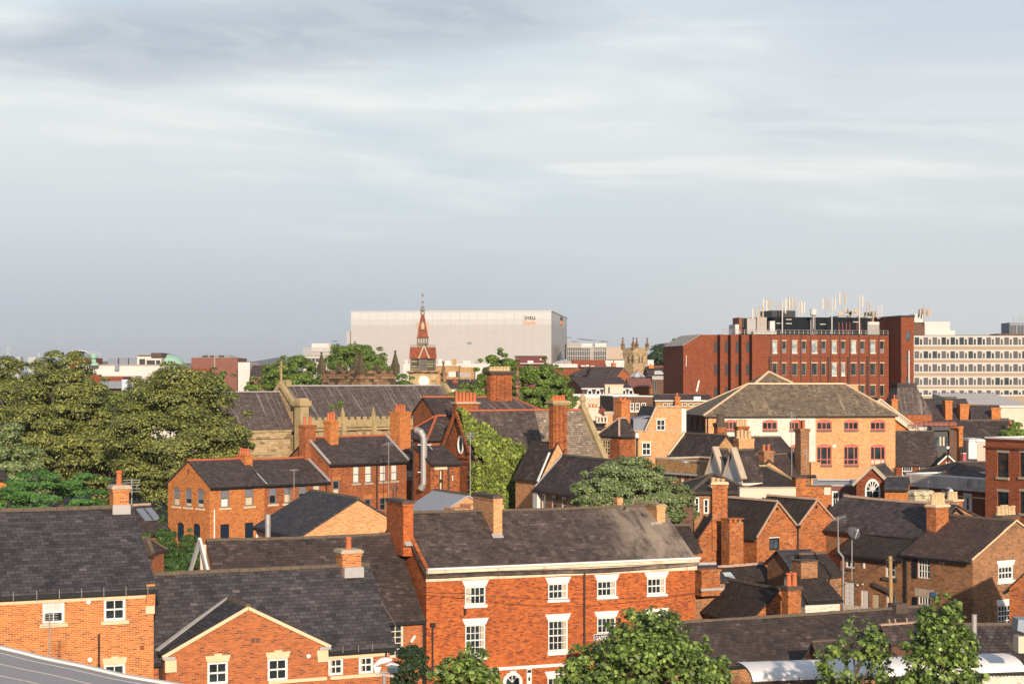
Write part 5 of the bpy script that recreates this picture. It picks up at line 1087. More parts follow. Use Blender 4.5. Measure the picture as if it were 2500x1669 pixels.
for k in range(14): mb.box(-.16, -.002, .2, 1, wz(1072-5*k, 197), wz(1069.3-5*k, 197))
o.part('wall', mb, RENDER)
# ---------------------------------------------------------------- big warehouse with red arched windows
w = T('brick_warehouse', 'pale orange brick warehouse with red arched windows, white painted bay and hipped roof', 'warehouse', 1723, 200, 8)
t1 = w.tx(2186); Wd = w.dx(1667.5); ze = w.pz(1012, t1/2, 0)
w.house(0, t1, Wd, ze, w.pz(939.5, t1/2, Wd/2), 't', B_PALE, S_LICH, hip=(w.tx(1826, Wd/2), t1-w.tx(2062, Wd/2)), eo=.3, ridge=TRIM, z0=None); hipfix(w, 1, 1)
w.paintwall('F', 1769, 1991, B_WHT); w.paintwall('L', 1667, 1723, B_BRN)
AR = dict(grid=(3, 1), fw=.11, bar=.10, frame=PINKP, arch=.14, sill=(paint('brown_sill', (.16, .09, .07), .8), .26, .0, .04), rec=.14)
for a, b2 in ((1994, 2030.6), (2060, 2096), (2125, 2161.6), (1861, 1898), (1927, 1964), (1769.5, 1800)): w.win('F', a, 1024, b2, 1048.5, **AR)
AR['cols'] = (.25, .75); A2 = dict(AR, tran=.27)
for a, b2 in ((1994, 2030.6), (2060, 2096), (2125, 2161.6), (1927, 1964), (1861, 1898)): w.win('F', a, 1084, b2, 1134.5, **A2, low=(BOARD, .3) if a == 2125 else None)
for a, b2 in ((1672, 1680.5), (1686, 1694), (1699.5, 1708), (1712.5, 1721)): w.win('L', a, 1018, b2, 1050, grid=(1, 2), fw=.2, frame=paint('dark_red_frame', (.09, .02, .018), .7), pane=DKGL, arch=.5, rec=.2)
w.pipe('F', 1727, 1014, 1140, .08); w.done(); mb = MB(); w.fbox(mb, 'F', w.tx(2033), w.tx(2041), wz(1086, 210), wz(1079, 210), .004, .06); w.part('vent', mb, RENDER)
for px in (1930, 1973, 2030, 2085): mb = MB(); t = w.tx(px, 4); mb.box(t-.25, t+.25, Wd*.28, Wd*.28+.25, w.roofz(t, Wd*.28)+.1, w.roofz(t, Wd*.28)+.32); w.part('roof_vent', mb, SOOT)
mb = MB(); t = w.tx(1712, 5); mb.tube((t-.7, 4.4, w.roofz(3, 4)+.1), (t-.4, 4.4, w.roofz(3, 4)+1.4), .1); mb.box(t-1.1, t-.3, 4, 4.3, w.roofz(3, 4.1)-.9, w.roofz(3, 4.1)-.5); w.part('roof_flue', mb, WHITE)
o = T('pyramid_roof_lantern', 'grey pyramid roof rising behind the lichened warehouse ridge', 'roof lantern', 1877, 222, 8); mb = MB(); mb.lathe((0, 0), [(3.3*1.41*.72, wz(936, 222)), (.03, wz(907, 222))], 4, False, math.pi/4); o.part('roof', mb, S_LICH)
mb = MB(); mb.lathe((0, 0), [(2.1, wz(975, 222)), (2.1, wz(936, 222))], 4, False, math.pi/4); o.part('wall', mb, B_PALE); mb = MB(); mb.bar((-2.35, -2.35, wz(936, 222)+.1), (0, 0, wz(906.5, 222)), .2); mb.bar((2.35, -2.35, wz(936, 222)+.1), (0, 0, wz(906.5, 222)), .2); o.part('ridge_tiles', mb, TRIM)
o = T('brick_parapet', 'short orange brick stack rising behind the right end of the lichened roof', 'chimney', 2065, 228, 8); mb = MB(); mb.box(0, o.tx(2095), 0, 1.2, wz(985, 228), wz(940, 228)); o.part('stack', mb, B_PALE); mb = MB(); mb.box(-.1, o.tx(2095)+.1, -.1, 1.3, wz(940, 228)+.002, wz(938, 228)); o.part('coping', mb, TRIM)
# ---------------------------------------------------------------- roofs right of the warehouse
w = simple('pedimented_hall', 'orange hall with a cream dentilled raking cornice sloping down behind the warehouse', 'building', 2040, 2252, 226, 4, 1056, 975, 16, B_ORG, S_PURP, axis='d', done=False, oh=.0)
mb = MB(); L = w.h['t1']
for t0_, t1_, zz0, zz1 in ((0, L/2, w.h['ze'], w.h['zr']), (L, L/2, w.h['ze'], w.h['zr'])):
    mb.hexa([(t0_, -.5, zz0-1.0), (t1_, -.5, zz1-1.0), (t1_, .0-.003, zz1-1.0), (t0_, -.003, zz0-1.0), (t0_, -.5, zz0+.1), (t1_, -.5, zz1+.1), (t1_, -.003, zz1+.1), (t0_, -.003, zz0+.1)])
    mb.hexa([(t0_, -.75, zz0-.05), (t1_, -.75, zz1-.05), (t1_, -.503, zz1-.05), (t0_, -.503, zz0-.05), (t0_, -.75, zz0+.15), (t1_, -.75, zz1+.15), (t1_, -.503, zz1+.15), (t0_, -.503, zz0+.15)])
    for k in range(26): f = (k+.5)/26; t = t0_+(t1_-t0_)*f; z = zz0+(zz1-zz0)*f; mb.box(t-.07, t+.07, -.64, -.502, z-.4, z-.12)
w.part('raking_cornice', mb, CREAM); w.done()
w = T('mansard_tower', 'truncated slate mansard roof crowned with black iron cresting', 'tower', 2234, 236, 8)
a, b2 = w.tx(2182), w.tx(2278); c0, c1 = w.tx(2193), w.tx(2249); zb, zt = wz(1012, 236), wz(946, 236); Wd = b2-a
mb = MB(); mb.box(a+.1, b2-.1, .1, Wd-.1, w.g-1, zb-.002); w.part('wall', mb, B_ORG2)
mb = MB(); q = 1.6; mb.hexa([(a, 0, zb), (b2, 0, zb), (b2, Wd, zb), (a, Wd, zb), (c0+.5, q, zt), (c1, q, zt), (c1, Wd-q, zt), (c0+.5, Wd-q, zt)]); w.part('roof', mb, S_STRK)
mb = MB()
for k in range(30): x = c0+.5+(c1-c0-.5)*k/29; mb.box(x-.03, x+.03, q, q+.06, zt, zt+.55+.1*(k % 2))
for k in range(14): y = q+(Wd-2*q)*k/13; mb.box(c0+.5, c0+.56, y-.03, y+.03, zt, zt+.6)
mb.box(c0+.5, c1, q-.01, q+.05, zt+.1, zt+.18); mb.box(c0+.5, c1, q-.01, q+.05, zt+.4, zt+.46); w.part('cresting', mb, DARKP)
w.chim(2177, 2192, 974, 1012, -1.5, 1.0, pots=3, potm=POT, mat=B_ORG, ph=.5, pr=.12)
w = simple('slate_house', 'small grey pyramid roofed house with a skylight in front of the mansard tower', 'house', 2204, 2318, 236, -4, 1036, 993, 9, B_ORG, S_PURP, hip=(2.7, 2.7)); hipfix(w, 1, 1); mb = MB(); mb.slab([(w.tx(2211, 1), 1.5, w.roofz(1, 1.5)-.5), (w.tx(2220, 1), 1.5, w.roofz(1, 1.5)+.3), (w.tx(2225, 2), 2.4, w.roofz(1, 2.4)+.4), (w.tx(2215, 2), 2.4, w.roofz(1, 2.4)-.3)], .1); w.part('skylight', mb, GLASS_L)
w = simple('slate_house', 'dark slate roofed house with two orange chimneys below the pale office slab', 'house', 2250, 2384, 240, 3, 1034, 977, 10, B_ORG, S_PURP, done=False, ridge=DARKP)
w.chim(2308, 2325, 977, 1024, .6, 1.4, mat=B_ORG); w.chim(2344, 2378, 986, 1010, .2, 1.4, mat=B_ORG); mb = MB()
for k in range(16): x = w.tx(2330)+(w.tx(2362)-w.tx(2330))*k/15; mb.box(x-.03, x+.03, 4.9, 5, w.h['zr'], w.h['zr']+.55)
w.part('cresting', mb, DARKP); w.done()
w = simple('slate_house', 'dark slate roof with an orange chimney at its right end near the white flat roof', 'house', 2374, 2442, 226, -12, 1030, 992, 9, B_ORG, S_PURP, done=False); w.chim(2421, 2443, 995, 1032, .5, 1.5, mat=B_ORG); w.done()
w = simple('flat_roofed_hall', 'long pale low pitched roof over a beige wall in front of the pale office slab', 'building', 2366, 2520, 300, 1, 992, 963, 24, CREAM, paint('pale_roof_sheet', (.52, .47, .42), .7, (.42, .37, .33), .4, .2), done=False, ridge=None, gutter=WHITE, rd=23.8)
mb = MB(); mb.box(w.tx(2444), w.tx(2463), -.1, -.003, wz(1030, 300), wz(1020, 300)); mb.box(w.tx(2482), w.tx(2493), -.1, -.003, wz(1038, 300), wz(1031, 300)); w.part('opening', mb, DKGL); w.done()
w = simple('slate_house', 'big plain dark slate roof with an orange chimney at each end above the pink wall', 'house', 2346, 2474, 186, -15, 1097, 1029, 9, RENDER, S_DARK, done=False)
w.chim(2341, 2351, 1040, 1071, .2, .8, mat=B_ORG); w.chim(2462, 2472, 1040, 1060, 1.5, .8, pots=1, mat=B_ORG); w.paintwall('F', 2340, 2375, paint('pink_render', (.45, .11, .12), .85)); w.band('F', 2346, 2375, 1098, 1107, WHITE, .05, 'fascia'); w.pipe('F', 2349.5, 1097, 1130, .07); w.done()
w = boxes('rooftop_screen', 'pale boxes with a white slatted screen beside the red brick building at the far right', 'screen', 165, paint('pale_pink_render', (.56, .40, .33), .85), [(2386, 1077, 2408, 1605), (2384, 1072, 2410, 1078, 'coping', WHITE, -.1, 5)], 4)
mb = MB()
for k in range(6): x = w.tx(2369)+(w.tx(2386)-w.tx(2369))*k/5; mb.box(x-.07, x+.07, .3+k*-.05, .5, wz(1120, 165), wz(1073+k*.6, 165))
mb.box(w.tx(2369)-.1, w.tx(2386), .1, .5, wz(1076, 165), wz(1072, 165)); w.part('slat_screen', mb, WHITE)
w = boxes('dark_flat_block', 'black fronted flat roofed block with dim windows between the slate roofs', 'building', 226, DARKP, [(2276, 1049, 2330, 1605), (2275, 1037, 2320, 1050, 'fascia', DARKP, -.6, 5), (2228, 1042, 2276, 1605, 'low_wall', WHITE, 1, 4), (2286, 1066, 2316, 1088, 'window', GLASS_B, -.15, .12), (2294, 1066, 2298, 1088, 'curtain', BOARD, -.2, .04), (2302, 1066, 2306, 1088, 'curtain', BOARD, -.2, .04), (2318, 1052, 2336, 1605, 'side_wall', B_BRN, -.5, 4)], 6)
lattice(w, 2225, 2334, -1, 1031, 1041, 9, PINKP, 'railing', .06, 3)
w = simple('slate_house', 'dark slate roofed house with two white sash windows right of the warehouse', 'house', 2188, 2292, 216, -4, 1131, 1055, 8, B_RED, S_DARK, done=False, oh=.05)
for a, b2 in ((2202.5, 2227), (2244.5, 2268)): w.win('F', a, 1138, b2, 1161, grid=(4, 2), fw=.08, bar=.04)
w.done()
w = simple('gabled_porch', 'small red gable with white bargeboards and a round white window', 'gable', 2291, 2336, 212, -8, 1133, 1112, 4, B_RED, S_DARK, axis='d', done=False, gutter=None)
mb = MB(); c = w.h['t1']/2; mb.tube((c, -.06, wz(1130, 212)), (c, -.003, wz(1130, 212)), .22, None, 20); w.part('round_window', mb, WHITE); mb = MB(); L = w.h['t1']
mb.bar((-.1, -.2, w.h['ze']+.0), (c, -.2, w.h['zr']+.08), .16); mb.bar((L+.1, -.2, w.h['ze']), (c, -.2, w.h['zr']+.08), .16); w.part('bargeboard', mb, WHITE); w.done()
o = thing_at('street_lamp', 'black post with a white globe lamp in front of the small red gable', 'street lamp', 2314, 160, 'street lamps'); mb = MB(); mb.tube((0, 0, o.g), (0, 0, wz(1095, 160)), .07); o.part('post', mb, DARKP); mb = MB(); z = wz(1092.5, 160); mb.lathe((0, 0), [(.15*math.sin(math.pi*k/8), z-.15*math.cos(math.pi*k/8)) for k in range(9)], 14); o.part('globe', mb, WHITE)
# red flat building and dark red parapet building at the right edge
w = T('red_flat_building', 'tall red brick flat roofed building with black sash windows at the right edge', 'building', 2575, 138, 27); Wd = w.dx(2405.5)
w.house(0, 6, Wd, w.pz(1069.5, 0, Wd), None, flat=True, wall=masonry('bright_red_brick', (.36, .085, .04), (.29, .066, .032), (.34, .12, .07), ms=.008, odd=.05, stain=.15, var=.2, dark=(.14, .04, .03), seed=31), roof=LEAD, cope=WHITE, par=.3)
BS = dict(grid=(1, 2), fw=.1, frame=DARKP, pane=GLASS, rec=.12, sill=(TRIM_G, .2, .12, .1), lintel=('flat', TRIM_G, .22, .1))
for a, b2 in ((2435, 2462), (2490, 2519)):
    w.win('L', a, 1105, b2, 1164, **BS); w.win('L', a, 1200, b2, 1253, **BS)
mb = MB(); w.fbox(mb, 'L', -.1, Wd+.1, w.h['ze']-.75, w.h['ze']-.6, .003, .14); w.fbox(mb, 'L', -.1, Wd+.1, w.h['ze']-.12, w.h['ze']-.02, .003, .1); w.part('cornice', mb, B_RED); w.done()
w = T('parapet_building', 'dark red flat roofed building with a stained white parapet and white framed windows', 'building', 2440, 150, 27); Wd = w.dx(2214)
w.house(0, 7, Wd, w.pz(1157, 0, Wd), None, flat=True, wall=B_RED, roof=LEAD, par=.5, cope=WHITE)
STN = paint('stained_white', (.52, .46, .40), .9, (.16, .11, .08), .7, .9, streak=True)
mb = MB(); ze = w.h['ze']; w.fbox(mb, 'L', -.2, Wd+.1, ze-.72, ze+.0, .004, .1); w.fbox(mb, 'L', -.2, Wd+.3, ze-1.0, ze-.74, .004, .55); w.part('parapet', mb, STN)
mb = MB(); w.fbox(mb, 'L', 0, Wd, ze-1.62, ze-1.5, .004, .06); w.part('string_course', mb, TRIM)
for a, b2, ya, yb in ((2243, 2262, 1189, 1225), (2297, 2318, 1196, 1240), (2351, 2373, 1203, 1258)): w.win('L', a, ya, b2, yb, grid=(1, 2), fw=.42, frame=WHITE, pane=GLASS, rec=.08)
mb = MB(); w.fbox(mb, 'L', 0, Wd*.45, ze-3.5, ze-3.25, .004, .1); w.part('string_course', mb, WHITE); w.done()
w = simple('slate_house', 'black slate hipped roof rising behind the stained white parapet', 'house', 2283, 2440, 160, 3, 1172, 1131, 9, B_RED, S_DARK, hip=(3.5, 0)); hipfix(w, 1, 0)
w = T('arched_gable', 'dark red gable with pale coping and a big white arched fanlight window', 'gable', 2091, 137, -22); L = w.tx(2171); 
w.house(0, L, 5, w.pz(1183, L/2, 0), w.pz(1143, L/2, 0), 'd', B_RED, S_DARK, gutter=None, oh=.0)
c = L/2; rw = L*.235; zb, zt = wz(1212, 137), w.pz(1168, L/2, 0)
mb = MB(); n = 16; zs = zb+(zt-zb)*.35
def ell(r, k): a = math.pi*k/n; return (c-r*math.cos(a), zs+(zt-zs)*(r/rw)*math.sin(a))
for k in range(n): p, q_, p2, q2 = ell(rw, k), ell(rw, k+1), ell(rw*.78, k), ell(rw*.78, k+1); mb.hexa([(p2[0], -.08, p2[1]), (q2[0], -.08, q2[1]), (q2[0], 0, q2[1]), (p2[0], 0, p2[1]), (p[0], -.08, p[1]), (q_[0], -.08, q_[1]), (q_[0], 0, q_[1]), (p[0], 0, p[1])])
mb.box(c-rw, c-rw*.78, -.08, 0, zb, zs); mb.box(c+rw*.78, c+rw, -.08, 0, zb, zs)
for k in (3, 5.5, 8, 10.5, 13): p = ell(rw*.8, k); mb.bar((c, -.05, zs), (p[0], -.05, p[1]), .06)
for k in range(8): p, q_ = ell(rw*.36, 2*k), ell(rw*.36, 2*k+2); mb.bar((p[0], -.05, p[1]), (q_[0], -.05, q_[1]), .06)
mb.box(c-.03, c+.03, -.06, -.01, zb, zs); mb.box(c-rw*.78, c+rw*.78, -.06, -.01, zs-.03, zs+.03); wn = w.part('window', mb, WHITE)
mb = MB(); mb.poly([(c-rw*.8, -.02, zb)]+[(c+rw*.8, -.02, zb)]+[(ell(rw*.8, k)[0], -.02, ell(rw*.8, k)[1]) for k in range(n, -1, -1)]); w.part('pane', mb, GLASS, wn)
mb = MB(); mb.bar((-.25, 0, w.h['ze']-.05), (c, 0, w.h['zr']+.16), .5, .2); mb.bar((L+.25, 0, w.h['ze']-.05), (c, 0, w.h['zr']+.16), .5, .2); w.part('coping', mb, TRIM_G); w.done()
w = simple('brick_house', 'small blue slate lean-to roof over an orange wall right of the arched fanlight gable', 'house', 2160, 2216, 134, -14, 1193, 1168, 5, B_ORG, S_MOD, oh=.05)
w = T('flat_roofed_extension', 'low brick extension with a felt roof and two white windows left of the arched gable', 'building', 1985, 141, -10); w.house(0, w.tx(2092), 8, w.pz(1186, w.tx(2040), 0), None, flat=True, wall=B_PNK, roof=LEAD, cope=LEAD, par=.05)
w.win('F', 2031, 1198, 2049, 1236, grid=(2, 2), fw=.12, rail=False); w.win('F', 2057, 1203, 2069, 1224, grid=(1, 1), fw=.12); w.done()
# ---------------------------------------------------------------- dark roofs in front of the warehouse
w = T('dark_roofed_house', 'black slate roofed house with a pale verge and a tan brick gable before the warehouse', 'house', 1733, 166, 24)
ze = w.pz(1117, 0, 0); tq = w.tx(1771.5)
w.house(0, 2*tq, w.dx(1636), ze, w.pz(1066, tq, 0), 'd', B_TAN, S_DARK, gutter=DARKP, ridge=RIDGE_D); w.done()
mb = MB(); W1 = w.h['W']; mb.bar((-.2, W1+.1, ze-.1), (tq, W1+.1, w.h['zr']+.25), .3, .25); w.part('verge_coping', mb, TRIM)
w = T('parapet_row', 'red brick row with five white sash windows below a blank brown parapet', 'building', 1732, 150, 33); Wd = w.dx(1600)
w.house(0, 5, Wd, w.pz(1128, 0, 0), None, flat=True, wall=B_VIC, roof=LEAD, par=.5, cope=TRIM_G)
mb = MB(); ze = w.h['ze']; w.fbox(mb, 'L', 0, Wd-.3, ze-1.0, ze-.02, .004, .12); w.part('parapet_panel', mb, B_TAN); mb = MB(); w.fbox(mb, 'L', -.2, Wd, ze-1.2, ze-1.02, .004, .35); w.part('cornice', mb, LEAD)
for a in (1643, 1662.5, 1682, 1707): w.win('L', a, 1147, a+8.5, 1178, grid=(2, 4), fw=.1, bar=.04, lintel=('flat', TRIM, .3, -.15))
w.win('L', 1623, 1142, 1631, 1172, grid=(2, 4), fw=.1, bar=.04, lintel=('flat', TRIM, .3, -.15)); w.done()
for px0, pxl, apy, pye, Y, pxr, lab, wn in ((1768, 1724, 1100, 1168, 146, 1800, 'white rendered gable with thick stone coping and a tiny window beside the brick row', True), (1812, 1769, 1102, 1166, 143, 1862, 'second white rendered gable with thick stone coping left of the small brick chimney', False)):
    w = T('white_gable_house', lab, 'house', px0, Y, 24); Wg = w.dx(pxl)
    w.house(0, w.tx(pxr), Wg, w.pz(pye, 0, 0), w.pz(apy, 0, Wg/2), 't', RENDER, S_DARK, gutter=None, oh=.0)
    if wn: w.win('L', 1740, 1176, 1750, 1190, grid=(2, 2), fw=.05)
    w.done(); mb = MB(); mb.bar((-.02, -.25, w.h['ze']-.1), (-.02, Wg/2, w.h['zr']+.3), .55, .25); mb.bar((-.02, Wg+.1, w.h['ze']), (-.02, Wg/2, w.h['zr']+.22), .3, .12); w.part('coping', mb, TRIM_G)
w = T('brick_gable_house', 'dark roofed house with a two pot chimney on its brick gable behind the hipped roofs', 'house', 1826, 150, 24); L = 2*w.tx(1878)
w.house(0, L, 9, w.pz(1166, 0, 0), w.pz(1128, L/2, 0), 'd', B_PALE, S_DARK, gutter=None, ridge=RIDGE_D); w.chim(1866, 1889, 1100, 1140, .15, .9, pots=2, potm=POT, mat=B_OLD, ph=.5); w.done()
w = T('slate_house', 'dark slate roof with square buff pots in front of the white painted bay', 'house', 1796, 168, 18); 
w.house(0, w.tx(1938), 6, w.pz(1112, w.tx(1880), 0), w.pz(1070, w.tx(1880), 3), 't', B_OLD, S_DARK)
w.chim(1804, 1841, 1070, 1115, -.3, 1.2, pots=4, potm=POT_B, mat=B_PALE, ph=.75, pr=.17, cap='plain'); w.chim(1802, 1828, 1040, 1075, 4, .8, pots=4, potm=POT_B, mat=B_VIC, ph=.65, pr=.13); w.done()
w = T('slate_house', 'brown slate roof with a blunt sooty chimney pot before the white painted bay', 'house', 1752, 178, 18); w.house(0, w.tx(1806), 6, w.pz(1084, 1, 0), w.pz(1068, 1, 3), 't', B_OLD, S_TILE2); w.chim(1752, 1775, 1032, 1080, .2, .9, mat=B_ORG2, cap='stone', capm=SOOT, capw=.05, pots=1, potm=SOOT, pr=.42, ph=.8); w.done()
w = T('slate_house', 'long dark roof with a tall brick chimney carrying aerials beside the warehouse', 'house', 1880, 158, 18); w.house(0, w.tx(1985), 6, w.pz(1160, 2, 0), w.pz(1112, 2, 3), 't', B_OLD, S_TILE2); w.chim(1955, 1976, 1046, 1140, -.2, 1.1, pots=2, potm=POT, mat=B_OLD, ph=.7); w.chim(1980, 2002, 1128, 1170, -.2, 1.0, mat=B_PALE, cap='plain', capw=.01); w.done()
w = T('hipped_house', 'brown brick house with two white windows under a dark tiled hipped roof', 'house', 1695, 134, 8); L = w.tx(1826)
w.house(0, L, 6, w.pz(1200, L/2, 0), w.pz(1161, L/2, 3), 't', B_OLD, S_TILE, hip=(2.2, 1.8), ridge=RIDGE_D); hipfix(w, 1, 1)
for a, b2, ya, yb in ((1695.8, 1707.5, 1213, 1249), (1718, 1730.5, 1217, 1253)): w.win('F', a, ya, b2, yb, grid=(1, 2), fw=.09, rail=False)
w.chim(1739, 1774, 1184, 1262, -.5, .9, pots=3, potm=POT_B, mat=B_OLD, capm=TRIM, ph=.5, pr=.17); w.pipe('F', 1687, 1205, 1300, .1); w.done()
w = T('hipped_house', 'dark tiled hipped roof with a mossy right hip behind the cream rendered wall', 'house', 1822, 143, 8); L = w.tx(1966); w.house(0, L, 7, w.pz(1192, L/2, 0), w.pz(1141, L/2, 3.5), 't', B_OLD, S_TILE, hip=(1.8, 2.2), ridge=STONE_Y); hipfix(w, 1, 1); w.done()
w = T('rendered_wall', 'cream rendered garden wall with a thin dark coping above the two brick gables', 'wall', 1806, 131, 8); t1 = w.tx(1943); mb = MB(); mb.box(0, t1, 0, .4, w.g-.5, w.pz(1191, t1/2, 0)); w.part('wall', mb, CREAM); mb = MB(); mb.box(-.05, t1, -.06, .46, w.pz(1191, t1/2)+.003, w.pz(1188.5, t1/2)); w.part('coping', mb, TRIM_G)
w = T('brick_yard_wall', 'orange brick wall with a pale patch right of the cream rendered wall', 'wall', 1942, 132, 8); mb = MB(); t1 = w.tx(2030); t2 = w.tx(1967); mb.box(t2, t1, 0, .5, w.g-.5, w.pz(1187, t1/2)); mb.box(0, t2-.003, -.1, .9, w.g-.5, w.pz(1167, 1)); w.part('wall', mb, B_RUST); mb = MB(); mb.box(t2, t1+.05, -.05, .55, w.pz(1187, t1/2)+.003, w.pz(1184.5, t1/2)); mb.box(-.06, t2+.05, -.16, .96, w.pz(1167, 1)+.002, w.pz(1164, 1)); w.part('coping', mb, SOOT); mb = MB(); mb.box(w.tx(2012), w.tx(2028), -.02, -.003, wz(1208, 132), wz(1190, 132)); w.part('patch', mb, CREAM)
# ---------------------------------------------------------------- long slate roofed church
w = T('church', 'long stone church with a streaked slate roof, mossy gable copings and pointed windows', 'church', 738, 228, 42)
ze = w.pz(1022, 5, 0); hw2 = 4.6; t1 = w.tx(1080, hw2); zr = w.pz(944, 5, hw2)
w.house(0, t1, 2*hw2, ze-.5, zr, 't', STONE, S_STRK, gutter=None, ridge=LEAD, oh=-.3, eo=-.2)
for a in (765, 862, 938, 1013, 1062):
    w.win('F', a-15, 1048, a+15, 1105, grid=(3, 1), fw=.3, bar=.16, frame=STONE, pane=DKGL, arch=.42, rec=.22)
w.done(); mb = MB(); f = 'F'
w.fbox(mb, f, .2, t1, ze-1.1, ze-.12, .004, .3); n = 26
for k in range(n): w.fbox(mb, f, t1*(k+.18)/n, t1*(k+.72)/n, ze-.118, ze+.24, .03, .28)
w.fbox(mb, f, 0, t1, ze-1.5, ze-1.25, .004, .42); w.part('parapet', mb, STONE_Y)
mb = MB()
for px in (833, 908, 977, 1052):
    a = w.fs(f, px); w.fbox(mb, f, a-.28, a+.28, w.g-.5, ze-.6, .005, .75); w.fbox(mb, f, a-.2, a+.2, ze-.6, ze+.9, .1, .5)
    q = w.P(f, a, ze+.9, .3); mb.lathe((q[0], q[1]), [(.17, ze+.9), (.03, ze+1.6), (0, ze+1.65)], 6)
w.part('buttress', mb, STONE_Y)
mb = MB()
for tt_, lab in ((-.35, 0), (t1-.1, 1)):
    mb.hexa([(tt_, -.5, ze-.6), (tt_+.6, -.5, ze-.6), (tt_+.6, hw2, zr+.05), (tt_, hw2, zr+.05), (tt_, -.5, ze+.1), (tt_+.6, -.5, ze+.1), (tt_+.6, hw2, zr+.75), (tt_, hw2, zr+.75)])
    mb.hexa([(tt_, 2*hw2+.5, ze-.6), (tt_+.6, 2*hw2+.5, ze-.6), (tt_+.6, hw2+.01, zr+.05), (tt_, hw2+.01, zr+.05), (tt_, 2*hw2+.5, ze+.1), (tt_+.6, 2*hw2+.5, ze+.1), (tt_+.6, hw2+.01, zr+.75), (tt_, hw2+.01, zr+.75)])
w.part('gable_coping', mb, STONE_Y)
mb = MB(); mb.box(-1.0, .3, -1.0, .3, w.g-.5, ze+2.0); mb.box(-1.25, .55, -1.25, .55, ze+1.7, ze+2.35); mb.lathe((-.35, -.35), [(1.0, ze+2.35), (.8, ze+2.7)], 4, False, math.pi/4); w.part('corner_turret', mb, STONE_Y)
mb = MB(); z = zr+.7
mb.bar((-.05, hw2, z), (-.05, hw2, z+2.6), .22); mb.bar((-.05, hw2-.6, z+1.9), (-.05, hw2+.6, z+1.9), .2); w.part('cross', mb, STONE_Y)
mb = MB(); mb.box(.5, 1.3, hw2-.4, hw2+.4, zr, zr+.9); w.part('chimney', mb, STONE_Y)
w.part('pinnacle', octa(w, t1+.2, hw2, zr+.4, zr+3.6, .42), STONE_D)
# lower chancel, continuing to the left behind the trees
te = w.tx(545, 1.5); z2e = w.pz(1052, -3, 1.5); zr2 = w.pz(959, -4, hw2)
mb = MB(); mb.box(te, -1.01, 1.2, 2*hw2-1.2, w.g-.5, z2e); mb.poly([(te, 1.2, z2e), (te, 2*hw2-1.2, z2e), (te, hw2, zr2)]); mb.box(te, -1.01, .95, 1.195, z2e-.9, z2e-.1); mb.box(te, -1.01, 1.0, 1.195, w.g+1, z2e-2.9); w.part('chancel_wall', mb, STONE)
mb = MB(); mb.box(te, -1.01, .9, 1.19, z2e-2.9, z2e-2.6); mb.box(te, -1.01, .8, 1.19, z2e-.1, z2e+.15); w.part('string_course', mb, STONE_Y)
mb = MB(); mb.slab([(te-.2, 1.0, z2e), (-.36, 1.0, z2e), (-.36, hw2, zr2+.1), (te-.2, hw2, zr2+.1)], .12); mb.slab([(te-.2, 2*hw2-1.0, z2e), (-.36, 2*hw2-1.0, z2e), (-.36, hw2, zr2+.1), (te-.2, hw2, zr2+.1)], .12); w.part('chancel_roof', mb, S_STRK)
mb = MB(); mb.box(te-.2, -.36, hw2-.2, hw2+.2, zr2+.1, zr2+.24); w.part('ridge_tiles', mb, LEAD)
# ---------------------------------------------------------------- orange row: gabled house, extension and taller house
w = T('gabled_brick_house', 'orange brick gabled house with boarded windows beside the big trees', 'house', 512, 150, 45)
t1 = w.tx(646); Wd = w.dx(410); ze = w.pz(1187, 0, 0); zr = w.pz(1127, 0, Wd/2)
w.house(0, t1, Wd, ze, zr, 't', B_ORG, S_PURP, ridge=RIDGE_R, oh=.12, sag=.03)
GW = dict(grid=(1, 2), fw=.12, frame=GREYP, sill=(TRIM, .16, .14, .1), rec=.12)
for (a, b2, ya, yb), up, lo in zip(((423, 439, 1188, 1235), (451.7, 468, 1190, 1237.5), (481, 497.5, 1192, 1240)), (.52, .52, .50), (.42, .18, .22)): w.win('L', a, ya, b2, yb, arch=.22, up=(GBLIND, up), low=(BOARD, lo), **GW)
w.door('L', 432.3, 1274, 449, 1322, name='boarded_door', arch=.22); w.door('L', 471.5, 1277, 488.5, 1326, name='boarded_door', arch=.22)
w.win('F', 538.5, 1194.5, 560, 1239, up=(GBLIND, .46), low=(WHITE, .46), **GW); w.win('F', 598, 1191, 619.5, 1235, up=(GBLIND, .46), low=(BOARD, .47), **GW)
w.door('F', 538, 1279, 560, 1325, name='boarded_door'); w.door('F', 598, 1275, 619, 1322, name='boarded_door')
w.pipe('F', 522, 1243, 1325, .055, WHITE); w.chim(598, 616.5, 1108, 1136, 2.2, pxl=577, pots=4, mat=B_ORG, ph=.5, pr=.15)
mb = MB(); d = Wd/2; mb.box(-.03, -.002, d-.1, d+.1, zr-1.05, zr-.6); w.part('vent', mb, B_RED)
w.done()
w2 = T('terraced_house', 'lower orange brick house with four tall sash windows joined to the gabled house', 'house', 646.5, w.Yd(t1, 0)+.1, 45)
t2 = w2.tx(802); ze2 = w2.pz(1180, 1, 0); w2.house(0, t2, Wd, ze2, w2.pz(1122, t2*.5, Wd/2), 't', B_ORG2, S_PURP, ridge=RIDGE_R, oh=.0, sag=.03)
for (a, b2, ya, yb), up, lo in zip(((657, 676, 1187, 1230), (693, 711.6, 1184, 1228), (729, 748.5, 1182, 1226), (763.5, 782.6, 1180, 1223)), (GBLIND, GBLIND, GBLIND, BOARD), (None, BOARD, None, BOARD)):
    w2.win('F', a, ya, b2, yb, up=(up, .48), low=(lo, .47) if lo else None, **GW)
w2.pipe('F', 796, 1178, 1300, .06); w2.done()
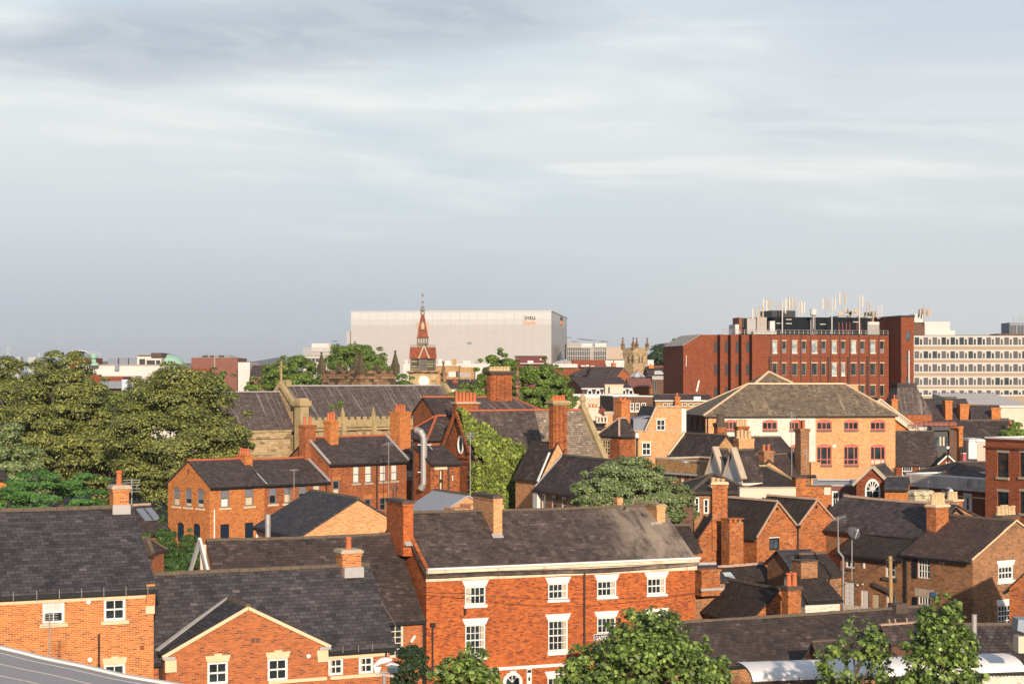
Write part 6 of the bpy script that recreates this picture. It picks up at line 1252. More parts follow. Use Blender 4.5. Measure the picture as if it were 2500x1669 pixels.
mb = MB(); mb.bar((t2-.1, -.3, ze2+.02), (t2-.1, Wd/2, w2.h['zr']+.22), .2, .12); mb.bar((0.0, -.3, ze2+.0), (0.0, Wd/2, w2.h['zr']+.22), .14, .08); w2.part('verge_flashing', mb, LEAD)
w3 = T('terraced_house', 'taller dark brick house with four white blinds and three tall chimneys behind the lower row', 'house', 803, w2.Yd(t2, 0)+.2, 45)
t3 = w3.tx(992); W3 = w3.dx(700); ze3 = w3.pz(1131, 0, 0); w3.house(0, t3, W3, ze3, w3.pz(1068, t3/2, W3/2), 't', B_ORG2, S_PURP, ridge=RIDGE_R, oh=.12, sag=.03)
for a, b2, ya, yb in ((861.7, 878, 1135.5, 1179), (891, 908, 1134.5, 1178), (926.7, 943, 1133, 1175), (954.5, 970.5, 1132, 1173)):
    w3.win('F', a, ya, b2, yb, grid=(1, 2), fw=.1, frame=GREYP, up=(BLIND, .5), low=(BLIND, .46), sill=(TRIM_G, .16, .12, .08), rec=.12)
w3.win('F', 812.6, 1172, 829, 1212, grid=(1, 2), fw=.1, frame=GREYP, low=(BOARD, .45), sill=(TRIM_G, .16, .12, .08), lintel=('flat', B_ORG, .4, .1))
for a, b2, ya, yb in ((891, 906, 1217, 1250), (927, 942, 1214, 1245)): w3.win('F', a, ya, b2, yb, grid=(1, 2), fw=.09, frame=GREYP, pane=DKGL, lintel=('flat', B_ORG, .4, .15))
w3.pipe('F', 919, 1129, 1260, .06, head=True)
w3.chim(746, 771, 1037, 1108, W3*.5-.5, .95, pots=2, mat=B_ORG2, ph=.7); w3.chim(806, 826, 1026, 1092, W3*.5-1.0, pxl=791, pots=3, mat=B_ORG, ph=.7)
w3.chim(976, 1003, 1004, 1100, W3*.5-.9, pxl=952, pots=4, mat=B_ORG, ph=.6); w3.done()
mb = MB(); mb.bar((t3+.1, -.3, ze3+.02), (t3+.1, W3/2, w3.h['zr']+.22), .16, .1); mb.bar((-.1, -.3, ze3+.02), (-.1, W3/2, w3.h['zr']+.2), .2, .14); w3.part('verge_flashing', mb, LEAD)
w = T('brick_annexe', 'small brick annexe with one half white window beside the steel duct', 'house', 990, 167, 30); w.house(0, w.tx(1034), 5, w.pz(1122, 0, 0), w.pz(1080, 0, 2.5), 't', B_VIC, S_DARK)
w.win('F', 991.5, 1128, 1009, 1167, grid=(1, 2), fw=.1, frame=GREYP, low=(BLIND, .52), sill=(TRIM_G, .16, .1, .08)); w.done()
# ---------------------------------------------------------------- ivy covered Victorian building
w = T('ivy_clad_house', 'big Victorian brick house with a steep slate roof behind bright ivy', 'house', 1165, 165, 29)
t1 = w.tx(1464, 0); Wd = 7.4; zr = w.pz(1007, 0, Wd/2); ze = w.pz(1128, 0, 0)
w.house(0, t1, Wd, ze, zr, 't', B_VIC, S_OLD, ridge=RIDGE_R, oh=.25, eo=.3, th=.15)
for a in (1146, 1158): w.win('L', a-3.2, 1148, a+3, 1206, grid=(1, 2), fw=.12, frame=SOOT, pane=GLASS, low=(BOARD, .4) if a == 1158 else None, arch=.0)
w.done()
mb = MB(); d = Wd*.42; zc = ze+1.5
n = 20; pts = [(d+.5*math.cos(2*math.pi*k/n), zc+.8*math.sin(2*math.pi*k/n)) for k in range(n)]
for k in range(n): mb.tube((-.1, *pts[k]), (-.1, *pts[(k+1) % n]), .09, None, 5)
oc = w.part('oculus', mb, WHITE); mb = MB(); mb.poly([(-.06, a, b2) for a, b2 in pts]); w.part('pane', mb, GLASS, oc)
mb = MB()
for s_ in (0, 1): mb.bar((-.32, .9 if not s_ else Wd+.4, ze+.9 if not s_ else ze-.35), (-.32, Wd/2, zr+.1), .2, .32)
w.part('bargeboard', mb, B_VIC)
mb = MB(); mb.box(-.06, -.003, .3, Wd-.3, ze-.35, ze-.1); mb.box(-.12, -.003, Wd*.2, Wd*.55, ze+.2, ze+.32); w.part('string_course', mb, B_RED)
# right part of the same roof: sunlight and lichen put into the slate colour
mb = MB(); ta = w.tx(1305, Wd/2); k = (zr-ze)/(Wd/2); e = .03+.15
mb.slab([(w.tx(1330, 0), -.28, ze-.28*k+e+.012), (t1+.2, -.28, ze-.28*k+e+.012), (t1+.2, Wd/2, zr+e+.012), (ta, Wd/2, zr+e+.012)], .010); w.part('sunlit_lichened_roof', mb, S_PALE, w.roof)
mb = MB(); mb.bar((t1+.35, -.6, ze-.2), (t1+.35, Wd/2, zr+.5), .55, .45); mb.bar((t1+.35, Wd+.4, ze-.2), (t1+.35, Wd/2, zr+.5), .55, .45); mb.box(t1+.05, t1+.7, -1.1, -.3, ze-.9, ze+.1); mb.lathe((t1+.35, Wd/2), [(.25, zr+.5), (.2, zr+.9), (.32, zr+1.1), (.3, zr+1.4), (.08, zr+1.7), (0, zr+1.75)], 10); w.part('gable_coping', mb, STONE_Y)
def ivy():
    rng = np.random.RandomState(5); P = []; Q = []
    hyp = lambda t: ze + (zr-ze)*max(0, 1 - t/w.tx(1312, 0))      # upper edge of the ivy falls along the roof
    tR = w.tx(1312, 0)
    k = (zr-ze)/(Wd/2)
    # on the roof slope: a triangle from the apex of the gable down to the eaves
    n = 13000; u = rng.uniform(0, 1, n); v = rng.uniform(0, 1, n)
    tt = u*tR; vmax = np.clip(1-(tt/tR)**.85, 0, 1)+.05*np.sin(tt*3)+.03*rng.normal(size=n); ok = v < vmax; tt, v = tt[ok], v[ok]; n = len(tt)
    d = v*Wd/2; th = np.abs(rng.normal(size=n))*.22+.1+.7*np.clip(np.sin(tt*2.4+1)*np.sin(d*2.6+.8*np.sin(tt*2)), 0, 1)
    z = ze+d*k+.2; nn = np.array([0, -k, 1.0])/math.sqrt(1+k*k)
    P.append(np.stack([tt-.3, d+nn[1]*th, z+nn[2]*th*1.0], 1)); Q.append(np.tile(nn*1.0+np.array([0, -.5, 0]), (n, 1))+rng.normal(size=(n, 3))*.5)
    # hanging in front of the wall below
    n = 19000; tt = rng.uniform(.15, tR-.2, n); z0 = w.g+2.0; z = ze+.6-(ze+.6-z0)*rng.uniform(0, 1, n)**.9
    ed = 1-np.clip((tt-(tR-1.3))/1.3, 0, 1)
    cl = np.sin(tt*2.3+1.2*np.sin(z*1.7))*np.sin(z*2.1+1.1*np.sin(tt*1.9)); bul = .35+.8*np.clip(cl, 0, 1)+.5*np.sin(tt*.8+.6)**2+np.abs(rng.normal(size=n))*.2; bul *= .35+.65*ed; ok = (cl > -.55)|(rng.uniform(size=n) < .35); tt, bul, z, ed = tt[ok], bul[ok], z[ok], ed[ok]; n = len(tt)
    P.append(np.stack([tt, -bul, z], 1)); Q.append(np.tile(np.array([0, -1.0, .45]), (n, 1))+rng.normal(size=(n, 3))*.5)
    n = 1500; z = rng.uniform(w.g+2, ze, n); P.append(np.stack([rng.uniform(-.25, .2, n), rng.uniform(-.6, 1.0, n), z], 1)); Q.append(np.tile(np.array([-.7, -.7, .3]), (n, 1))+rng.normal(size=(n, 3))*.5)
    e_ = bpy.data.objects.new('ivy', None); col.objects.link(e_); e_.location = w.e.location; e_.rotation_euler = w.e.rotation_euler; tag(e_, 'thick yellow green ivy pouring down the gable and roof of the Victorian house', 'ivy')
    leaf_mesh('foliage', np.concatenate(P), np.concatenate(Q), .21, IVYM, e_, w.g, random.Random(3), 'leaf', .3)
IVYM = leafmat('ivy_leaf', (.33, .39, .065), (.018, .045, .010), .2)
ivy()
wv = w
w = T('brick_turret_house', 'brick wing with a slate hipped roof and tall banded chimney left of the ivy', 'house', 1046, 171, 29)
t1 = w.tx(1120); Wd = 6; ze = w.pz(1071, 1, 0); w.house(0, t1, Wd, ze, w.pz(1018, t1*.7, Wd/2), 't', B_VIC, S_DARK, ridge=RIDGE_R, hip=(2.4, 0)); 
w.chim(1116, 1168, 981, 1100, 1.5, pxl=1105, pots=6, mat=B_VIC, ph=.95, pr=.17, capm=TRIM_G, capw=.12)
mb = MB(); w.fbox(mb, 'F', .1, t1, ze-3.0, ze-2.9, .004, .08); w.part('string_course', mb, B_RED); w.win('L', 1027, 1085, 1037, 1168, grid=(1, 4), fw=.12, frame=DARKP, pane=GLASS_B); w.done()
mb = MB()
for z in (1006, 1012, 1018, 1024): mb.box(w.tx(1113, 1.5), w.tx(1170, 1.5), 1.38, 2.4, wz(z, 174), wz(z-2.4, 174))
w.part('chimney_band', mb, B_ORG2)
w = T('brick_wing', 'back wing with a slate roof and bright red ridge beside the banded chimney', 'house', 1062, 180, 29); t1 = w.tx(1132); w.house(0, t1, 5, w.pz(1010, 1, 0), w.pz(972, 1, 2.5), 't', B_VIC, S_DARK, ridge=RIDGE_R); w.done()
w = T('lean_to', 'brick lean to with a dark slate roof and slot window beside the ivy', 'house', 1051, 160, 29); t1 = w.tx(1122); Wd = 3.4; ze = w.pz(1131, t1/2, 0)
w.house(0, t1, Wd, ze, w.pz(1091, t1*.6, Wd-.1), 't', B_VIC, S_DARK, rd=Wd-.05, ridge=None, oh=.1)
w.win('F', 1072, 1146, 1081, 1204, grid=(1, 2), fw=.1, frame=DARKP, low=(BOARD, .45), up=(BOARD, .4), rail=False, lintel=('flat', TRIM, .4, .45)); w.pipe('F', 1094, 1132, 1220, .08)
for a in (1104, ): w.pipe('F', a, 1160, 1172, .05, WHITE, 'meter_box')
w.done()
w = T('back_house', 'rear slate roofed block with a long red ridge, dark clustered chimney and stone finial', 'house', 1172, 181, 29); t1 = w.tx(1335); Wd = 8; w.house(0, t1, Wd, w.pz(1012, t1/2, 0), w.pz(972, t1*.5, Wd/2), 't', B_VIC, S_STRK, ridge=RIDGE_R, hip=(0, 2)); 
w.chim(1200, 1250, 905, 972, Wd/2-1.1, pxl=1189, pots=6, mat=B_VIC, potm=POT_B, cap='stone', capm=SOOT, capw=.16, ph=.42, pr=.2, ribs=5); w.done()
mb = MB(); q = t1-1.2; z = w.h['zr']; mb.lathe((q, Wd/2), [(.26, z), (.22, z+1.0), (.4, z+1.1), (.34, z+1.6), (.12, z+2.1), (.2, z+2.3), (.07, z+3.0), (.11, z+3.1), (0, z+3.5)], 10); w.part('finial', mb, STONE_D)
# cross wing with the ribbed chimney
w = T('chimney_wing', 'orange brick cross gable carrying a tall ribbed chimney with a mossy stone cap', 'house', 1322, 158, 27); t1 = w.tx(1402); Wd = 5
w.house(0, t1, Wd, w.pz(1166, 0, 0), w.pz(1083, t1/2, 0), 'd', B_PALE, S_DARK, gutter=None, ridge=None, oh=.02); w.chim(1353, 1385, 978, 1087, .25, pxl=1341, pots=4, mat=B_VIC, cap='stone', capm=STONE_Y, capw=.13, ph=.45, pr=.17, ribs=3); w.done()
mb = MB(); mb.bar((-.35, .1, w.h['ze']-.3), (t1/2-.8, .1, w.h['zr']-.75), .16, .12); w.part('verge_flashing', mb, WHITE); mb = MB(); a = w.tx(1377); mb.box(a-.08, a+.08, -.02, -.002, wz(1102, 159), wz(1098, 159)); w.part('vent', mb, DKGL)
# house with sash windows beside the bushy tree
w = T('slate_house', 'dark roofed house whose side wall with four white sashes runs behind the round bushy tree', 'house', 1475, 138, 22); Wd = w.dx(1309); L = 2*w.tx(1546)
w.house(0, L, Wd, w.pz(1214, 0, 0), w.pz(1131, L/2, 0), 'd', B_OLD, S_DARK, sag=.03, gutter=DARKP)
for a, b2, ya, yb in ((1322.5, 1332.5, 1207, 1245), (1347.5, 1357.5, 1211, 1248), (1371.5, 1382, 1214.5, 1251), (1400.5, 1411.5, 1219, 1253)): w.win('L', a, ya, b2, yb, grid=(1, 2), fw=.1, lintel=('flat', TRIM, .28, .08), sill=(TRIM, .12, .08, .08))
w.pipe('L', 1360.5, 1206, 1260, .06); w.done(); mb = MB(); w.fbox(mb, 'L', Wd-.9, Wd+.02, w.g, w.h['ze']-.25, .004, .3); w.part('rendered_pier', mb, RENDER)
mb = MB(); mb.bar((-.05, Wd+.12, w.h['ze']+.1), (L/2, Wd+.12, w.h['zr']+.2), .16, .1); w.part('verge_flashing', mb, LEAD)
o = thing_at('steel_duct', 'ribbed galvanised duct rising with a bent top in front of the slate turret', 'duct', 1035, 161); mb = MB(); z0, z1 = wz(1182, 161), wz(1066, 161)
r = .30; mb.tube((0, 0, z0), (0, 0, z1), r, None, 14); z = z0
while z < z1-.1: mb.tube((0, 0, z), (0, 0, z+.05), r*1.06, None, 14, False); z += .26
mb.tube((0, 0, z1-.05), (-.35, .1, z1+.55), r, r*.98, 14); mb.tube((-.33, .1, z1+.5), (-.75, .3, z1+.62), r*.98, None, 14); mb.tube((0, 0, z0+.05), (-.3, .1, z0-.45), r, None, 14); o.part('duct', mb, STEEL)
mb = MB()
for z in (z0+1.1, z1-.7): mb.bar((-.55, .0, z), (.62, .05, z), .07); mb.bar((.35, .1, z+.02), (.7, .8, z-.45), .06); mb.bar((.62, .05, z), (.7, .8, z), .06)
o.part('bracket', mb, WHITE)
# ---------------------------------------------------------------- low roofs behind the street
w = T('gabled_workshop', 'plain pale orange brick gable under a dark blue slate roof behind the street roofs', 'workshop', 733, 118, 25)
tq = w.tx(874); Wd = w.dx(626); w.house(0, 2*tq, Wd, w.pz(1312, 0, 0), w.pz(1221, tq, 0), 'd', B_PALE, S_MOD, oh=.12, ridge=RIDGE_D, eo=.2)
w.pipe('L', 630, 1287, 1330, .06, WHITE); w.done()
o = thing_at('flue', 'silver steel flue pipe beside the dark blue workshop roof', 'flue', 654, 113); mb = MB(); mb.tube((0, 0, o.g), (0, 0, wz(1284, 113)), .17, None, 16); mb.tube((0, 0, wz(1284, 113)), (0, 0, wz(1255, 113)), .18, None, 16); o.part('pipe', mb, STEEL); mb = MB(); mb.tube((0, 0, wz(1285, 113)), (0, 0, wz(1283, 113)), .20, None, 16); o.part('collar', mb, IRON)
w = T('metal_roofed_workshop', 'orange brick workshop under a pale blue grey metal roof below the steel duct', 'workshop', 1062, 121, 25)
tq = w.tx(1141); w.house(0, 2*tq, w.dx(985), w.pz(1264, 0, 0), w.pz(1212, tq, 0), 'd', B_PALE, paint('blue_grey_sheet', (.30, .31, .345), .45, (.22, .22, .25), .4, .8), oh=.12, ridge=SOOT, gutter=None, eo=.1, sag=.0); w.done()
mb = MB(); Wq = w.h['W']
for k in range(16):
    d = Wq*(k+.5)/16; mb.bar((.0, d, w.roofz(0.001, d)+.2), (tq-.05, d, w.roofz(tq-.05, d)+.19), .035, .03)
w.part('roof_seam', mb, GREYM)
w = T('brick_party_wall', 'stepped brick wall end with a chimney breast behind the long slate roof', 'wall', 1160, 116, 22); mb = MB(); mb.box(-.3, w.tx(1230), 0, 2, w.g-.5, w.pz(1232, 1)); mb.box(-1.4, -.31, .1, 2, w.g-.5, w.pz(1240, 1)); w.part('wall', mb, B_PALE)
w = T('round_duct', 'rusty round cowl pipe behind the big double chimney', 'flue', 963, 140, 0, base=zg(140)); mb = MB(); mb.tube((0, 0, wz(1235, 140)-1, ), (0, 0, wz(1192, 140)), .15, None, 12); mb.tube((-.05, -.1, wz(1190, 140)), (.05, .45, wz(1190, 140)), .22, None, 14); mb.tube((0, 0, w.g), (0, 0, wz(1235, 140)-.9), .15, None, 12); w.part('pipe', mb, paint('rusty_pipe', (.14, .06, .04), .7))
w = T('brick_outhouse', 'low dark slate roof with two roof windows left of the conifers', 'outhouse', 330, 125, 45); w.house(0, w.tx(412), 5, w.pz(1300, 1, 0), w.pz(1238, 1, 2.5), 't', B_ORG2, S_DARK, ridge=RIDGE_P); 
mb = MB()
for x in (348, 364): a = w.tx(x, 1.2); mb.slab([(a, .9, w.roofz(a, .9)+.25), (a+.75, .9, w.roofz(a, .9)+.25), (a+.75, 2.0, w.roofz(a, 2.0)+.25), (a, 2.0, w.roofz(a, 2.0)+.25)], .08)
w.part('roof_window', mb, GREYM); w.done()
w = T('brick_porch', 'corner of a red brick house with a brown roof behind the left slate roof', 'house', 352, 96, -8); w.house(-1.8, w.tx(370), 2.0, w.pz(1354, 0, 0), w.pz(1318, -1, 1.1), 't', B_MOD2, S_TILE2, hip=(0, .6), eo=.08); w.pipe('F', 368.5, 1356, 1400, .05); w.done()
w = T('brick_house', 'tiny corner of an orange gabled house at the left edge beside the bright shrub', 'house', -30, 135, 30); w.house(0, w.tx(16), 4, w.pz(1168, w.tx(16), 0), w.pz(1150, 0, 2), 't', B_ORG, S_DARK); w.done()
# ---------------------------------------------------------------- the street in front
MW = dict(grid=(2, 2), fw=.10, bar=.035, frame=WHITE, rec=.09)
w = T('modern_brick_house', 'orange modern brick house with a dark slate roof and white windows at the left edge', 'house', 375, 74, 24.5)
t0 = w.tx(-40); Wd = 2*w.dx(318, 0); ze = w.pz(1431, 0, 0); zr = w.pz(1244, 0, Wd/2)
w.house(t0, 0, Wd, ze, zr, 't', B_MOD, S_MOD, oh=.1, eo=.22, sag=.015, ridge=RIDGE_D)
for a, b2, ya, yb, lo, up in ((104, 157.5, 1466, 1521, None, (paint('net_curtain', (.55, .52, .48), .9), .5)), (253.5, 306.5, 1459.5, 1514, None, None)):
    wn = w.win('F', a, ya, b2, yb, sill=(TRIM, .15, .12, .09), up=up, **MW)
wn = w.win('F', 253.5, 1620, 306, 1690, lintel=('key', TRIM, .26, .07), **MW)
mb = MB(); a = w.tx(281); b2 = w.tx(301); z0, z1 = w.fz('F', a, 1504), w.fz('F', a, 1469); 
mb.poly([w.P('F', a, z0, -.082), w.P('F', b2, z0, -.082), w.P('F', b2, z1, -.082), w.P('F', a, z1, -.082)]); c1_ = w.tx(271); mb.poly([w.P('F', c1_, z0, -.081), w.P('F', w.tx(279), z0, -.081), w.P('F', w.tx(279), z1-.05, -.081), w.P('F', c1_, z1-.05, -.081)]); w.part('curtain', mb, paint('curtain', (.55, .42, .25), .9))
w.band('F', -40, 359, 1452, 1461, TRIM, .05, pyc=300)
mb = MB(); w.fbox(mb, 'F', -.35, .02, ze-1.1, ze-.75, .003, .12); w.part('kneeler', mb, TRIM); mb = MB(); w.fbox(mb, 'F', -.33, .03, ze-.75, ze+.12, .003, .16); w.part('kneeler', mb, B_MOD)
for x, y in ((215.5, 1468.5), (219, 1609)): mb = MB(); a = w.tx(x); z = w.fz('F', a, y); mb.tube((a, -.01, z), (a, -.06, z), .09, None, 16); mb.tube((a, -.06, z), (a, -.08, z), .045, None, 12); w.part('vent', mb, WHITE)
mb = MB(); a = w.tx(346.5); z = w.fz('F', a, 1580); w.fbox(mb, 'F', a-.08, a+.08, z-.08, z+.08, .002, .04); w.part('vent', mb, B_RED)
w.pipe('F', 240.5, 1546, 1660, .04)
mb = MB()
for x in (29, 86, 141, 195, 249, 303, 356): a = w.tx(x); mb.bar((a, -.36, ze-.28), (a, -.36, ze+.1), .02)
w.part('gutter_bracket', mb, IRON)
w.chim(277, 315, 1184, 1246, Wd/2-.4, .85, pots=1, mat=B_MOD, capm=TRIM_G, ph=.62, pr=.13); a = w.tx(277, Wd/2-.4); b2 = w.tx(316, Wd/2-.4); w.flash(a, b2, Wd/2-.4, zr-.15, zr+.25)
w.done()
wB = T('gabled_cottage', 'red modern brick house with a projecting gable and a sweep of dark slates', 'house', 375.5, 74.6, 24.5)
w = wB; t1 = w.tx(952); ze = w.pz(1571, w.tx(900), 0); Wd = 2*w.dx(893, t1)
zr = w.pz(1396, w.tx(700), Wd/2)
w.house(.0, t1, Wd, ze, zr, 't', B_MOD2, S_MOD, oh=.18, eo=.25, sag=.015, ridge=RIDGE_D)
for a, b2, ya, yb in ((802, 838, 1605, 1647), (876, 911.5, 1601, 1643)): w.win('F', a, ya, b2, yb, curt=[(.05, .2)], **MW)
w.band('F', 798, 946, 1595.5, 1604, TRIM, .05); w.band('F', 806, 930, 1645.5, 1653.5, TRIM, .06)
w.pipe('F', 941, 1572, 1600, .05); w.pipe('F', 390, 1600, 1669, .055)
w.chim(836, 882, 1341, 1389, Wd/2-.45, .9, pots=1, mat=B_MOD, capm=TRIM_G, ph=.55, pr=.13); a, b2 = w.tx(838, Wd/2-.5), w.tx(883, Wd/2-.5); mb = MB(); mb.box(a-.02, b2+.02, Wd/2-.75, Wd/2-.46, zr-.35, zr+.12); w.part('flashing', mb, LEAD)
mb = MB()
for x in (830, 868, 902): a = w.tx(x); mb.bar((a, -.38, ze-.25), (a, -.38, ze+.06), .02)
w.part('gutter_bracket', mb, IRON); w.done()
# the projecting gable of the same house, built in the same frame
g0, g1 = w.tx(405, -.9), w.tx(797, -.9); ga = (g0+g1)/2; pd = -.9
gz0 = w.pz(1590, ga, pd); gza = w.pz(1488, ga, pd); k = (gza-gz0)/(ga-g0)
wins = []
class G_:                                       # a local face for the gable front
    pass
gm = MB()
hl = [(w.tx(506.5, pd), w.tx(557, pd), 1614.5, 1669), (w.tx(653.5, pd), w.tx(703, pd), 1606, 1660.5)]
hl = [(a, b2, w.pz(yb, (a+b2)/2, pd), w.pz(ya, (a+b2)/2, pd)) for a, b2, ya, yb in hl]
xs = sorted({g0, g1} | {q for h in hl for q in h[:2]}); zb = w.g-.5
for xa, xb in zip(xs, xs[1:]):
    hh = [h for h in hl if h[0] <= (xa+xb)/2 <= h[1]]
    for za, zc in ([(zb, gz0)] if not hh else [(zb, hh[0][2]), (hh[0][3], gz0)]): gm.poly([(xa, pd, za), (xb, pd, za), (xb, pd, zc), (xa, pd, zc)])
for h in hl:
    a, b2, z0, z1 = h; o_ = pd+.18
    gm.poly([(a, pd, z0), (a, pd, z1), (a, o_, z1), (a, o_, z0)]); gm.poly([(b2, pd, z0), (b2, pd, z1), (b2, o_, z1), (b2, o_, z0)]); gm.poly([(a, pd, z1), (b2, pd, z1), (b2, o_, z1), (a, o_, z1)]); gm.poly([(a, pd, z0), (b2, pd, z0), (b2, o_, z0), (a, o_, z0)])
gm.poly([(g0, pd, gz0), (g1, pd, gz0), (ga, pd, gza)]); gm.poly([(g0, pd, zb), (g0, 0, zb), (g0, 0, gz0), (g0, pd, gz0)]); gm.poly([(g1, pd, zb), (g1, 0, zb), (g1, 0, gz0), (g1, pd, gz0)])
w.part('gable_wall', gm, B_MOD2)
slope = (zr-ze)/(Wd/2); back = lambda z: (z-ze)/slope
mb = MB(); e = .17; lo = .16
bk_a = back(gza)+.15; bk_e = back(gz0-lo*k)+.0
for s_, ge in ((0, g0-lo), (1, g1+lo)):
    zel = gz0-lo*k
    mb.slab([(ge, pd-.06, zel+e), (ga, pd-.06, gza+e), (ga, bk_a, gza+e), (ge, max(-.3, bk_e), zel+e)], .12)
w.part('gable_roof', mb, S_MOD)
mb = MB(); mb.bar((g0-lo, max(-.3, bk_e)-.05, gz0-lo*k+.24), (ga, bk_a, gza+.24), .2, .06); w.part('valley_flashing', mb, LEAD)
mb = MB(); n = 6
for i in range(n): y0 = pd-.06+(bk_a-pd)*i/n; y1 = pd-.08+(bk_a-pd)*(i+1)/n; mb.hexa([(ga-.14, y0, gza+e-.05), (ga+.14, y0, gza+e-.05), (ga+.14, y1, gza+e-.05), (ga-.14, y1, gza+e-.05), (ga-.05, y0, gza+e+.09), (ga+.05, y0, gza+e+.09), (ga+.05, y1, gza+e+.09), (ga-.05, y1, gza+e+.09)])
w.part('ridge_tiles', mb, RIDGE_D)
mb = MB()
for ge in (g0-lo, g1+lo): mb.bar((ge, pd-.08, gz0-lo*k+.08), (ga, pd-.08, gza+.09), .05, .14)
w.part('verge', mb, TRIM)
mb = MB()
for a, b2 in ((g0-.05, g0+.42), (g1-.42, g1+.05)): mb.box(a, b2, pd-.12, pd-.003, gz0-.62, gz0-.36); mb.box(a if a < ga-1 else a-.02, b2, pd-.10, pd-.003, gz0-.36, gz0-.12)
w.part('kneeler', mb, TRIM)
for ex in (g0-.15, g1-.35): mb = MB(); mb.box(ex, ex+.5, pd-.18, pd+.3, gz0-.1, gz0+.02); w.part('lead_cap', mb, LEAD)
for h in hl:
    a, b2, z0, z1 = h; o_ = pd+.10; f_ = .1
    mb = MB()
    for q in ((a, a+f_, z0, z1), (b2-f_, b2, z0, z1), (a+f_, b2-f_, z0, z0+f_), (a+f_, b2-f_, z1-f_, z1), ((a+b2)/2-.018, (a+b2)/2+.018, z0+f_, z1-f_)): mb.box(q[0], q[1], o_-.05, o_, q[2], q[3])
    mb.box(a+f_, b2-f_, o_-.058, o_-.004, (z0+z1)/2-.035, (z0+z1)/2+.035); wn = w.part('window', mb, WHITE)
    mb = MB(); mb.poly([(a, o_-.02, z0), (b2, o_-.02, z0), (b2, o_-.02, z1), (a, o_-.02, z1)]); w.part('pane', mb, GLASS, wn)
    mb = MB(); c = (a+b2)/2; hh = .27; q = [(a-.02, z1+.003), (b2+.02, z1+.003), (b2+.1, z1+hh), (a-.1, z1+hh)]
    mb.hexa([(q[0][0], pd-.03, q[0][1]), (q[1][0], pd-.03, q[1][1]), (q[1][0], pd+.02, q[1][1]), (q[0][0], pd+.02, q[0][1]), (q[3][0], pd-.03, q[3][1]), (q[2][0], pd-.03, q[2][1]), (q[2][0], pd+.02, q[2][1]), (q[3][0], pd+.02, q[3][1])])
    mb.hexa([(c-.09, pd-.06, z1-.0), (c+.09, pd-.06, z1), (c+.09, pd-.033, z1), (c-.09, pd-.033, z1), (c-.17, pd-.06, z1+hh*1.3), (c+.17, pd-.06, z1+hh*1.3), (c+.17, pd-.033, z1+hh*1.3), (c-.17, pd-.033, z1+hh*1.3)]); w.part('lintel', mb, TRIM, wn)
mb = MB()
for x in (617.5, 630): a = w.tx(x, pd); z = w.pz(1562, a, pd); mb.box(a-.09, a+.09, pd-.03, pd-.002, z-.09, z+.09)
w.part('air_brick', mb, B_BRN); mb = MB(); a = w.tx(752.5, pd); z = w.pz(1600, a, pd); mb.tube((a, pd-.005, z), (a, pd-.06, z), .09, None, 16); w.part('vent', mb, WHITE)
mb = MB(); mb.box(w.tx(655, pd), g1, pd-.07, pd-.003, w.pz(1664, w.tx(720, pd), pd), w.pz(1656, w.tx(720, pd), pd)); w.part('stone_band', mb, TRIM)
# dark roofed house between the cottage and the Georgian house
w = T('dark_roofed_house', 'house with a long mottled dark slate roof, white bargeboards and a tall sash window', 'house', 1036, 99.6, 22)
Wd = 10.4; t0 = w.tx(503, Wd/2); ze = w.pz(1507, 0, 0); zr = w.pz(1308, 0, Wd/2)
w.house(t0, 0, Wd, ze, zr, 't', B_MOD2, S_DARK, oh=.0, eo=.25, sag=.06)
w.win('F', 946, 1520.5, 985, 1604, grid=(2, 5), fw=.13, bar=.05, frame=CREAM, rail=False, pane=GLASS); w.band('F', 940, 1033, 1509.5, 1517, TRIM, .05); w.pipe('F', 1033.5, 1505, 1669, .06); w.done()
tl = w.h['t0']; mb = MB()
mb.bar((tl-.35, -.3, ze-.1), (tl-.35, Wd/2, zr+.14), .12, .35); mb.bar((tl-.35, Wd+.3, ze-.1), (tl-.35, Wd/2, zr+.14), .12, .35); w.part('bargeboard', mb, WHITE)
mb = MB(); mb.box(tl-.33, tl-.01, Wd/2-.1, Wd/2+.1, ze, zr-.1); mb.poly([(tl-.02, .6, ze), (tl-.02, Wd-.6, ze), (tl-.02, Wd/2, zr-.3)]); w.part('gable_boarding', mb, CREAM)
o = thing_at('security_camera', 'white security camera on the brick wall beside the tall sash window', 'camera', 1009, 99); mb = MB(); z = wz(1555, 99); mb.tube((-.12, 0, z-.25), (.1, -.1, z+.1), .09, None, 12); o.part('housing', mb, WHITE); mb = MB(); mb.tube((0, 0, z-.1), (0, .5, z-.15), .03); o.part('bracket', mb, WHITE)
o = thing_at('roof_post', 'short weathered timber post standing on the dark slate roof', 'post', 912, 100, base=wz(1452, 100)); mb = MB(); mb.box(-.08, .08, -.06, .06, wz(1458, 100), wz(1417, 100)); o.part('post', mb, BOARD)
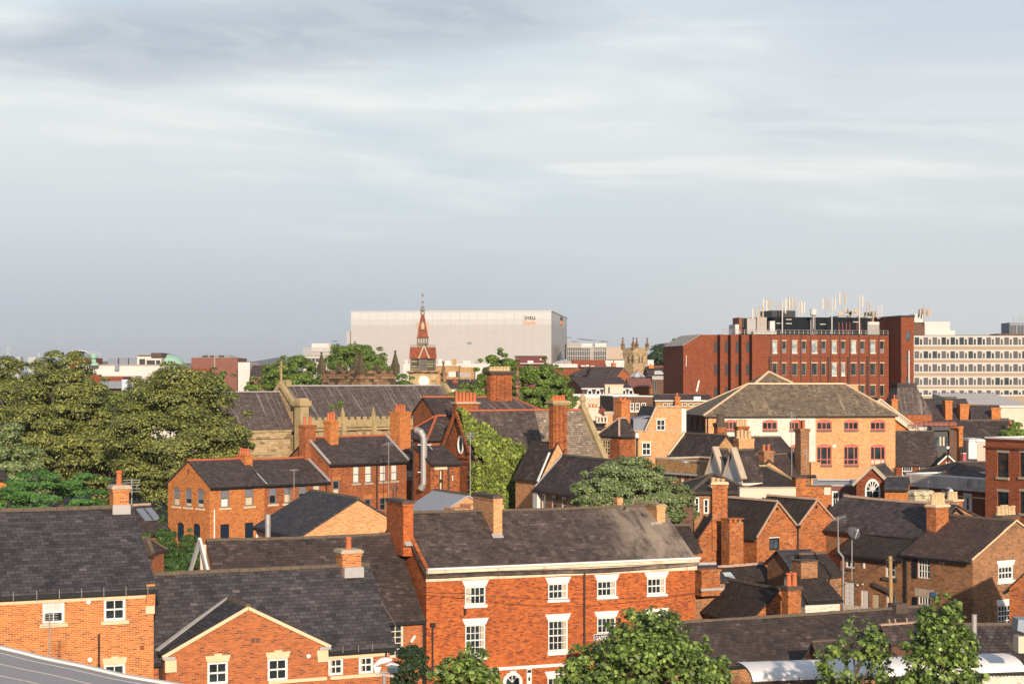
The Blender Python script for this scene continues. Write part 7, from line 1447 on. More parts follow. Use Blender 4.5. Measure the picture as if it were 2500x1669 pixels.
# Georgian house
w = T('georgian_house', 'three storey red Georgian brick house with white splayed lintels and a long brown slate roof', 'house', 1041, 100, 22)
t1 = w.tx(1697); Wd = 9.8; ze = w.pz(1401, 0, 0); zr = w.pz(1247, t1/2, Wd/2)
w.house(0, t1, Wd, ze, zr, 't', B_GEO, S_GEO, oh=.12, eo=.32, sag=.06, gutter=None)
GE = dict(fw=.08, bar=.035, frame=WHITE, rec=.10)
for a, b2, ya, yb in ((1135.5, 1185.5, 1431, 1475), (1338.5, 1386.5, 1423, 1461.5), (1458, 1505, 1416.5, 1455), (1580, 1625.5, 1410, 1449)):
    w.win('F', a, ya, b2, yb, grid=(4, 2), curt=[(.78, .99)] if a > 1300 else [(.02, .3)], sill=(WHITE, .17, .07, .1), lintel=('splay', WHITE, .36, .19), **GE)
for a, b2, ya, yb in ((1136, 1185, 1524, 1600), (1338.5, 1386.5, 1513, 1588), (1458, 1503.5, 1506, 1580), (1578.6, 1625, 1499, 1573)):
    w.win('F', a, ya, b2, yb, grid=(4, 4), curt=[(.82, .99)] if a < 1400 else [], sill=(WHITE, .22, .07, .1), lintel=('splay', WHITE, .36, .19), **GE)
w.win('F', 1337, 1652, 1386, 1720, grid=(4, 4), lintel=('splay', WHITE, .36, .19), **GE)
w.band('F', 1042, 1697, 1630, 1637.5, WHITE, .07, 'string_course', pyc=1180)
mb = MB(); zq = ze
for z0, z1, o_ in ((-.42, -.12, .06), (-.118, .06, .18), (.062, .26, .36)): w.fbox(mb, 'F', -.05, t1+.1, zq+z0, zq+z1, .003, o_)
w.part('cornice', mb, paint('stained_cornice', (.66, .54, .40), .85, (.20, .13, .07), .7, 1.0, streak=True)); mb = MB(); w.fbox(mb, 'F', -.05, t1+.15, zq+.262, zq+.36, .2, .46); w.part('gutter', mb, WHITE)
a, b2 = w.tx(1226), w.tx(1273); c = (a+b2)/2; zc = w.fz('F', c, 1664); R = (b2-a)/2; mb = MB(); n = 14
for k in range(n):
    p, q = math.pi*k/n, math.pi*(k+1)/n; f = lambda r, g_: (c-r*math.cos(g_), zc+r*math.sin(g_))
    A, Bq, Cq, D = f(R*.68, p), f(R*.68, q), f(R, q), f(R, p)
    mb.hexa([(A[0], -.14, A[1]), (Bq[0], -.14, Bq[1]), (Bq[0], -.003, Bq[1]), (A[0], -.003, A[1]), (D[0], -.14, D[1]), (Cq[0], -.14, Cq[1]), (Cq[0], -.003, Cq[1]), (D[0], -.003, D[1])])
mb.box(a, a+R*.32, -.14, -.003, w.g, zc); mb.box(b2-R*.32, b2, -.14, -.003, w.g, zc); mb.hexa([(c-.12, -.2, zc+R*.7), (c+.12, -.2, zc+R*.7), (c+.12, -.145, zc+R*.7), (c-.12, -.145, zc+R*.7), (c-.2, -.2, zc+R*1.12), (c+.2, -.2, zc+R*1.12), (c+.2, -.145, zc+R*1.12), (c-.2, -.145, zc+R*1.12)])
dr = w.part('door_surround', mb, WHITE); mb = MB(); mb.poly([(a+R*.3, -.02, w.g)]+[(b2-R*.3, -.02, w.g)]+[(c+R*.69*math.cos(math.pi*k/12), -.02, zc+R*.69*math.sin(math.pi*k/12)) for k in range(13)]); w.part('fanlight', mb, GLASS, dr)
mb = MB()
for k in (1, 2, 3): p = math.pi*k/4; mb.bar((c, -.04, zc), (c+R*.66*math.cos(p), -.04, zc+R*.66*math.sin(p)), .04)
w.part('glazing_bars', mb, WHITE, dr)
w.pipe('F', 1425.5, 1393, 1625, .055); w.pipe('F', 1055, 1528, 1640, .05, head=True)
mb = MB(); a = w.tx(1131); z = w.fz('F', a, 1484); mb.bar((a, -.05, z), (a, -.35, z), .04); mb.tube((a, -.35, z), (a, -.35, z-.3), .05); w.part('lamp_bracket', mb, DARKP)
w.chim(984.5, 1009, 1222, 1305, Wd/2-2.5, pxl=944, mat=B_GEO, capm=SOOT, capw=.06); w.chim(1205, 1226, 1209, 1296, Wd/2-2.1, pxl=1155, mat=B_PALE, capm=SOOT, capw=.07); w.chim(1604, 1624, 1230, 1278, Wd/2-1.6, pxl=1553, mat=B_PALE, capm=STONE_Y, capw=.07); w.chim(1508, 1519, 1215, 1250, Wd/2+1.0, .5, mat=B_PALE, cap='plain', capm=SOOT)
for px, pb in ((997, 1303), (1215.5, 1292), (1614, 1275)): a, b2 = w.tx(px-13, Wd/2-2.3), w.tx(px+13, Wd/2-2.3); tq = (a+b2)/2; z = w.pz(pb, tq, Wd/2-2.5); mb = MB(); dq = Wd/2-{997: 2.5, 1215.5: 2.1, 1614: 1.6}[px]; mb.slab([(a, dq-.3, w.roofz(a, dq-.3)+.175), (b2, dq-.3, w.roofz(a, dq-.3)+.175), (b2, dq+.0, w.roofz(a, dq)+.19), (a, dq+.0, w.roofz(a, dq)+.19)], .03); w.part('flashing', mb, LEAD)
w.done(); wC = w
mb = MB(); mb.bar((.02, -.2, ze+.22), (.02, Wd/2, zr+.2), .2, .12); w.part('raking_parapet', mb, B_GEO); mb = MB(); 
# corbelled bird pair on the right chimney
def pigeon(px, py, Y, face, lab):
    o = thing_at('pigeon', lab, 'pigeon', px, Y, 'pigeons on the chimney cap', base=wz(py, Y)); zb = o.g; mb = MB()
    prof = [(0, 0), (.045, .02), (.075, .07), (.085, .13), (.06, .19), (.035, .225), (.04, .26), (.03, .29), (0, .305)]
    n = 12
    rings = []
    for r, h in prof:
        cx_ = face*(.02 - .10*(1-h/.2) if h < .2 else .04); rings.append([(cx_+r*1.35*math.cos(2*math.pi*k/n), r*math.sin(2*math.pi*k/n), zb+.05+h) for k in range(n)])
    mb.smooth = True
    for A, Bq in zip(rings, rings[1:]):
        for k in range(n): mb.poly([A[k], A[(k+1) % n], Bq[(k+1) % n], Bq[k]])
    mb.smooth = False
    mb.hexa([(-face*.06, -.04, zb+.08), (-face*.28, -.03, zb+.03), (-face*.28, .03, zb+.03), (-face*.06, .04, zb+.08), (-face*.06, -.04, zb+.12), (-face*.28, -.03, zb+.045), (-face*.28, .03, zb+.045), (-face*.06, .04, zb+.12)])
    mb.tube((face*.08, 0, zb+.315), (face*.13, 0, zb+.305), .012, .003, 5)
    for d in (-.03, .03): mb.tube((0, d, zb), (0, d, zb+.08), .008, None, 5)
    o.part('body', mb, paint('pigeon_feathers', (.22, .17, .14), .9, (.1, .08, .08), .6, 9))
pigeon(1549, 1226, 107.5, 1, 'pigeon with its head up on the left end of the chimney cap'); pigeon(1602, 1234, 106.5, -1, 'pigeon on the right end of the chimney cap')
# agents' board and door plaque
o = T('estate_agent_board', 'navy and orange estate agent board on a post before the Georgian windows', 'sign', 1483, 97, 24); zz = lambda p: wz(p, 97)
a, b2 = o.tx(1450.5), o.tx(1498); mb = MB(); mb.box(b2-.02, b2+.06, .0, .08, o.g, zz(1546)); o.part('post', mb, WHITE)
NVY = paint('navy_board', (.020, .022, .034), .5); ORB = paint('orange_board', (.62, .26, .075), .55); TXW = paint('white_letter', (.72, .68, .6), .6); TXO = paint('orange_print', (.62, .20, .07), .6)
mb = MB(); mb.m = 0; mb.box(a, b2, -.03, 0, zz(1584), zz(1546.5)); mb.m = 1; mb.box(a, b2, -.03, 0, zz(1602), zz(1584)-.002); mb.m = 2; mb.box(a, b2, -.03, 0, zz(1609), zz(1602)-.002); bd = o.part('board', mb, [NVY, ORB, paint('black_strip', (.012, .012, .014), .5)])
mb = MB(); fr = .03
mb.box(a-fr, a-.002, -.035, .005, zz(1609), zz(1546)); mb.box(a-fr, b2, -.035, .005, zz(1546.5)+.002, zz(1546.5)+.03); o.part('edge', mb, WHITE)
kx = 97/F
for s_, x, y, sz, mt in (('GADSBY', 1453, 1559.5, 11.2, TXW), ('NICHOLS', 1453, 1568.5, 10.2, TXO), ('FOR SALE', 1453, 1593, 8.6, NVY), ('01332 2', 1453, 1600.8, 7.6, NVY), ('www.gadsby', 1453, 1607.6, 6.4, TXW)):
    ob = text(o, 'lettering', s_, sz*kx*1.3, (o.tx(x), -.034, zz(y)), (R90, 0, 0), mt, .002, parent=bd, bold=.004)
    wid = ob.dimensions.x; want = {'GADSBY': 38, 'NICHOLS': 44, 'FOR SALE': 36, '01332 2': 27, 'www.gadsby': 31}[s_]*kx; bpy.context.view_layer.update(); ob.scale = (want/max(.01, max(v.co.x for v in ob.data.vertices)), 1, 1)
mb = MB(); c0 = Vector((b2+.06, .02, 0)); c1 = Vector((b2+.06+1.25*math.cos(1.2), .02+1.25*math.sin(1.2), 0)); nn = Vector((math.sin(1.2), -math.cos(1.2), 0))*.03
for m_, ya, yb in ((0, 1546.5, 1584), (1, 1584, 1602)):
    mb.m = m_; z1, z0 = zz(ya), zz(yb)+.002; q = [c0, c1, c1+nn, c0+nn]; mb.hexa([(p.x, p.y, z0) for p in q]+[(p.x, p.y, z1) for p in q])
bd2 = o.part('board', mb, [NVY, ORB])
ob = text(o, 'lettering', 'GADSBY', .24, (c0.x+nn.x*1.2+.12, c0.y+nn.y*1.2+.3, zz(1561)), (R90, 0, 1.2), TXW, .002, parent=bd2)
o = T('door_sign', 'narrow white hanging sign with a dark crest beside the arched door', 'sign', 1291, 98.5, 24); mb = MB(); mb.box(-.13, .17, -.02, .02, wz(1672, 98.5), wz(1632, 98.5)); bd = o.part('board', mb, WHITE)
mb = MB(); mb.box(-.10, .14, -.026, -.021, wz(1641, 98.5), wz(1634, 98.5)); mb.lathe((.02, -.022), [(.0, wz(1662, 98.5)), (.06, wz(1659, 98.5)), (.075, wz(1655, 98.5)), (.03, wz(1651, 98.5)), (0, wz(1649, 98.5))], 8); o.part('crest', mb, DARKP, bd); mb = MB(); mb.bar((0, .03, o.g+3), (0, .03, wz(1633, 98.5)), .05); o.part('post', mb, WHITE)
# ---------------------------------------------------------------- roofs lower right
w = T('long_slate_building', 'long low building with a mossy dark slate roof across the lower right', 'building', 1668, 97, 25)
t1 = w.tx(2255, 3); Wd = 6.0; ze = w.pz(1611, w.tx(1880), 0); zr = w.pz(1506, w.tx(1930, 3), Wd/2); w.house(-.6, t1, Wd, ze, zr, 't', B_OLD, S_DARK, sag=.04, oh=.1, ridge=RIDGE_D)
w.done(); mb = MB(); a, b2 = w.tx(2187, 2.6), w.tx(2217, 2.6); mb.box(a, b2, 2.55, 3.4, zr-.7, zr+.42); w.part('lead_hatch', mb, SOOT)
for i, (ax, ay, bl, br, yb, dd, xr, lab) in enumerate(((1994.5, 1571, 1967, 2010, 1618, -1.6, 2075, 'small brown boarded gablet on the lower right roof, the nearer one'), (2160, 1530, 2134, 2177, 1566, .2, 2262, 'small brown boarded gablet with white ridge tiles on the lower right roof'))):
    dd -= 1.2
    q = T('gablet', lab, 'dormer', (bl+br)/2, w.Yd(w.tx(bl, dd), dd)-.3, 25); Yq = q.y; zb_, zt_ = wz(yb, Yq), wz(ay, Yq); hwq = (br-bl)/F*Yq*.9; Lq = (xr-ax)/F*Yq*1.1
    mb = MB(); mb.poly([(-.0, -hwq, zb_), (0, hwq, zb_), (0, 0, zt_)]); mb.box(0, Lq, -hwq*.9, hwq*.9, zb_-1.5, zb_); q.part('boarding', mb, paint('brown_boarding', (.11, .05, .035), .8, streak=True))
    mb = MB(); mb.slab([(-.2, -hwq-.1, zb_), (Lq, -hwq-.1, zb_), (Lq, 0, zt_+.1), (-.2, 0, zt_+.1)], .09); mb.slab([(-.2, hwq+.1, zb_), (Lq, hwq+.1, zb_), (Lq, 0, zt_+.1), (-.2, 0, zt_+.1)], .09); q.part('roof', mb, S_DARK)
    mb = MB(); mb.bar((-.2, 0, zt_+.14), (Lq, 0, zt_+.14), .2, .1)
    if i: 
        for t in (.5, .9, 1.7, 2.4): mb.bar((t, 0, zt_+.1), (t-.1, 0, zt_+.42), .07)
    q.part('ridge_tiles', mb, RIDGE_P if i else RIDGE_D)
w = T('tiled_roof_building', 'dark tiled roof building at the lower right edge behind the white canopy', 'building', 2335, 95, 4); t1 = w.tx(2580); ze = w.pz(1634, w.tx(2400), 0); zr = w.pz(1528, w.tx(2430, 3.5), 3.5); w.house(0, t1, 7, ze, zr, 't', B_WHT, roofing('pantile_roof', (.082, .058, .05), (.058, .043, .04), (.012, .011, .011), bw=.34, bh=.3, ms=.03, moss_amt=.25, seed=12), sag=.03); w.done()
o = thing_at('flue', 'shiny steel flue pipe on the lower right tiled roof', 'flue', 2378.5, 89, base=wz(1552, 89)); mb = MB(); mb.tube((0, 0, wz(1560, 89)), (0, 0, wz(1499, 89)), .135, None, 16); o.part('pipe', mb, STEEL); mb = MB(); mb.tube((0, 0, wz(1560, 89)), (0, 0, wz(1549, 89)), .2, .15, 14); o.part('collar', mb, DARKP)
o = thing_at('air_unit', 'blue grey ventilation hood on the roof at the right edge', 'vent unit', 2496, 87, base=wz(1552, 87)); mb = MB(); a = .38; zb_, zt_ = wz(1550, 87), wz(1508, 87); mb.hexa([(-a, -.5, zb_+.3), (.6, -.5, zb_), (.6, .6, zb_), (-a, .6, zb_+.3), (-a+.05, -.5, zt_), (.6, -.5, zt_-.1), (.6, .6, zt_), (-a+.05, .6, zt_)]); o.part('hood', mb, paint('blue_grey_hood', (.22, .27, .32), .4, metal=.3)); mb = MB(); mb.box(-.3, .5, -.4, .5, zb_-.8, zb_-.002); o.part('base', mb, CREAM)
w = T('canopy', 'long white curved fabric canopy over the lower right yard', 'canopy', 1812, 88, 12, base=0.0); t1 = w.tx(2468); zt_, zb_ = w.pz(1620, 0, 0), w.pz(1654, 0, 0)
m, q, b = base_mat('canopy_fabric'); q.l.new(q.mix(q.m('MULTIPLY', q.sstep(q.noise(objc(q), .8, 5), .45, .75), .35), (.72, .69, .66, 1), (.52, .49, .47, 1)), b.inputs['Base Color']); b.inputs['Roughness'].default_value = .6
mb = MB(); n = 12; r = 1.25; nx = 24; prof = []
for k in range(n+1): a = math.pi*(.02+.62*k/n); prof.append((-r*1.2+2.2*r*(1-math.cos(a))/1.6, zb_+(zt_-zb_)*math.sin(a)**.8*1.0))
def cp(i, k): y, z = prof[k]; sg = .05*math.sin(i*math.pi/4)**2; return (t1*i/nx, y, z-sg*math.sin(math.pi*k/n))
mb.smooth = True
for i in range(nx):
    for k in range(n): mb.poly([cp(i, k), cp(i+1, k), cp(i+1, k+1), cp(i, k+1)])
mb.smooth = False; w.part('fabric', mb, m)
mb = MB()
for i in range(0, nx+1, 4):
    for k in range(n): a, c = cp(i, k), cp(i, k+1); mb.tube((a[0], a[1], a[2]-.07), (c[0], c[1], c[2]-.07), .035, None, 6)
for k in (0, n): a, c = cp(0, k), cp(nx, k); mb.tube((a[0], a[1], a[2]-.08), (c[0], c[1], c[2]-.08), .05)
for i in range(0, nx+1, 6): a = cp(i, 0); mb.tube((a[0], a[1]+.02, 0), (a[0], a[1]+.02, a[2]-.05), .05)
w.part('frame', mb, DARKP)
mb = MB()
for i in range(nx*3): a = cp(i/3, 0); mb.lathe((a[0], a[1]-.05), [(.0, a[2]-.22), (.035, a[2]-.19), (0, a[2]-.15)], 6)
w.part('festoon_bulb', mb, DARKP)
# ---------------------------------------------------------------- crooked houses on the right
w = T('tiled_house', 'dark tiled roof with a white mortared ridge above the crooked brick house', 'house', 2205.5, 118, 35)
w1 = w; t1 = 10.2; zr1 = w.pz(1230, 5.1, 2.4); 
w.house(1.9, t1, 10.2, w.pz(1292, 1.9, 8), zr1, 'd', B_OLD, S_PURP, ridge=RIDGE_P, sag=.08, rd=3.2, gutter=DARKP); w.done()
w = T('crooked_brick_house', 'crooked old brick house with a sagging dark tiled roof, barred openings and a satellite dish', 'house', 2205.5, 117.8, 35); Wd = w.dx(2052)
w.house(0, 10, Wd, w.pz(1364, 0, 0), zr1-.25, 'd', B_OLD, S_TILE, rd=5.0, sag=.08, ridge=None, eo=.3)
w.win('L', 2065, 1352, 2087, 1386, grid=(2, 2), fw=.1, sill=(SOOT, .15, .1, .1)); w.win('L', 2162, 1371, 2187, 1409, grid=(2, 2), fw=.12, sill=(SOOT, .2, .2, .15))
w.win('L', 2063, 1420, 2087, 1482, grid=(7, 5), fw=.05, bar=.035, rail=False, name='barred_window'); w.win('L', 2102, 1440, 2121, 1495, grid=(5, 1), fw=.1, bar=.05, pane=B_RUST, rail=False, name='barred_door'); w.door('L', 2130, 1450, 2147, 1500, BOARD, 'door'); w.win('L', 2164, 1442, 2187, 1495, grid=(1, 1), fw=.12)
mb = MB()
for x, y, sx_, sy_ in ((2110, 1380, 5, 13), (2143, 1433, 9, 5), (2094, 1427, 4, 4), (2107, 1425, 3, 4)): a = w.fs('L', x); z = w.fz('L', a, y); w.fbox(mb, 'L', a-sx_*.014, a+sx_*.014, z-sy_*.013, z+sy_*.013, .003, .08)
w.part('utility_box', mb, WHITE); mb = MB(); a, b2 = w.fs('L', 2135), w.fs('L', 2187); z = w.fz('L', a, 1424); mb.bar(w.P('L', a, z, .1), w.P('L', b2, z-.5, .1), .22); w.part('beam', mb, SOOT)
mb = MB(); w.fbox(mb, 'L', w.fs('L', 2130), w.fs('L', 2062), w.g, w.fz('L', w.fs('L', 2090), 1478), .003, .05); w.part('whitewash', mb, B_WHT)
w.done()
w = T('gabled_brick_house', 'old brown brick house with shuttered casements and a sunlit gable at the right edge', 'house', 2375, 113, 35); Wd = w.dx(2205); ap = w.tx(2480)
w.house(0, 2*ap, Wd, w.pz(1368, 0, 0), w.pz(1274, ap, 0), 'd', B_OLD, S_TILE2, sag=.06, oh=.06, eo=.25, ridge=RIDGE_D)
w.win('F', 2437, 1380, 2474, 1415, grid=(4, 2), fw=.12, bar=.04, sill=(WHITE, .22, .1, .1), lintel=('splay', WHITE, .34, .16)); w.win('F', 2436, 1475, 2470, 1530, grid=(4, 4), fw=.1, bar=.04, lintel=('flat', WHITE, .34, .1))
w.win('L', 2241, 1361, 2270, 1411, grid=(4, 3), fw=.06, bar=.05, rail=False); w.win('L', 2242, 1456, 2271, 1510, grid=(4, 3), fw=.06, bar=.05, rail=False, lintel=('flat', TRIM_G, .5, .3))
mb = MB()
for a_, ya, yb in ((2238, 1362, 1411), (2239, 1457, 1510)): a = w.fs('L', a_); w.fbox(mb, 'L', a-.05, a+.35, w.fz('L', a, yb), w.fz('L', a, ya), .004, .06)
w.part('shutter', mb, DARKP); mb = MB(); a = w.fs('L', 2282); z = w.fz('L', a, 1449); w.fbox(mb, 'L', a-.2, a+.2, z-.18, z+.12, .003, .12); w.part('alarm_box', mb, paint('blue_box', (.05, .14, .28), .5))
mb = MB(); a = w.fs('L', 2300); z = w.fz('L', a, 1371); w.fbox(mb, 'L', a-.22, a+.22, z-.16, z+.16, .003, .05); pl = w.part('plaque', mb, TRIM)
text(w, 'numeral', '8', .26, (-.055, a+.09, z-.1), (R90, 0, -R90), SOOT, .003, parent=pl)
w.pipe('L', 2214, 1360, 1500, .07, head=True); w.chim(2285, 2316, 1231, 1290, Wd-.8, pxl=2262, pots=4, potm=POT_B, mat=B_RUST, capm=TRIM, ph=.75, pr=.17); w.chim(2445, 2489, 1257, 1275, Wd-1.5, .8, pots=5, potm=POT_B, mat=B_ORG2, capm=SOOT, ph=.6, pr=.16)
w.done(); mb = MB(); mb.bar((-.12, -.04, w.h['ze']+.06), (ap, -.04, w.h['zr']+.12), .08, .1); mb.bar((2*ap+.12, -.04, w.h['ze']+.06), (ap, -.04, w.h['zr']+.12), .08, .1); w.part('verge', mb, TRIM)
w = T('brick_chimney', 'red brick chimney with three buff pots behind the old tiled roofs', 'chimney', 2325, 124, 35, base=wz(1290, 124)); mb = MB(); mb.box(-.5, .5, -.5, .5, wz(1300, 124), wz(1222, 124)); st = w.part('stack', mb, B_MOD2); mb = MB(); mb.box(-.56, .56, -.56, .56, wz(1222, 124)+.002, wz(1218, 124)); w.part('cap', mb, TRIM)
for dx in (-.3, 0, .3): mb = MB(); mb.lathe((dx, 0), [(.17, wz(1218, 124)), (.13, wz(1204, 124)), (.16, wz(1202, 124)), (.16, wz(1200, 124)), (.1, wz(1200, 124))], 12); w.part('chimney_pot', mb, POT_B)
w = T('brick_chimney', 'squat pale brick chimney with a honeycomb top behind the mortared ridge', 'chimney', 2249, 126, 30, base=wz(1240, 126)); mb = MB(); mb.lathe((0, 0), [(.85, wz(1250, 126)), (.85, wz(1208, 126)), (.95, wz(1207, 126)), (.95, wz(1200, 126)), (.8, wz(1196, 126)), (.3, wz(1195, 126))], 8, False, .3); w.part('stack', mb, masonry('flaking_white_brick', (.58, .46, .36), (.45, .30, .2), (.6, .5, .4), odd=.2, stain=.3, dark=(.1, .06, .05), seed=40))
w = T('brick_outbuilding', 'sloping brown verge of a brick outbuilding at the right edge below the gable window', 'outbuilding', 2464, 104, -24); w.house(0, 2*w.tx(2530), 4, w.pz(1436, 0, 0), w.pz(1375, w.tx(2530), 0), 'd', B_ORG2, S_TILE2, gutter=DARKP, oh=.1); w.done()
# patched double gable and neighbours
w = T('double_gabled_house', 'patched orange brick house with twin gables, white mortared verges and one dark window', 'house', 1848, 123, 33)
g1 = w.tx(1945.7); g2 = w.tx(2040); zeL, zeM = w.pz(1311, 0, 0), w.pz(1286, g1, 0); zA = w.pz(1227, g1/2, 0); zA2 = w.pz(1222, (g1+g2)/2, 0); D = 5.2
w.h = dict(t0=0, t1=g2, W=D, ze=zeL, zr=None, axis='d', wall=B_RUST, z0=w.g-.5, rd=None, flat=False)
w.win('F', 1878.5, 1312.5, 1903, 1342, grid=(2, 1), fw=.1, frame=DARKP, pane=GLASS_B, lintel=('flat', WHITE, .06, .02), low=None); w.pipe('F', 1946.5, 1288, 1360, .06, head=True); w.done()
mb = MB(); mb.poly([(0, 0, zeL), (g1, 0, zeL), (g1, 0, zeM), (g1/2, 0, zA)]); mb.poly([(g1, 0, zeL), (g2, 0, zeL), (g2, 0, zeM+.2), ((g1+g2)/2, 0, zA2), (g1, 0, zeM)]); w.part('gable_wall', mb, B_RUST)
mb = MB()
for pts in ([(-.2, -.08, zeL-.15), (g1/2, -.08, zA+.1), (g1/2, D, zA+.1), (-.2, D, zeL-.15)], [(g1/2, -.08, zA+.1), (g1, -.08, zeM+.08), (g1, D, zeM+.08), (g1/2, D, zA+.1)], [(g1, -.08, zeM+.08), ((g1+g2)/2, -.08, zA2+.1), ((g1+g2)/2, D, zA2+.1), (g1, D, zeM+.08)], [((g1+g2)/2, -.08, zA2+.1), (g2+.1, -.08, zeM+.22), (g2+.1, D, zeM+.22), ((g1+g2)/2, D, zA2+.1)]):
    mb.grid(*pts, 4, 6, .04, RNG, .1)
w.part('roof', mb, S_TILE)
mb = MB()
for p, q in (((-.1, -.1, zeL), (g1/2, -.1, zA+.08)), ((g1/2, -.1, zA+.08), (g1, -.1, zeM+.06)), ((g1, -.1, zeM+.06), ((g1+g2)/2, -.1, zA2+.08)), (((g1+g2)/2, -.1, zA2+.08), (g2+.05, -.1, zeM+.2))): mb.bar(p, q, .07, .12)
w.part('verge', mb, RIDGE_P); mb = MB()
for cx_, z in ((g1/2, zA), ((g1+g2)/2, zA2)):
    for i in range(16): mb.hexa([(cx_-.14, D*i/16, z+.07), (cx_+.14, D*i/16, z+.07), (cx_+.14, D*(i+.93)/16, z+.07), (cx_-.14, D*(i+.93)/16, z+.07), (cx_-.05, D*i/16, z+.2), (cx_+.05, D*i/16, z+.2), (cx_+.05, D*(i+.93)/16, z+.2), (cx_-.05, D*(i+.93)/16, z+.2)])
w.part('ridge_tiles', mb, RIDGE_P); mb = MB(); mb.tube((g1/2, -.02, zA-.42), (g1/2, -.001, zA-.42), .11, None, 12); mb.tube(((g1+g2)/2, -.02, zA2-.42), ((g1+g2)/2, -.001, zA2-.42), .11, None, 12); mb.tube((w.tx(1875), -.02, wz(1272, 123)), (w.tx(1875), -.001, wz(1272, 123)), .1, None, 12); w.part('vent_hole', mb, DKGL)
w = T('brick_gable_house', 'old brick gable with a flush chimney and leaded casement beside the twin gables', 'house', 1706, 121, -6)
t1 = w.tx(1797); ze = w.pz(1316, 0, 0); zr = w.pz(1240, w.tx(1756), 0); w.house(0, t1, 6, ze, zr, 'd', B_RUST, S_TILE2, gutter=None, ridge=RIDGE_P, oh=.05, rd=w.tx(1756)); w.win('F', 1761, 1295, 1781, 1336, grid=(3, 4), fw=.1, bar=.06, frame=DARKP, pane=GLASS_L, rail=False, sill=(SOOT, .15, .1, .1)); w.win('F', 1762, 1372, 1781, 1400, grid=(1, 1), fw=.05, frame=DARKP)
w.chim(1739, 1776, 1176, 1300, -.12, .7, pots=0, mat=B_RUST, capm=TRIM, cap='brick'); w.done()
w = T('brick_pier', 'orange brick flue pier with a notched top beside the leaded casement', 'chimney', 1781, 119, 30); mb = MB(); t1 = w.tx(1815); mb.box(0, t1, 0, .9, w.g-.5, wz(1276, 119)); 
for k in range(3): mb.box(t1*k/3, t1*k/3+t1*.2, 0, .9, wz(1276, 119), wz(1268, 119))
mb.box(-.05, t1+.05, -.05, .95, wz(1268, 119), wz(1266, 119)); w.part('stack', mb, B_RUST)
w = T('tiled_outhouse', 'black tiled roof with a small brick gable, nearest of the yard roofs', 'outhouse', 1833, 109, 24); tq = w.tx(1904); w.house(0, 2*tq, w.dx(1690), w.pz(1516, 0, 0), w.pz(1441, tq, 0), 'd', B_RUST, S_TILE, sag=.05, gutter=None, oh=.08, ridge=SOOT); w.done()
w = T('tiled_outhouse', 'black tiled roof with a white mortared ridge and small rooflight, behind the nearest yard roof', 'outhouse', 1722, 115, 26); t1 = w.tx(1912); w.house(0, t1, 5, w.pz(1452, t1/2, 0), w.pz(1385, t1/2, 2.5), 't', B_OLD, S_TILE, sag=.06, ridge=RIDGE_P, gutter=None); 
mb = MB(); a = w.tx(1783, 1.2); mb.slab([(a-.3, .9, w.roofz(1, .9)+.28), (a+.35, .9, w.roofz(1, .9)+.28), (a+.35, 1.7, w.roofz(1, 1.7)+.28), (a-.3, 1.7, w.roofz(1, 1.7)+.28)], .1); w.part('rooflight', mb, GLASS_L); w.done()
w = T('brick_chimney', 'square brick stack with a flat cap at the left end of the yard roofs', 'chimney', 1713, 113, 26, base=wz(1440, 113)); mb = MB(); t1 = w.tx(1758); mb.box(0, t1, 0, .8, wz(1455, 113), wz(1396, 113)); mb.box(-.07, t1+.07, -.07, .87, wz(1396, 113)+.002, wz(1391, 113)); w.part('stack', mb, B_RUST); mb = MB(); mb.box(-.1, t1+.2, -.12, -.003, wz(1442, 113), wz(1436, 113)); w.part('flashing', mb, LEAD)
w = T('brick_chimney', 'red stack with two tall clay pots in front of the brown chimney breast', 'chimney', 1924, 106, 24, base=wz(1510, 106)); mb = MB(); t1 = w.tx(1956); mb.box(0, t1, 0, .7, wz(1530, 106), wz(1440, 106)); mb.m = 1; mb.box(-.07, t1+.07, -.07, .77, wz(1440, 106)+.002, wz(1432, 106)); w.part('stack', mb, [B_RUST, SOOT])
for f in (.3, .72): mb = MB(); mb.lathe((t1*f, .35), [(.17, wz(1432, 106)), (.14, wz(1406, 106)), (.17, wz(1404, 106)), (.16, wz(1400, 106)), (.1, wz(1402, 106))], 12); w.part('chimney_pot', mb, POT)
w = T('brick_yard_house', 'small yard house with a brick gablet, tiled slopes and a broad chimney breast', 'house', 1998, 114, 30); t1 = w.tx(2054); w.house(0, t1, 3.6, w.pz(1405, 0, 0), w.pz(1355, 1, 1.8), 't', B_OLD, S_TILE, gutter=None, ridge=RIDGE_D, sag=.03); w.done()
w = T('brick_chimney', 'broad brown brick chimney breast between the yard roofs', 'chimney', 1956, 110, 24, base=zg(110)); mb = MB(); t1 = w.tx(1996); mb.box(0, t1, 0, 1.0, w.g-.3, wz(1372, 110)); w.part('stack', mb, B_OLD); mb = MB(); mb.box(-.05, t1+.05, -.05, 1.05, wz(1372, 110)+.002, wz(1368.5, 110)); w.part('cap', mb, SOOT)
w = T('slate_outhouse', 'little blue slate roof beside the broad brown chimney breast', 'outhouse', 1928, 115, 20); t1 = w.tx(2004); w.house(0, t1, 3, w.pz(1384, 1, 0), w.pz(1346, 1.4, 1.5), 't', B_OLD, S_MOD, gutter=None, ridge=None); w.done()
w = T('whitewashed_outhouse', 'whitewashed brick outhouse with a dark tiled lean-to roof in the yard', 'outhouse', 1966, 108, 20); t1 = w.tx(2050); w.house(0, t1, 2.6, w.pz(1462, t1/2, 0), w.pz(1402, t1/2, 2.5), 't', B_WHT, S_TILE, gutter=DARKP, ridge=None, rd=2.55, oh=.05); mb = MB(); w.fbox(mb, 'F', -.7, -.1, w.pz(1480, 0), w.pz(1462, 0), .0, .1); w.part('window', mb, DKGL); w.done()
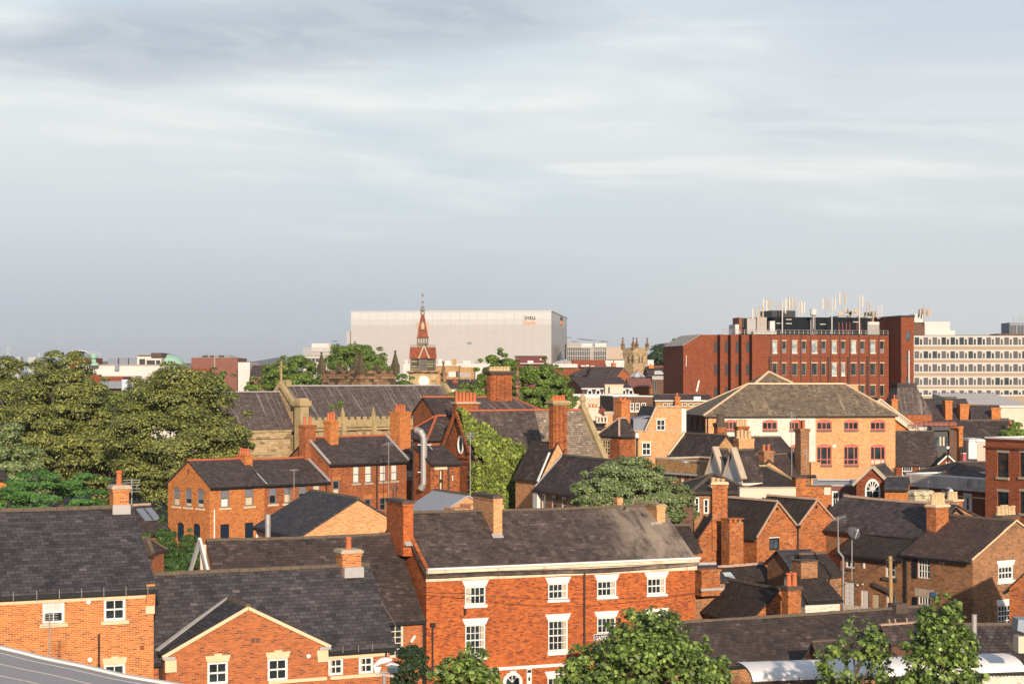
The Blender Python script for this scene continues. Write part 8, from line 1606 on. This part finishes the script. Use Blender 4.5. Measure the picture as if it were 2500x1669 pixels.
w = T('tiled_outhouse', 'dark tiled roof strip between the Georgian house and the old brick gable', 'outhouse', 1624, 116, 20); t1 = w.tx(1706); w.house(0, t1, 3.5, w.pz(1345, 1, 0), w.pz(1288, 1, 1.75), 't', B_OLD, S_TILE, gutter=None); w.done()
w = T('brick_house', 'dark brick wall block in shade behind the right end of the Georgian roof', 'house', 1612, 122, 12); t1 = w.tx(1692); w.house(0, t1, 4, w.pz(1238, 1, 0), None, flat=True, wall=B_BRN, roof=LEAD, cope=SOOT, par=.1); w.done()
w = T('slate_outhouse', 'low slate roof strip with a white ridge running right from the Georgian eaves', 'outhouse', 1690, 114, 14); t1 = w.tx(1770); w.house(0, t1, 4, w.pz(1420, 1, 0), w.pz(1382, 1, 2), 't', B_OLD, S_MOD, gutter=None, ridge=LEAD); w.done()
# ---------------------------------------------------------------- curved metal roof, floodlight, poles and aerials
o = T('curved_metal_roof', 'pale grey curved standing seam roof in the lower left corner', 'roof', 0, 56, 0, base=0.0); zz = lambda p, Y=56: wz(p, Y)
prof = [(-60, 1568), (0, 1582.5), (50, 1594), (100, 1607), (150, 1617.5), (200, 1627.5), (250, 1639), (300, 1651), (350, 1660), (410, 1670), (520, 1688)]
pts = [(o.tx(x), zz(y)) for x, y in prof]; mb = MB(); n = 16; dep = 15.0
def cr(i, j): x, z = pts[i]; f = j/n; return (x-f*1.5, -dep*f, z+.9*math.sin(f*1.5)-f*f*.6)
mb.smooth = True
for i in range(len(pts)-1):
    for j in range(n): mb.poly([cr(i, j), cr(i+1, j), cr(i+1, j+1), cr(i, j+1)])
mb.smooth = False
for i in range(len(pts)-1): a, b2 = cr(i, 0), cr(i+1, 0); mb.poly([a, b2, (b2[0], b2[1], 0), (a[0], a[1], 0)])
o.part('roof', mb, paint('pale_grey_sheet', (.33, .315, .31), .8, (.27, .255, .25), .35, .7, spec=.2))
mb = MB()
for j in (1, 3, 5, 7, 9, 12, 14):
    for i in range(len(pts)-1): a, b2 = cr(i, j), cr(i+1, j); mb.bar((a[0], a[1], a[2]+.012), (b2[0], b2[1], b2[2]+.012), .03, .025)
o.part('seam', mb, IRON)
mb = MB()
for i in range(len(pts)-1): a, b2 = cr(i, 0), cr(i+1, 0); mb.bar((a[0], a[1]+.06, a[2]+.03), (b2[0], b2[1]+.06, b2[2]+.03), .22, .10)
o.part('edge_trim', mb, paint('light_trim', (.55, .52, .5), .4))
mb = MB(); a, b2 = Vector(cr(1, 1)), Vector(cr(4, 9)); mb.bar(a+Vector((.3, 0, .06)), b2+Vector((0, 0, .08)), .03); o.part('cable', mb, DARKP)
o = T('floodlight_post', 'grey post carrying a white domed camera housing and a floodlight at the bottom edge', 'floodlight', 938, 68, 10, base=0.0); zz = lambda p: wz(p, 68)
mb = MB(); mb.tube((0, 0, 0), (0, 0, zz(1648)), .07, None, 12); mb.bar((-.32, 0, zz(1642)), (.36, 0, zz(1650)), .09); mb.bar((-.3, -.1, zz(1638)), (.3, -.1, zz(1638)), .05); o.part('post', mb, IRON)
mb = MB(); n = 12
for s_, (cx_, cz_, L, hh, tl_) in enumerate(((-.07, zz(1614), .36, .17, .35), (.30, zz(1620), .26, .07, .05))):
    mb = MB(); rings = []
    for i in range(9):
        f = i/8; r = math.sin(math.pi*(.06+.88*f))**.6; x = cx_-L+2*L*f; z = cz_+tl_*(x-cx_)-.12*abs(f-.4)
        rings.append([(x, r*.2*math.cos(2*math.pi*k/n), z+r*hh*math.sin(2*math.pi*k/n)*(1 if math.sin(2*math.pi*k/n) > 0 else .45)) for k in range(n)])
    mb.smooth = True
    for A, Bq in zip(rings, rings[1:]):
        for k in range(n): mb.poly([A[k], A[(k+1) % n], Bq[(k+1) % n], Bq[k]])
    mb.poly(rings[0][::-1]); mb.poly(rings[-1]); o.part('housing' if s_ == 0 else 'floodlight', mb, paint('glossy_white', (.70, .68, .64), .25, (.45, .42, .38), .5, 5))
mb = MB(); mb.hexa([(-.36, -.12, zz(1640)), (-.22, -.12, zz(1642)), (-.22, .12, zz(1642)), (-.36, .12, zz(1640)), (-.42, -.14, zz(1624)), (-.12, -.14, zz(1626)), (-.12, .14, zz(1626)), (-.42, .14, zz(1624))]); o.part('bracket', mb, WHITE); mb = MB(); mb.box(.12, .5, -.13, .13, zz(1640), zz(1627)); o.part('lens', mb, GLASS_B)
o = thing_at('telegraph_pole', 'weathered wooden telegraph pole in the yard before the crooked brick house', 'pole', 2175, 109, base=zg(109)); mb = MB(); mb.tube((.12, 0, o.g-.3), (-.04, 0, wz(1357, 109)), .15, .115, 10); o.part('pole', mb, WOOD); mb = MB(); mb.box(-.3, .2, -.1, .1, wz(1368, 109), wz(1365, 109)); mb.tube((-.2, -.05, wz(1385, 109)), (-.2, -.05, wz(1372, 109)), .08); o.part('bracket', mb, DARKP)
o = thing_at('satellite_dish', 'grey satellite dish on a tall pole before the crooked tiled roof', 'satellite dish', 2080, 113.5, base=wz(1416, 113.5)); zz = lambda p: wz(p, 113.5); mb = MB(); mb.tube((0, 0, zz(1417)), (0, 0, zz(1306)), .035); o.part('pole', mb, STEEL)
mb = MB(); c = Vector((.02, -.15, zz(1301))); ax = Vector((.45, -.75, .5)).normalized(); u = ax.cross(Vector((0, 0, 1))).normalized(); v = u.cross(ax); mb.smooth = True; R = .48
for i in range(5):
    r0, r1 = R*i/5, R*(i+1)/5
    for k in range(20):
        P_ = lambda r, a: c+u*(r*math.cos(a))+v*(r*math.sin(a)*.9)+ax*(r*r*.5)
        a0, a1 = 2*math.pi*k/20, 2*math.pi*(k+1)/20; mb.poly([P_(r0, a0), P_(r1, a0), P_(r1, a1), P_(r0, a1)])
mb.smooth = False; o.part('dish', mb, paint('dish_grey', (.07, .07, .075), .5)); mb = MB(); mb.bar(c-v*.4, c+ax*.5-v*.05, .03); mb.tube(c+ax*.48-v*.06, c+ax*.58-v*.02, .05); o.part('arm', mb, WHITE)
o = thing_at('soil_pipe', 'tall white soil pipe with a kink beside the crooked brick house', 'pipe', 2050, 112, base=zg(112)); zz = lambda p: wz(p, 112); mb = MB(); mb.path([(.22, 0, o.g), (.22, 0, zz(1360)), (-.08, 0, zz(1345)), (-.08, 0, zz(1311))], .065, 8); o.part('pipe', mb, IRON)
for lab, px, Y, yt, yb, k, s_, sc_ in (
    ('stacked bar aerial beside the chimney of the left brick house', 321.5, 79, 1167, 1246, 'bars', 1, 1.1), ('two tone striped mast and aerial in front of the left net curtained window', 121, 66, 1494, 1608, 'bars', 1, .9),
    ('tall mast with a comb aerial in front of the taller dark brick house', 949, 160, 1080, 1217, 'yagi', 1, 1.1), ('low flat bar aerial before the terraced slate roof', 718, 150, 1144, 1216, 'flat', 1, 1.0),
    ('thin mast with a grid aerial in front of the ivy gable', 1148, 124, 1054, 1268, 'bars', 1, 1.0), ('leaning mast with a large comb aerial above the crooked brick house', 2046, 112, 1262, 1345, 'yagi', 1, 1.0),
    ('tall thin mast with a small aerial in front of the white painted warehouse bay', 1933, 150, 1004, 1190, 'bars', 1, .9), ('thin mast rising from the buff potted chimney on the right', 2266, 120, 1172, 1262, 'flat', 1, .2), ('mast with a small white box aerial over the right chimneys', 2317, 122, 1187, 1262, 'flat', 1, .6),
    ('little bar aerial on the tall brown chimney beside the warehouse', 1968, 157, 1096, 1142, 'bars', 1, .8)):
    aerial(lab, px, Y, yt, yb, k, s_, s=sc_)
def lamp(px, Y, yt, yb, arm, lab):
    o = thing_at('street_lamp', lab, 'street lamp', px, Y, 'street lamps'); zt_ = wz(yt, Y); mb = MB(); mb.tube((0, 0, o.g), (0, 0, zt_), .10, .085, 10); mb.tube((0, 0, zt_-.1), (0, 0, zt_+.1), .13)
    if arm: mb.tube((0, 0, zt_-.05), (arm, 0, zt_+.05), .04)
    o.part('post', mb, DARKP); mb = MB(); x = arm*1.1
    if arm: mb.lathe((x, 0), [(.05, zt_+.2), (.35, zt_+.12), (.38, zt_+.02), (.1, zt_-.02)], 14)
    else: mb.lathe((0, 0), [(.1, zt_+.1), (.2, zt_+.2), (.18, zt_+.5), (.05, zt_+.62)], 10)
    o.part('lamp_head', mb, IRON if arm else WHITE)
lamp(1706, 146, 1129, 1180, -1.0, 'black arm street lamp in front of the brown parapet row'); lamp(1555, 170, 1072, 1140, 0, 'dark post lantern against the orange gable house'); lamp(2322, 143, 1212, 1260, 0, 'lamp post with a dark hood before the white framed windows')
wire('thin black cable slung across the red Georgian front', [(915, 1428, 99), (1135, 1448, 99.4), (1420, 1461, 101), (1700, 1446, 106)], .014, DARKP, 'cable', .12)
wire('pale cable running from the timber post down past the camera to the shrub', [(913, 1432, 99), (1050, 1640, 92)], .012, IRON, 'cable', .3)
wire('telephone cable from the wooden pole to the yard roofs', [(2174, 1362, 109), (2010, 1440, 107)], .014, DARKP, 'cable', .3); wire('telephone cable from the wooden pole to the crooked house wall', [(2174, 1362, 109), (2095, 1400, 114)], .014, DARKP, 'cable', .15)

# ---------------------------------------------------------------- trees and shrubs
L_LIME = leafmat('lime_leaf', (.30, .32, .075), (.010, .024, .009), .15)
L_LIME2 = leafmat('lime_leaf_pale', (.30, .36, .09), (.05, .08, .02), .3)
L_GRN = leafmat('green_leaf', (.24, .34, .06), (.018, .045, .010), .25)
L_BRT = leafmat('bright_leaf', (.14, .30, .065), (.02, .07, .02), .3)
L_GREY = leafmat('grey_green_leaf', (.23, .26, .12), (.055, .08, .035), .25)
L_CON = leafmat('conifer_spray', (.085, .16, .035), (.018, .045, .014), .15)
L_PLANE = leafmat('plane_leaf', (.29, .40, .09), (.008, .026, .010), .2, .4)
L_DARK = leafmat('dark_leaf', (.05, .085, .03), (.015, .03, .012), .2)
L_SAGE = leafmat('sage_leaf', (.30, .36, .15), (.05, .085, .03), .2)
BG = 'big trees beside the church'
tree('lime_tree', 'tall dark yellow green lime tree at the left edge, cut by the frame', 18, 206, 868, 4.6, 7, L_LIME, 21, 80, 640, .15, .27, group=BG)
tree('lime_tree', 'tall full lime tree second from the left edge, its top level with the skyline', 150, 198, 866, 5.6, 7, L_LIME, 22, 120, 640, .15, .25, group=BG)
tree('lime_tree', 'broad domed lime tree with drooping boughs just left of the church roof', 432, 186, 905, 6.3, 6.5, L_LIME, 23, 140, 660, .15, .24, group=BG)
tree('lime_tree', 'lower right shoulder of lime boughs hanging before the church wall', 545, 190, 985, 2.6, 7, L_LIME, 24, 40, 560, .15, .3, group=BG)
tree('lime_tree', 'smaller pale green tree filling the gap between the two biggest limes', 262, 214, 936, 4.2, 7, L_LIME2, 25, 60, 380, .19, .28, group=BG)
tree('lime_tree', 'dark lime tree low between the trunks of the two biggest limes', 268, 195, 1010, 4.4, 5.8, L_LIME, 26, 60, 330, .19, .3, group=BG)
tree('willow', 'pale grey green feathery tree at the left edge below the limes', 8, 150, 1028, 2.9, 6.5, L_SAGE, 27, 60, 420, .13, .27, up=.2)
tree('false_acacia', 'bright green spreading tree with layered feathery boughs beside the left chimney', 132, 118, 1144, 3.8, 9.3, L_BRT, 28, 70, 420, .085, .24, flat=.55)
tree('false_acacia', 'low bright green bough creeping over the left roof edge', 18, 112, 1212, 1.1, 9.0, L_BRT, 29, 20, 300, .085, .35, flat=.6)
for px, yt, hwd, sd, lab in ((402, 1272, 1.15, 31, 'feathery dark green conifer against the arched doors, left of the pair'), (462, 1292, 1.1, 32, 'feathery dark green conifer beside the white bargeboards, right of the pair'), (362, 1300, .9, 33, 'low conifer tucked behind the verge of the left slate roof'), (432, 1345, 1.5, 34, 'bushy base of the conifers above the cottage ridge')):
    tree('conifer', lab, px, 110, yt, hwd*1.5, 2.5, L_CON, sd, 130, 230, .13, .22, 'needle', 'conifers behind the cottage', .8, cone=.7, up=.1, droop=.6, dome=.2)
tree('broadleaf_tree', 'rounded green tree behind the church, left of the ruined tower', 712, 300, 872, 5.6, 8, L_GRN, 41, 170, 420, .2, .2, dome=.35)
tree('broadleaf_tree', 'dark green tree peeping over the limes right of the white box', 540, 285, 903, 3.4, 8, L_GRN, 42, 45, 300, .22, .28)
tree('broadleaf_tree', 'small dark tree between the limes and the church gable', 618, 292, 915, 2.8, 8, L_GRN, 43, 40, 300, .22, .3)
tree('broadleaf_tree', 'tall domed green tree rising behind the pinnacles of the ruined tower', 868, 330, 836, 6.6, 9, L_GRN, 44, 200, 420, .2, .2, dome=.35)
tree('broadleaf_tree', 'right hand shoulder of green foliage between the ruined tower and the clock tower', 955, 325, 905, 4.3, 9, L_GRN, 45, 50, 300, .23, .28)
tree('broadleaf_tree', 'leaning bright green tree left of the dark clustered chimney', 1218, 216, 862, 3.0, 12, L_GRN, 46, 130, 420, .15, .23, dome=.35)
tree('broadleaf_tree', 'broad bright green tree right of the dark clustered chimney', 1312, 218, 880, 4.0, 11, L_GRN, 47, 190, 420, .15, .2, dome=.35)
tree('broadleaf_tree', 'pale green bush growing over the banded chimney beside the church', 1122, 186, 938, 1.75, 14.5, L_LIME2, 48, 36, 330, .13, .3, trunk=False)
tree('broadleaf_tree', 'dark round tree on the skyline left of the brick offices', 1645, 520, 837, 8.0, 14, L_DARK, 49, 80, 260, .35, .25)
tree('broadleaf_tree', 'low dark tree on the skyline right of the church tower', 1600, 560, 858, 6.0, 14, L_DARK, 50, 40, 220, .35, .3)
tree('broadleaf_tree', 'light green tree top above the red flat roof at the right edge', 2490, 152, 1037, 1.9, 13.2, L_GRN, 51, 40, 300, .14, .3)
tree('round_bush', 'big round grey green bushy tree in the middle of the roofs', 1530, 122, 1128, 3.5, 8.2, L_SAGE, 52, 170, 520, .10, .22, up=.5)
tree('round_bush', 'right flank of bushy grey green foliage beside the brick pier', 1632, 124, 1165, 1.7, 7.4, L_SAGE, 53, 60, 480, .10, .3, up=.5)
tree('round_bush', 'left flank of bushy grey green foliage before the side wall with sashes', 1452, 121, 1178, 1.5, 7.2, L_SAGE, 54, 50, 480, .10, .3, up=.5)
o = bpy.data.objects.new('buddleia', None); col.objects.link(o); o.location = (wx(815, 163), 163, wz(1014, 163)); tag(o, 'sprigs of buddleia growing out of a chimney pot on the dark brick house', 'plant')
rr = np.random.RandomState(8); PP = []
mb = MB()
for i in range(7):
    a = rr.uniform(0, 6.28); q = Vector((math.cos(a)*rr.uniform(.1, .8), math.sin(a)*.4, rr.uniform(.4, 1.15))); mb.tube((0, 0, o.location.z-.1), (q.x, q.y, o.location.z+q.z), .02, .01, 5); PP.append(np.array(q)[None, :]+rr.normal(size=(60, 3))*[.13, .13, .09])
mb.build('stem', BARK, o, o.location.z); leaf_mesh('foliage', np.concatenate(PP), rr.normal(size=(420, 3))+[0, -.3, .5], .06, L_GRN, o, 0, random.Random(2))
FG = 'young plane trees along the street'
PL = dict(mat=L_PLANE, shape='lobed', group=FG, up=.55, flat=1.5, dome=.45, shoots=.45)
tree('plane_tree', 'young plane tree before the arched door of the Georgian house', 1140, 78, 1590, 1.9, 3.5, seed=61, nclump=85, per=70, size=.115, clump=.2, cone=.3, **PL)
tree('plane_tree', 'largest young plane tree, covering the agent board and the lower right Georgian windows', 1585, 76, 1496, 3.1, 2.8, seed=62, nclump=200, per=70, size=.115, clump=.15, cone=.35, **PL)
tree('plane_tree', 'lower plane tree crown joined to the left of the largest one', 1430, 77, 1588, 1.7, 3.0, seed=63, nclump=80, per=70, size=.115, clump=.2, cone=.2, **PL)
tree('plane_tree', 'plane tree crown joined to the right of the largest one', 1722, 77, 1568, 1.35, 3.0, seed=64, nclump=62, per=70, size=.115, clump=.22, cone=.3, **PL)
tree('plane_tree', 'thin young plane tree before the middle of the white canopy', 2090, 80, 1508, 2.0, 3.4, seed=65, nclump=64, per=46, size=.115, clump=.19, cone=.35, **PL)
tree('plane_tree', 'tall pointed young plane tree before the right part of the white canopy', 2300, 78, 1464, 2.15, 3.2, seed=66, nclump=125, per=64, size=.115, clump=.18, cone=.5, **PL)
tree('shrub', 'dark climbing shrub in the corner between the sash window wall and the Georgian house', 1000, 93, 1572, 1.25, 3.0, L_DARK, 67, 55, 90, .09, .3, 'leaf', cone=.4, trunk=True)
# ---------------------------------------------------------------- thin evening haze over the town
def haze():
    mb = MB(); mb.box(-3500, 3500, -280, 7200, -3, 110); m = bpy.data.materials.new('haze'); m.use_nodes = True; q = N(m.node_tree); q.n.clear()
    v = q.new('ShaderNodeVolumePrincipled'); v.inputs['Color'].default_value = (.86, .86, .87, 1); v.inputs['Density'].default_value = .00010; v.inputs['Anisotropy'].default_value = .2
    o = q.new('ShaderNodeOutputMaterial'); q.l.new(v.outputs[0], o.inputs['Volume'])
    tag(mb.build('haze', m), None, None, kind='stuff')
haze()
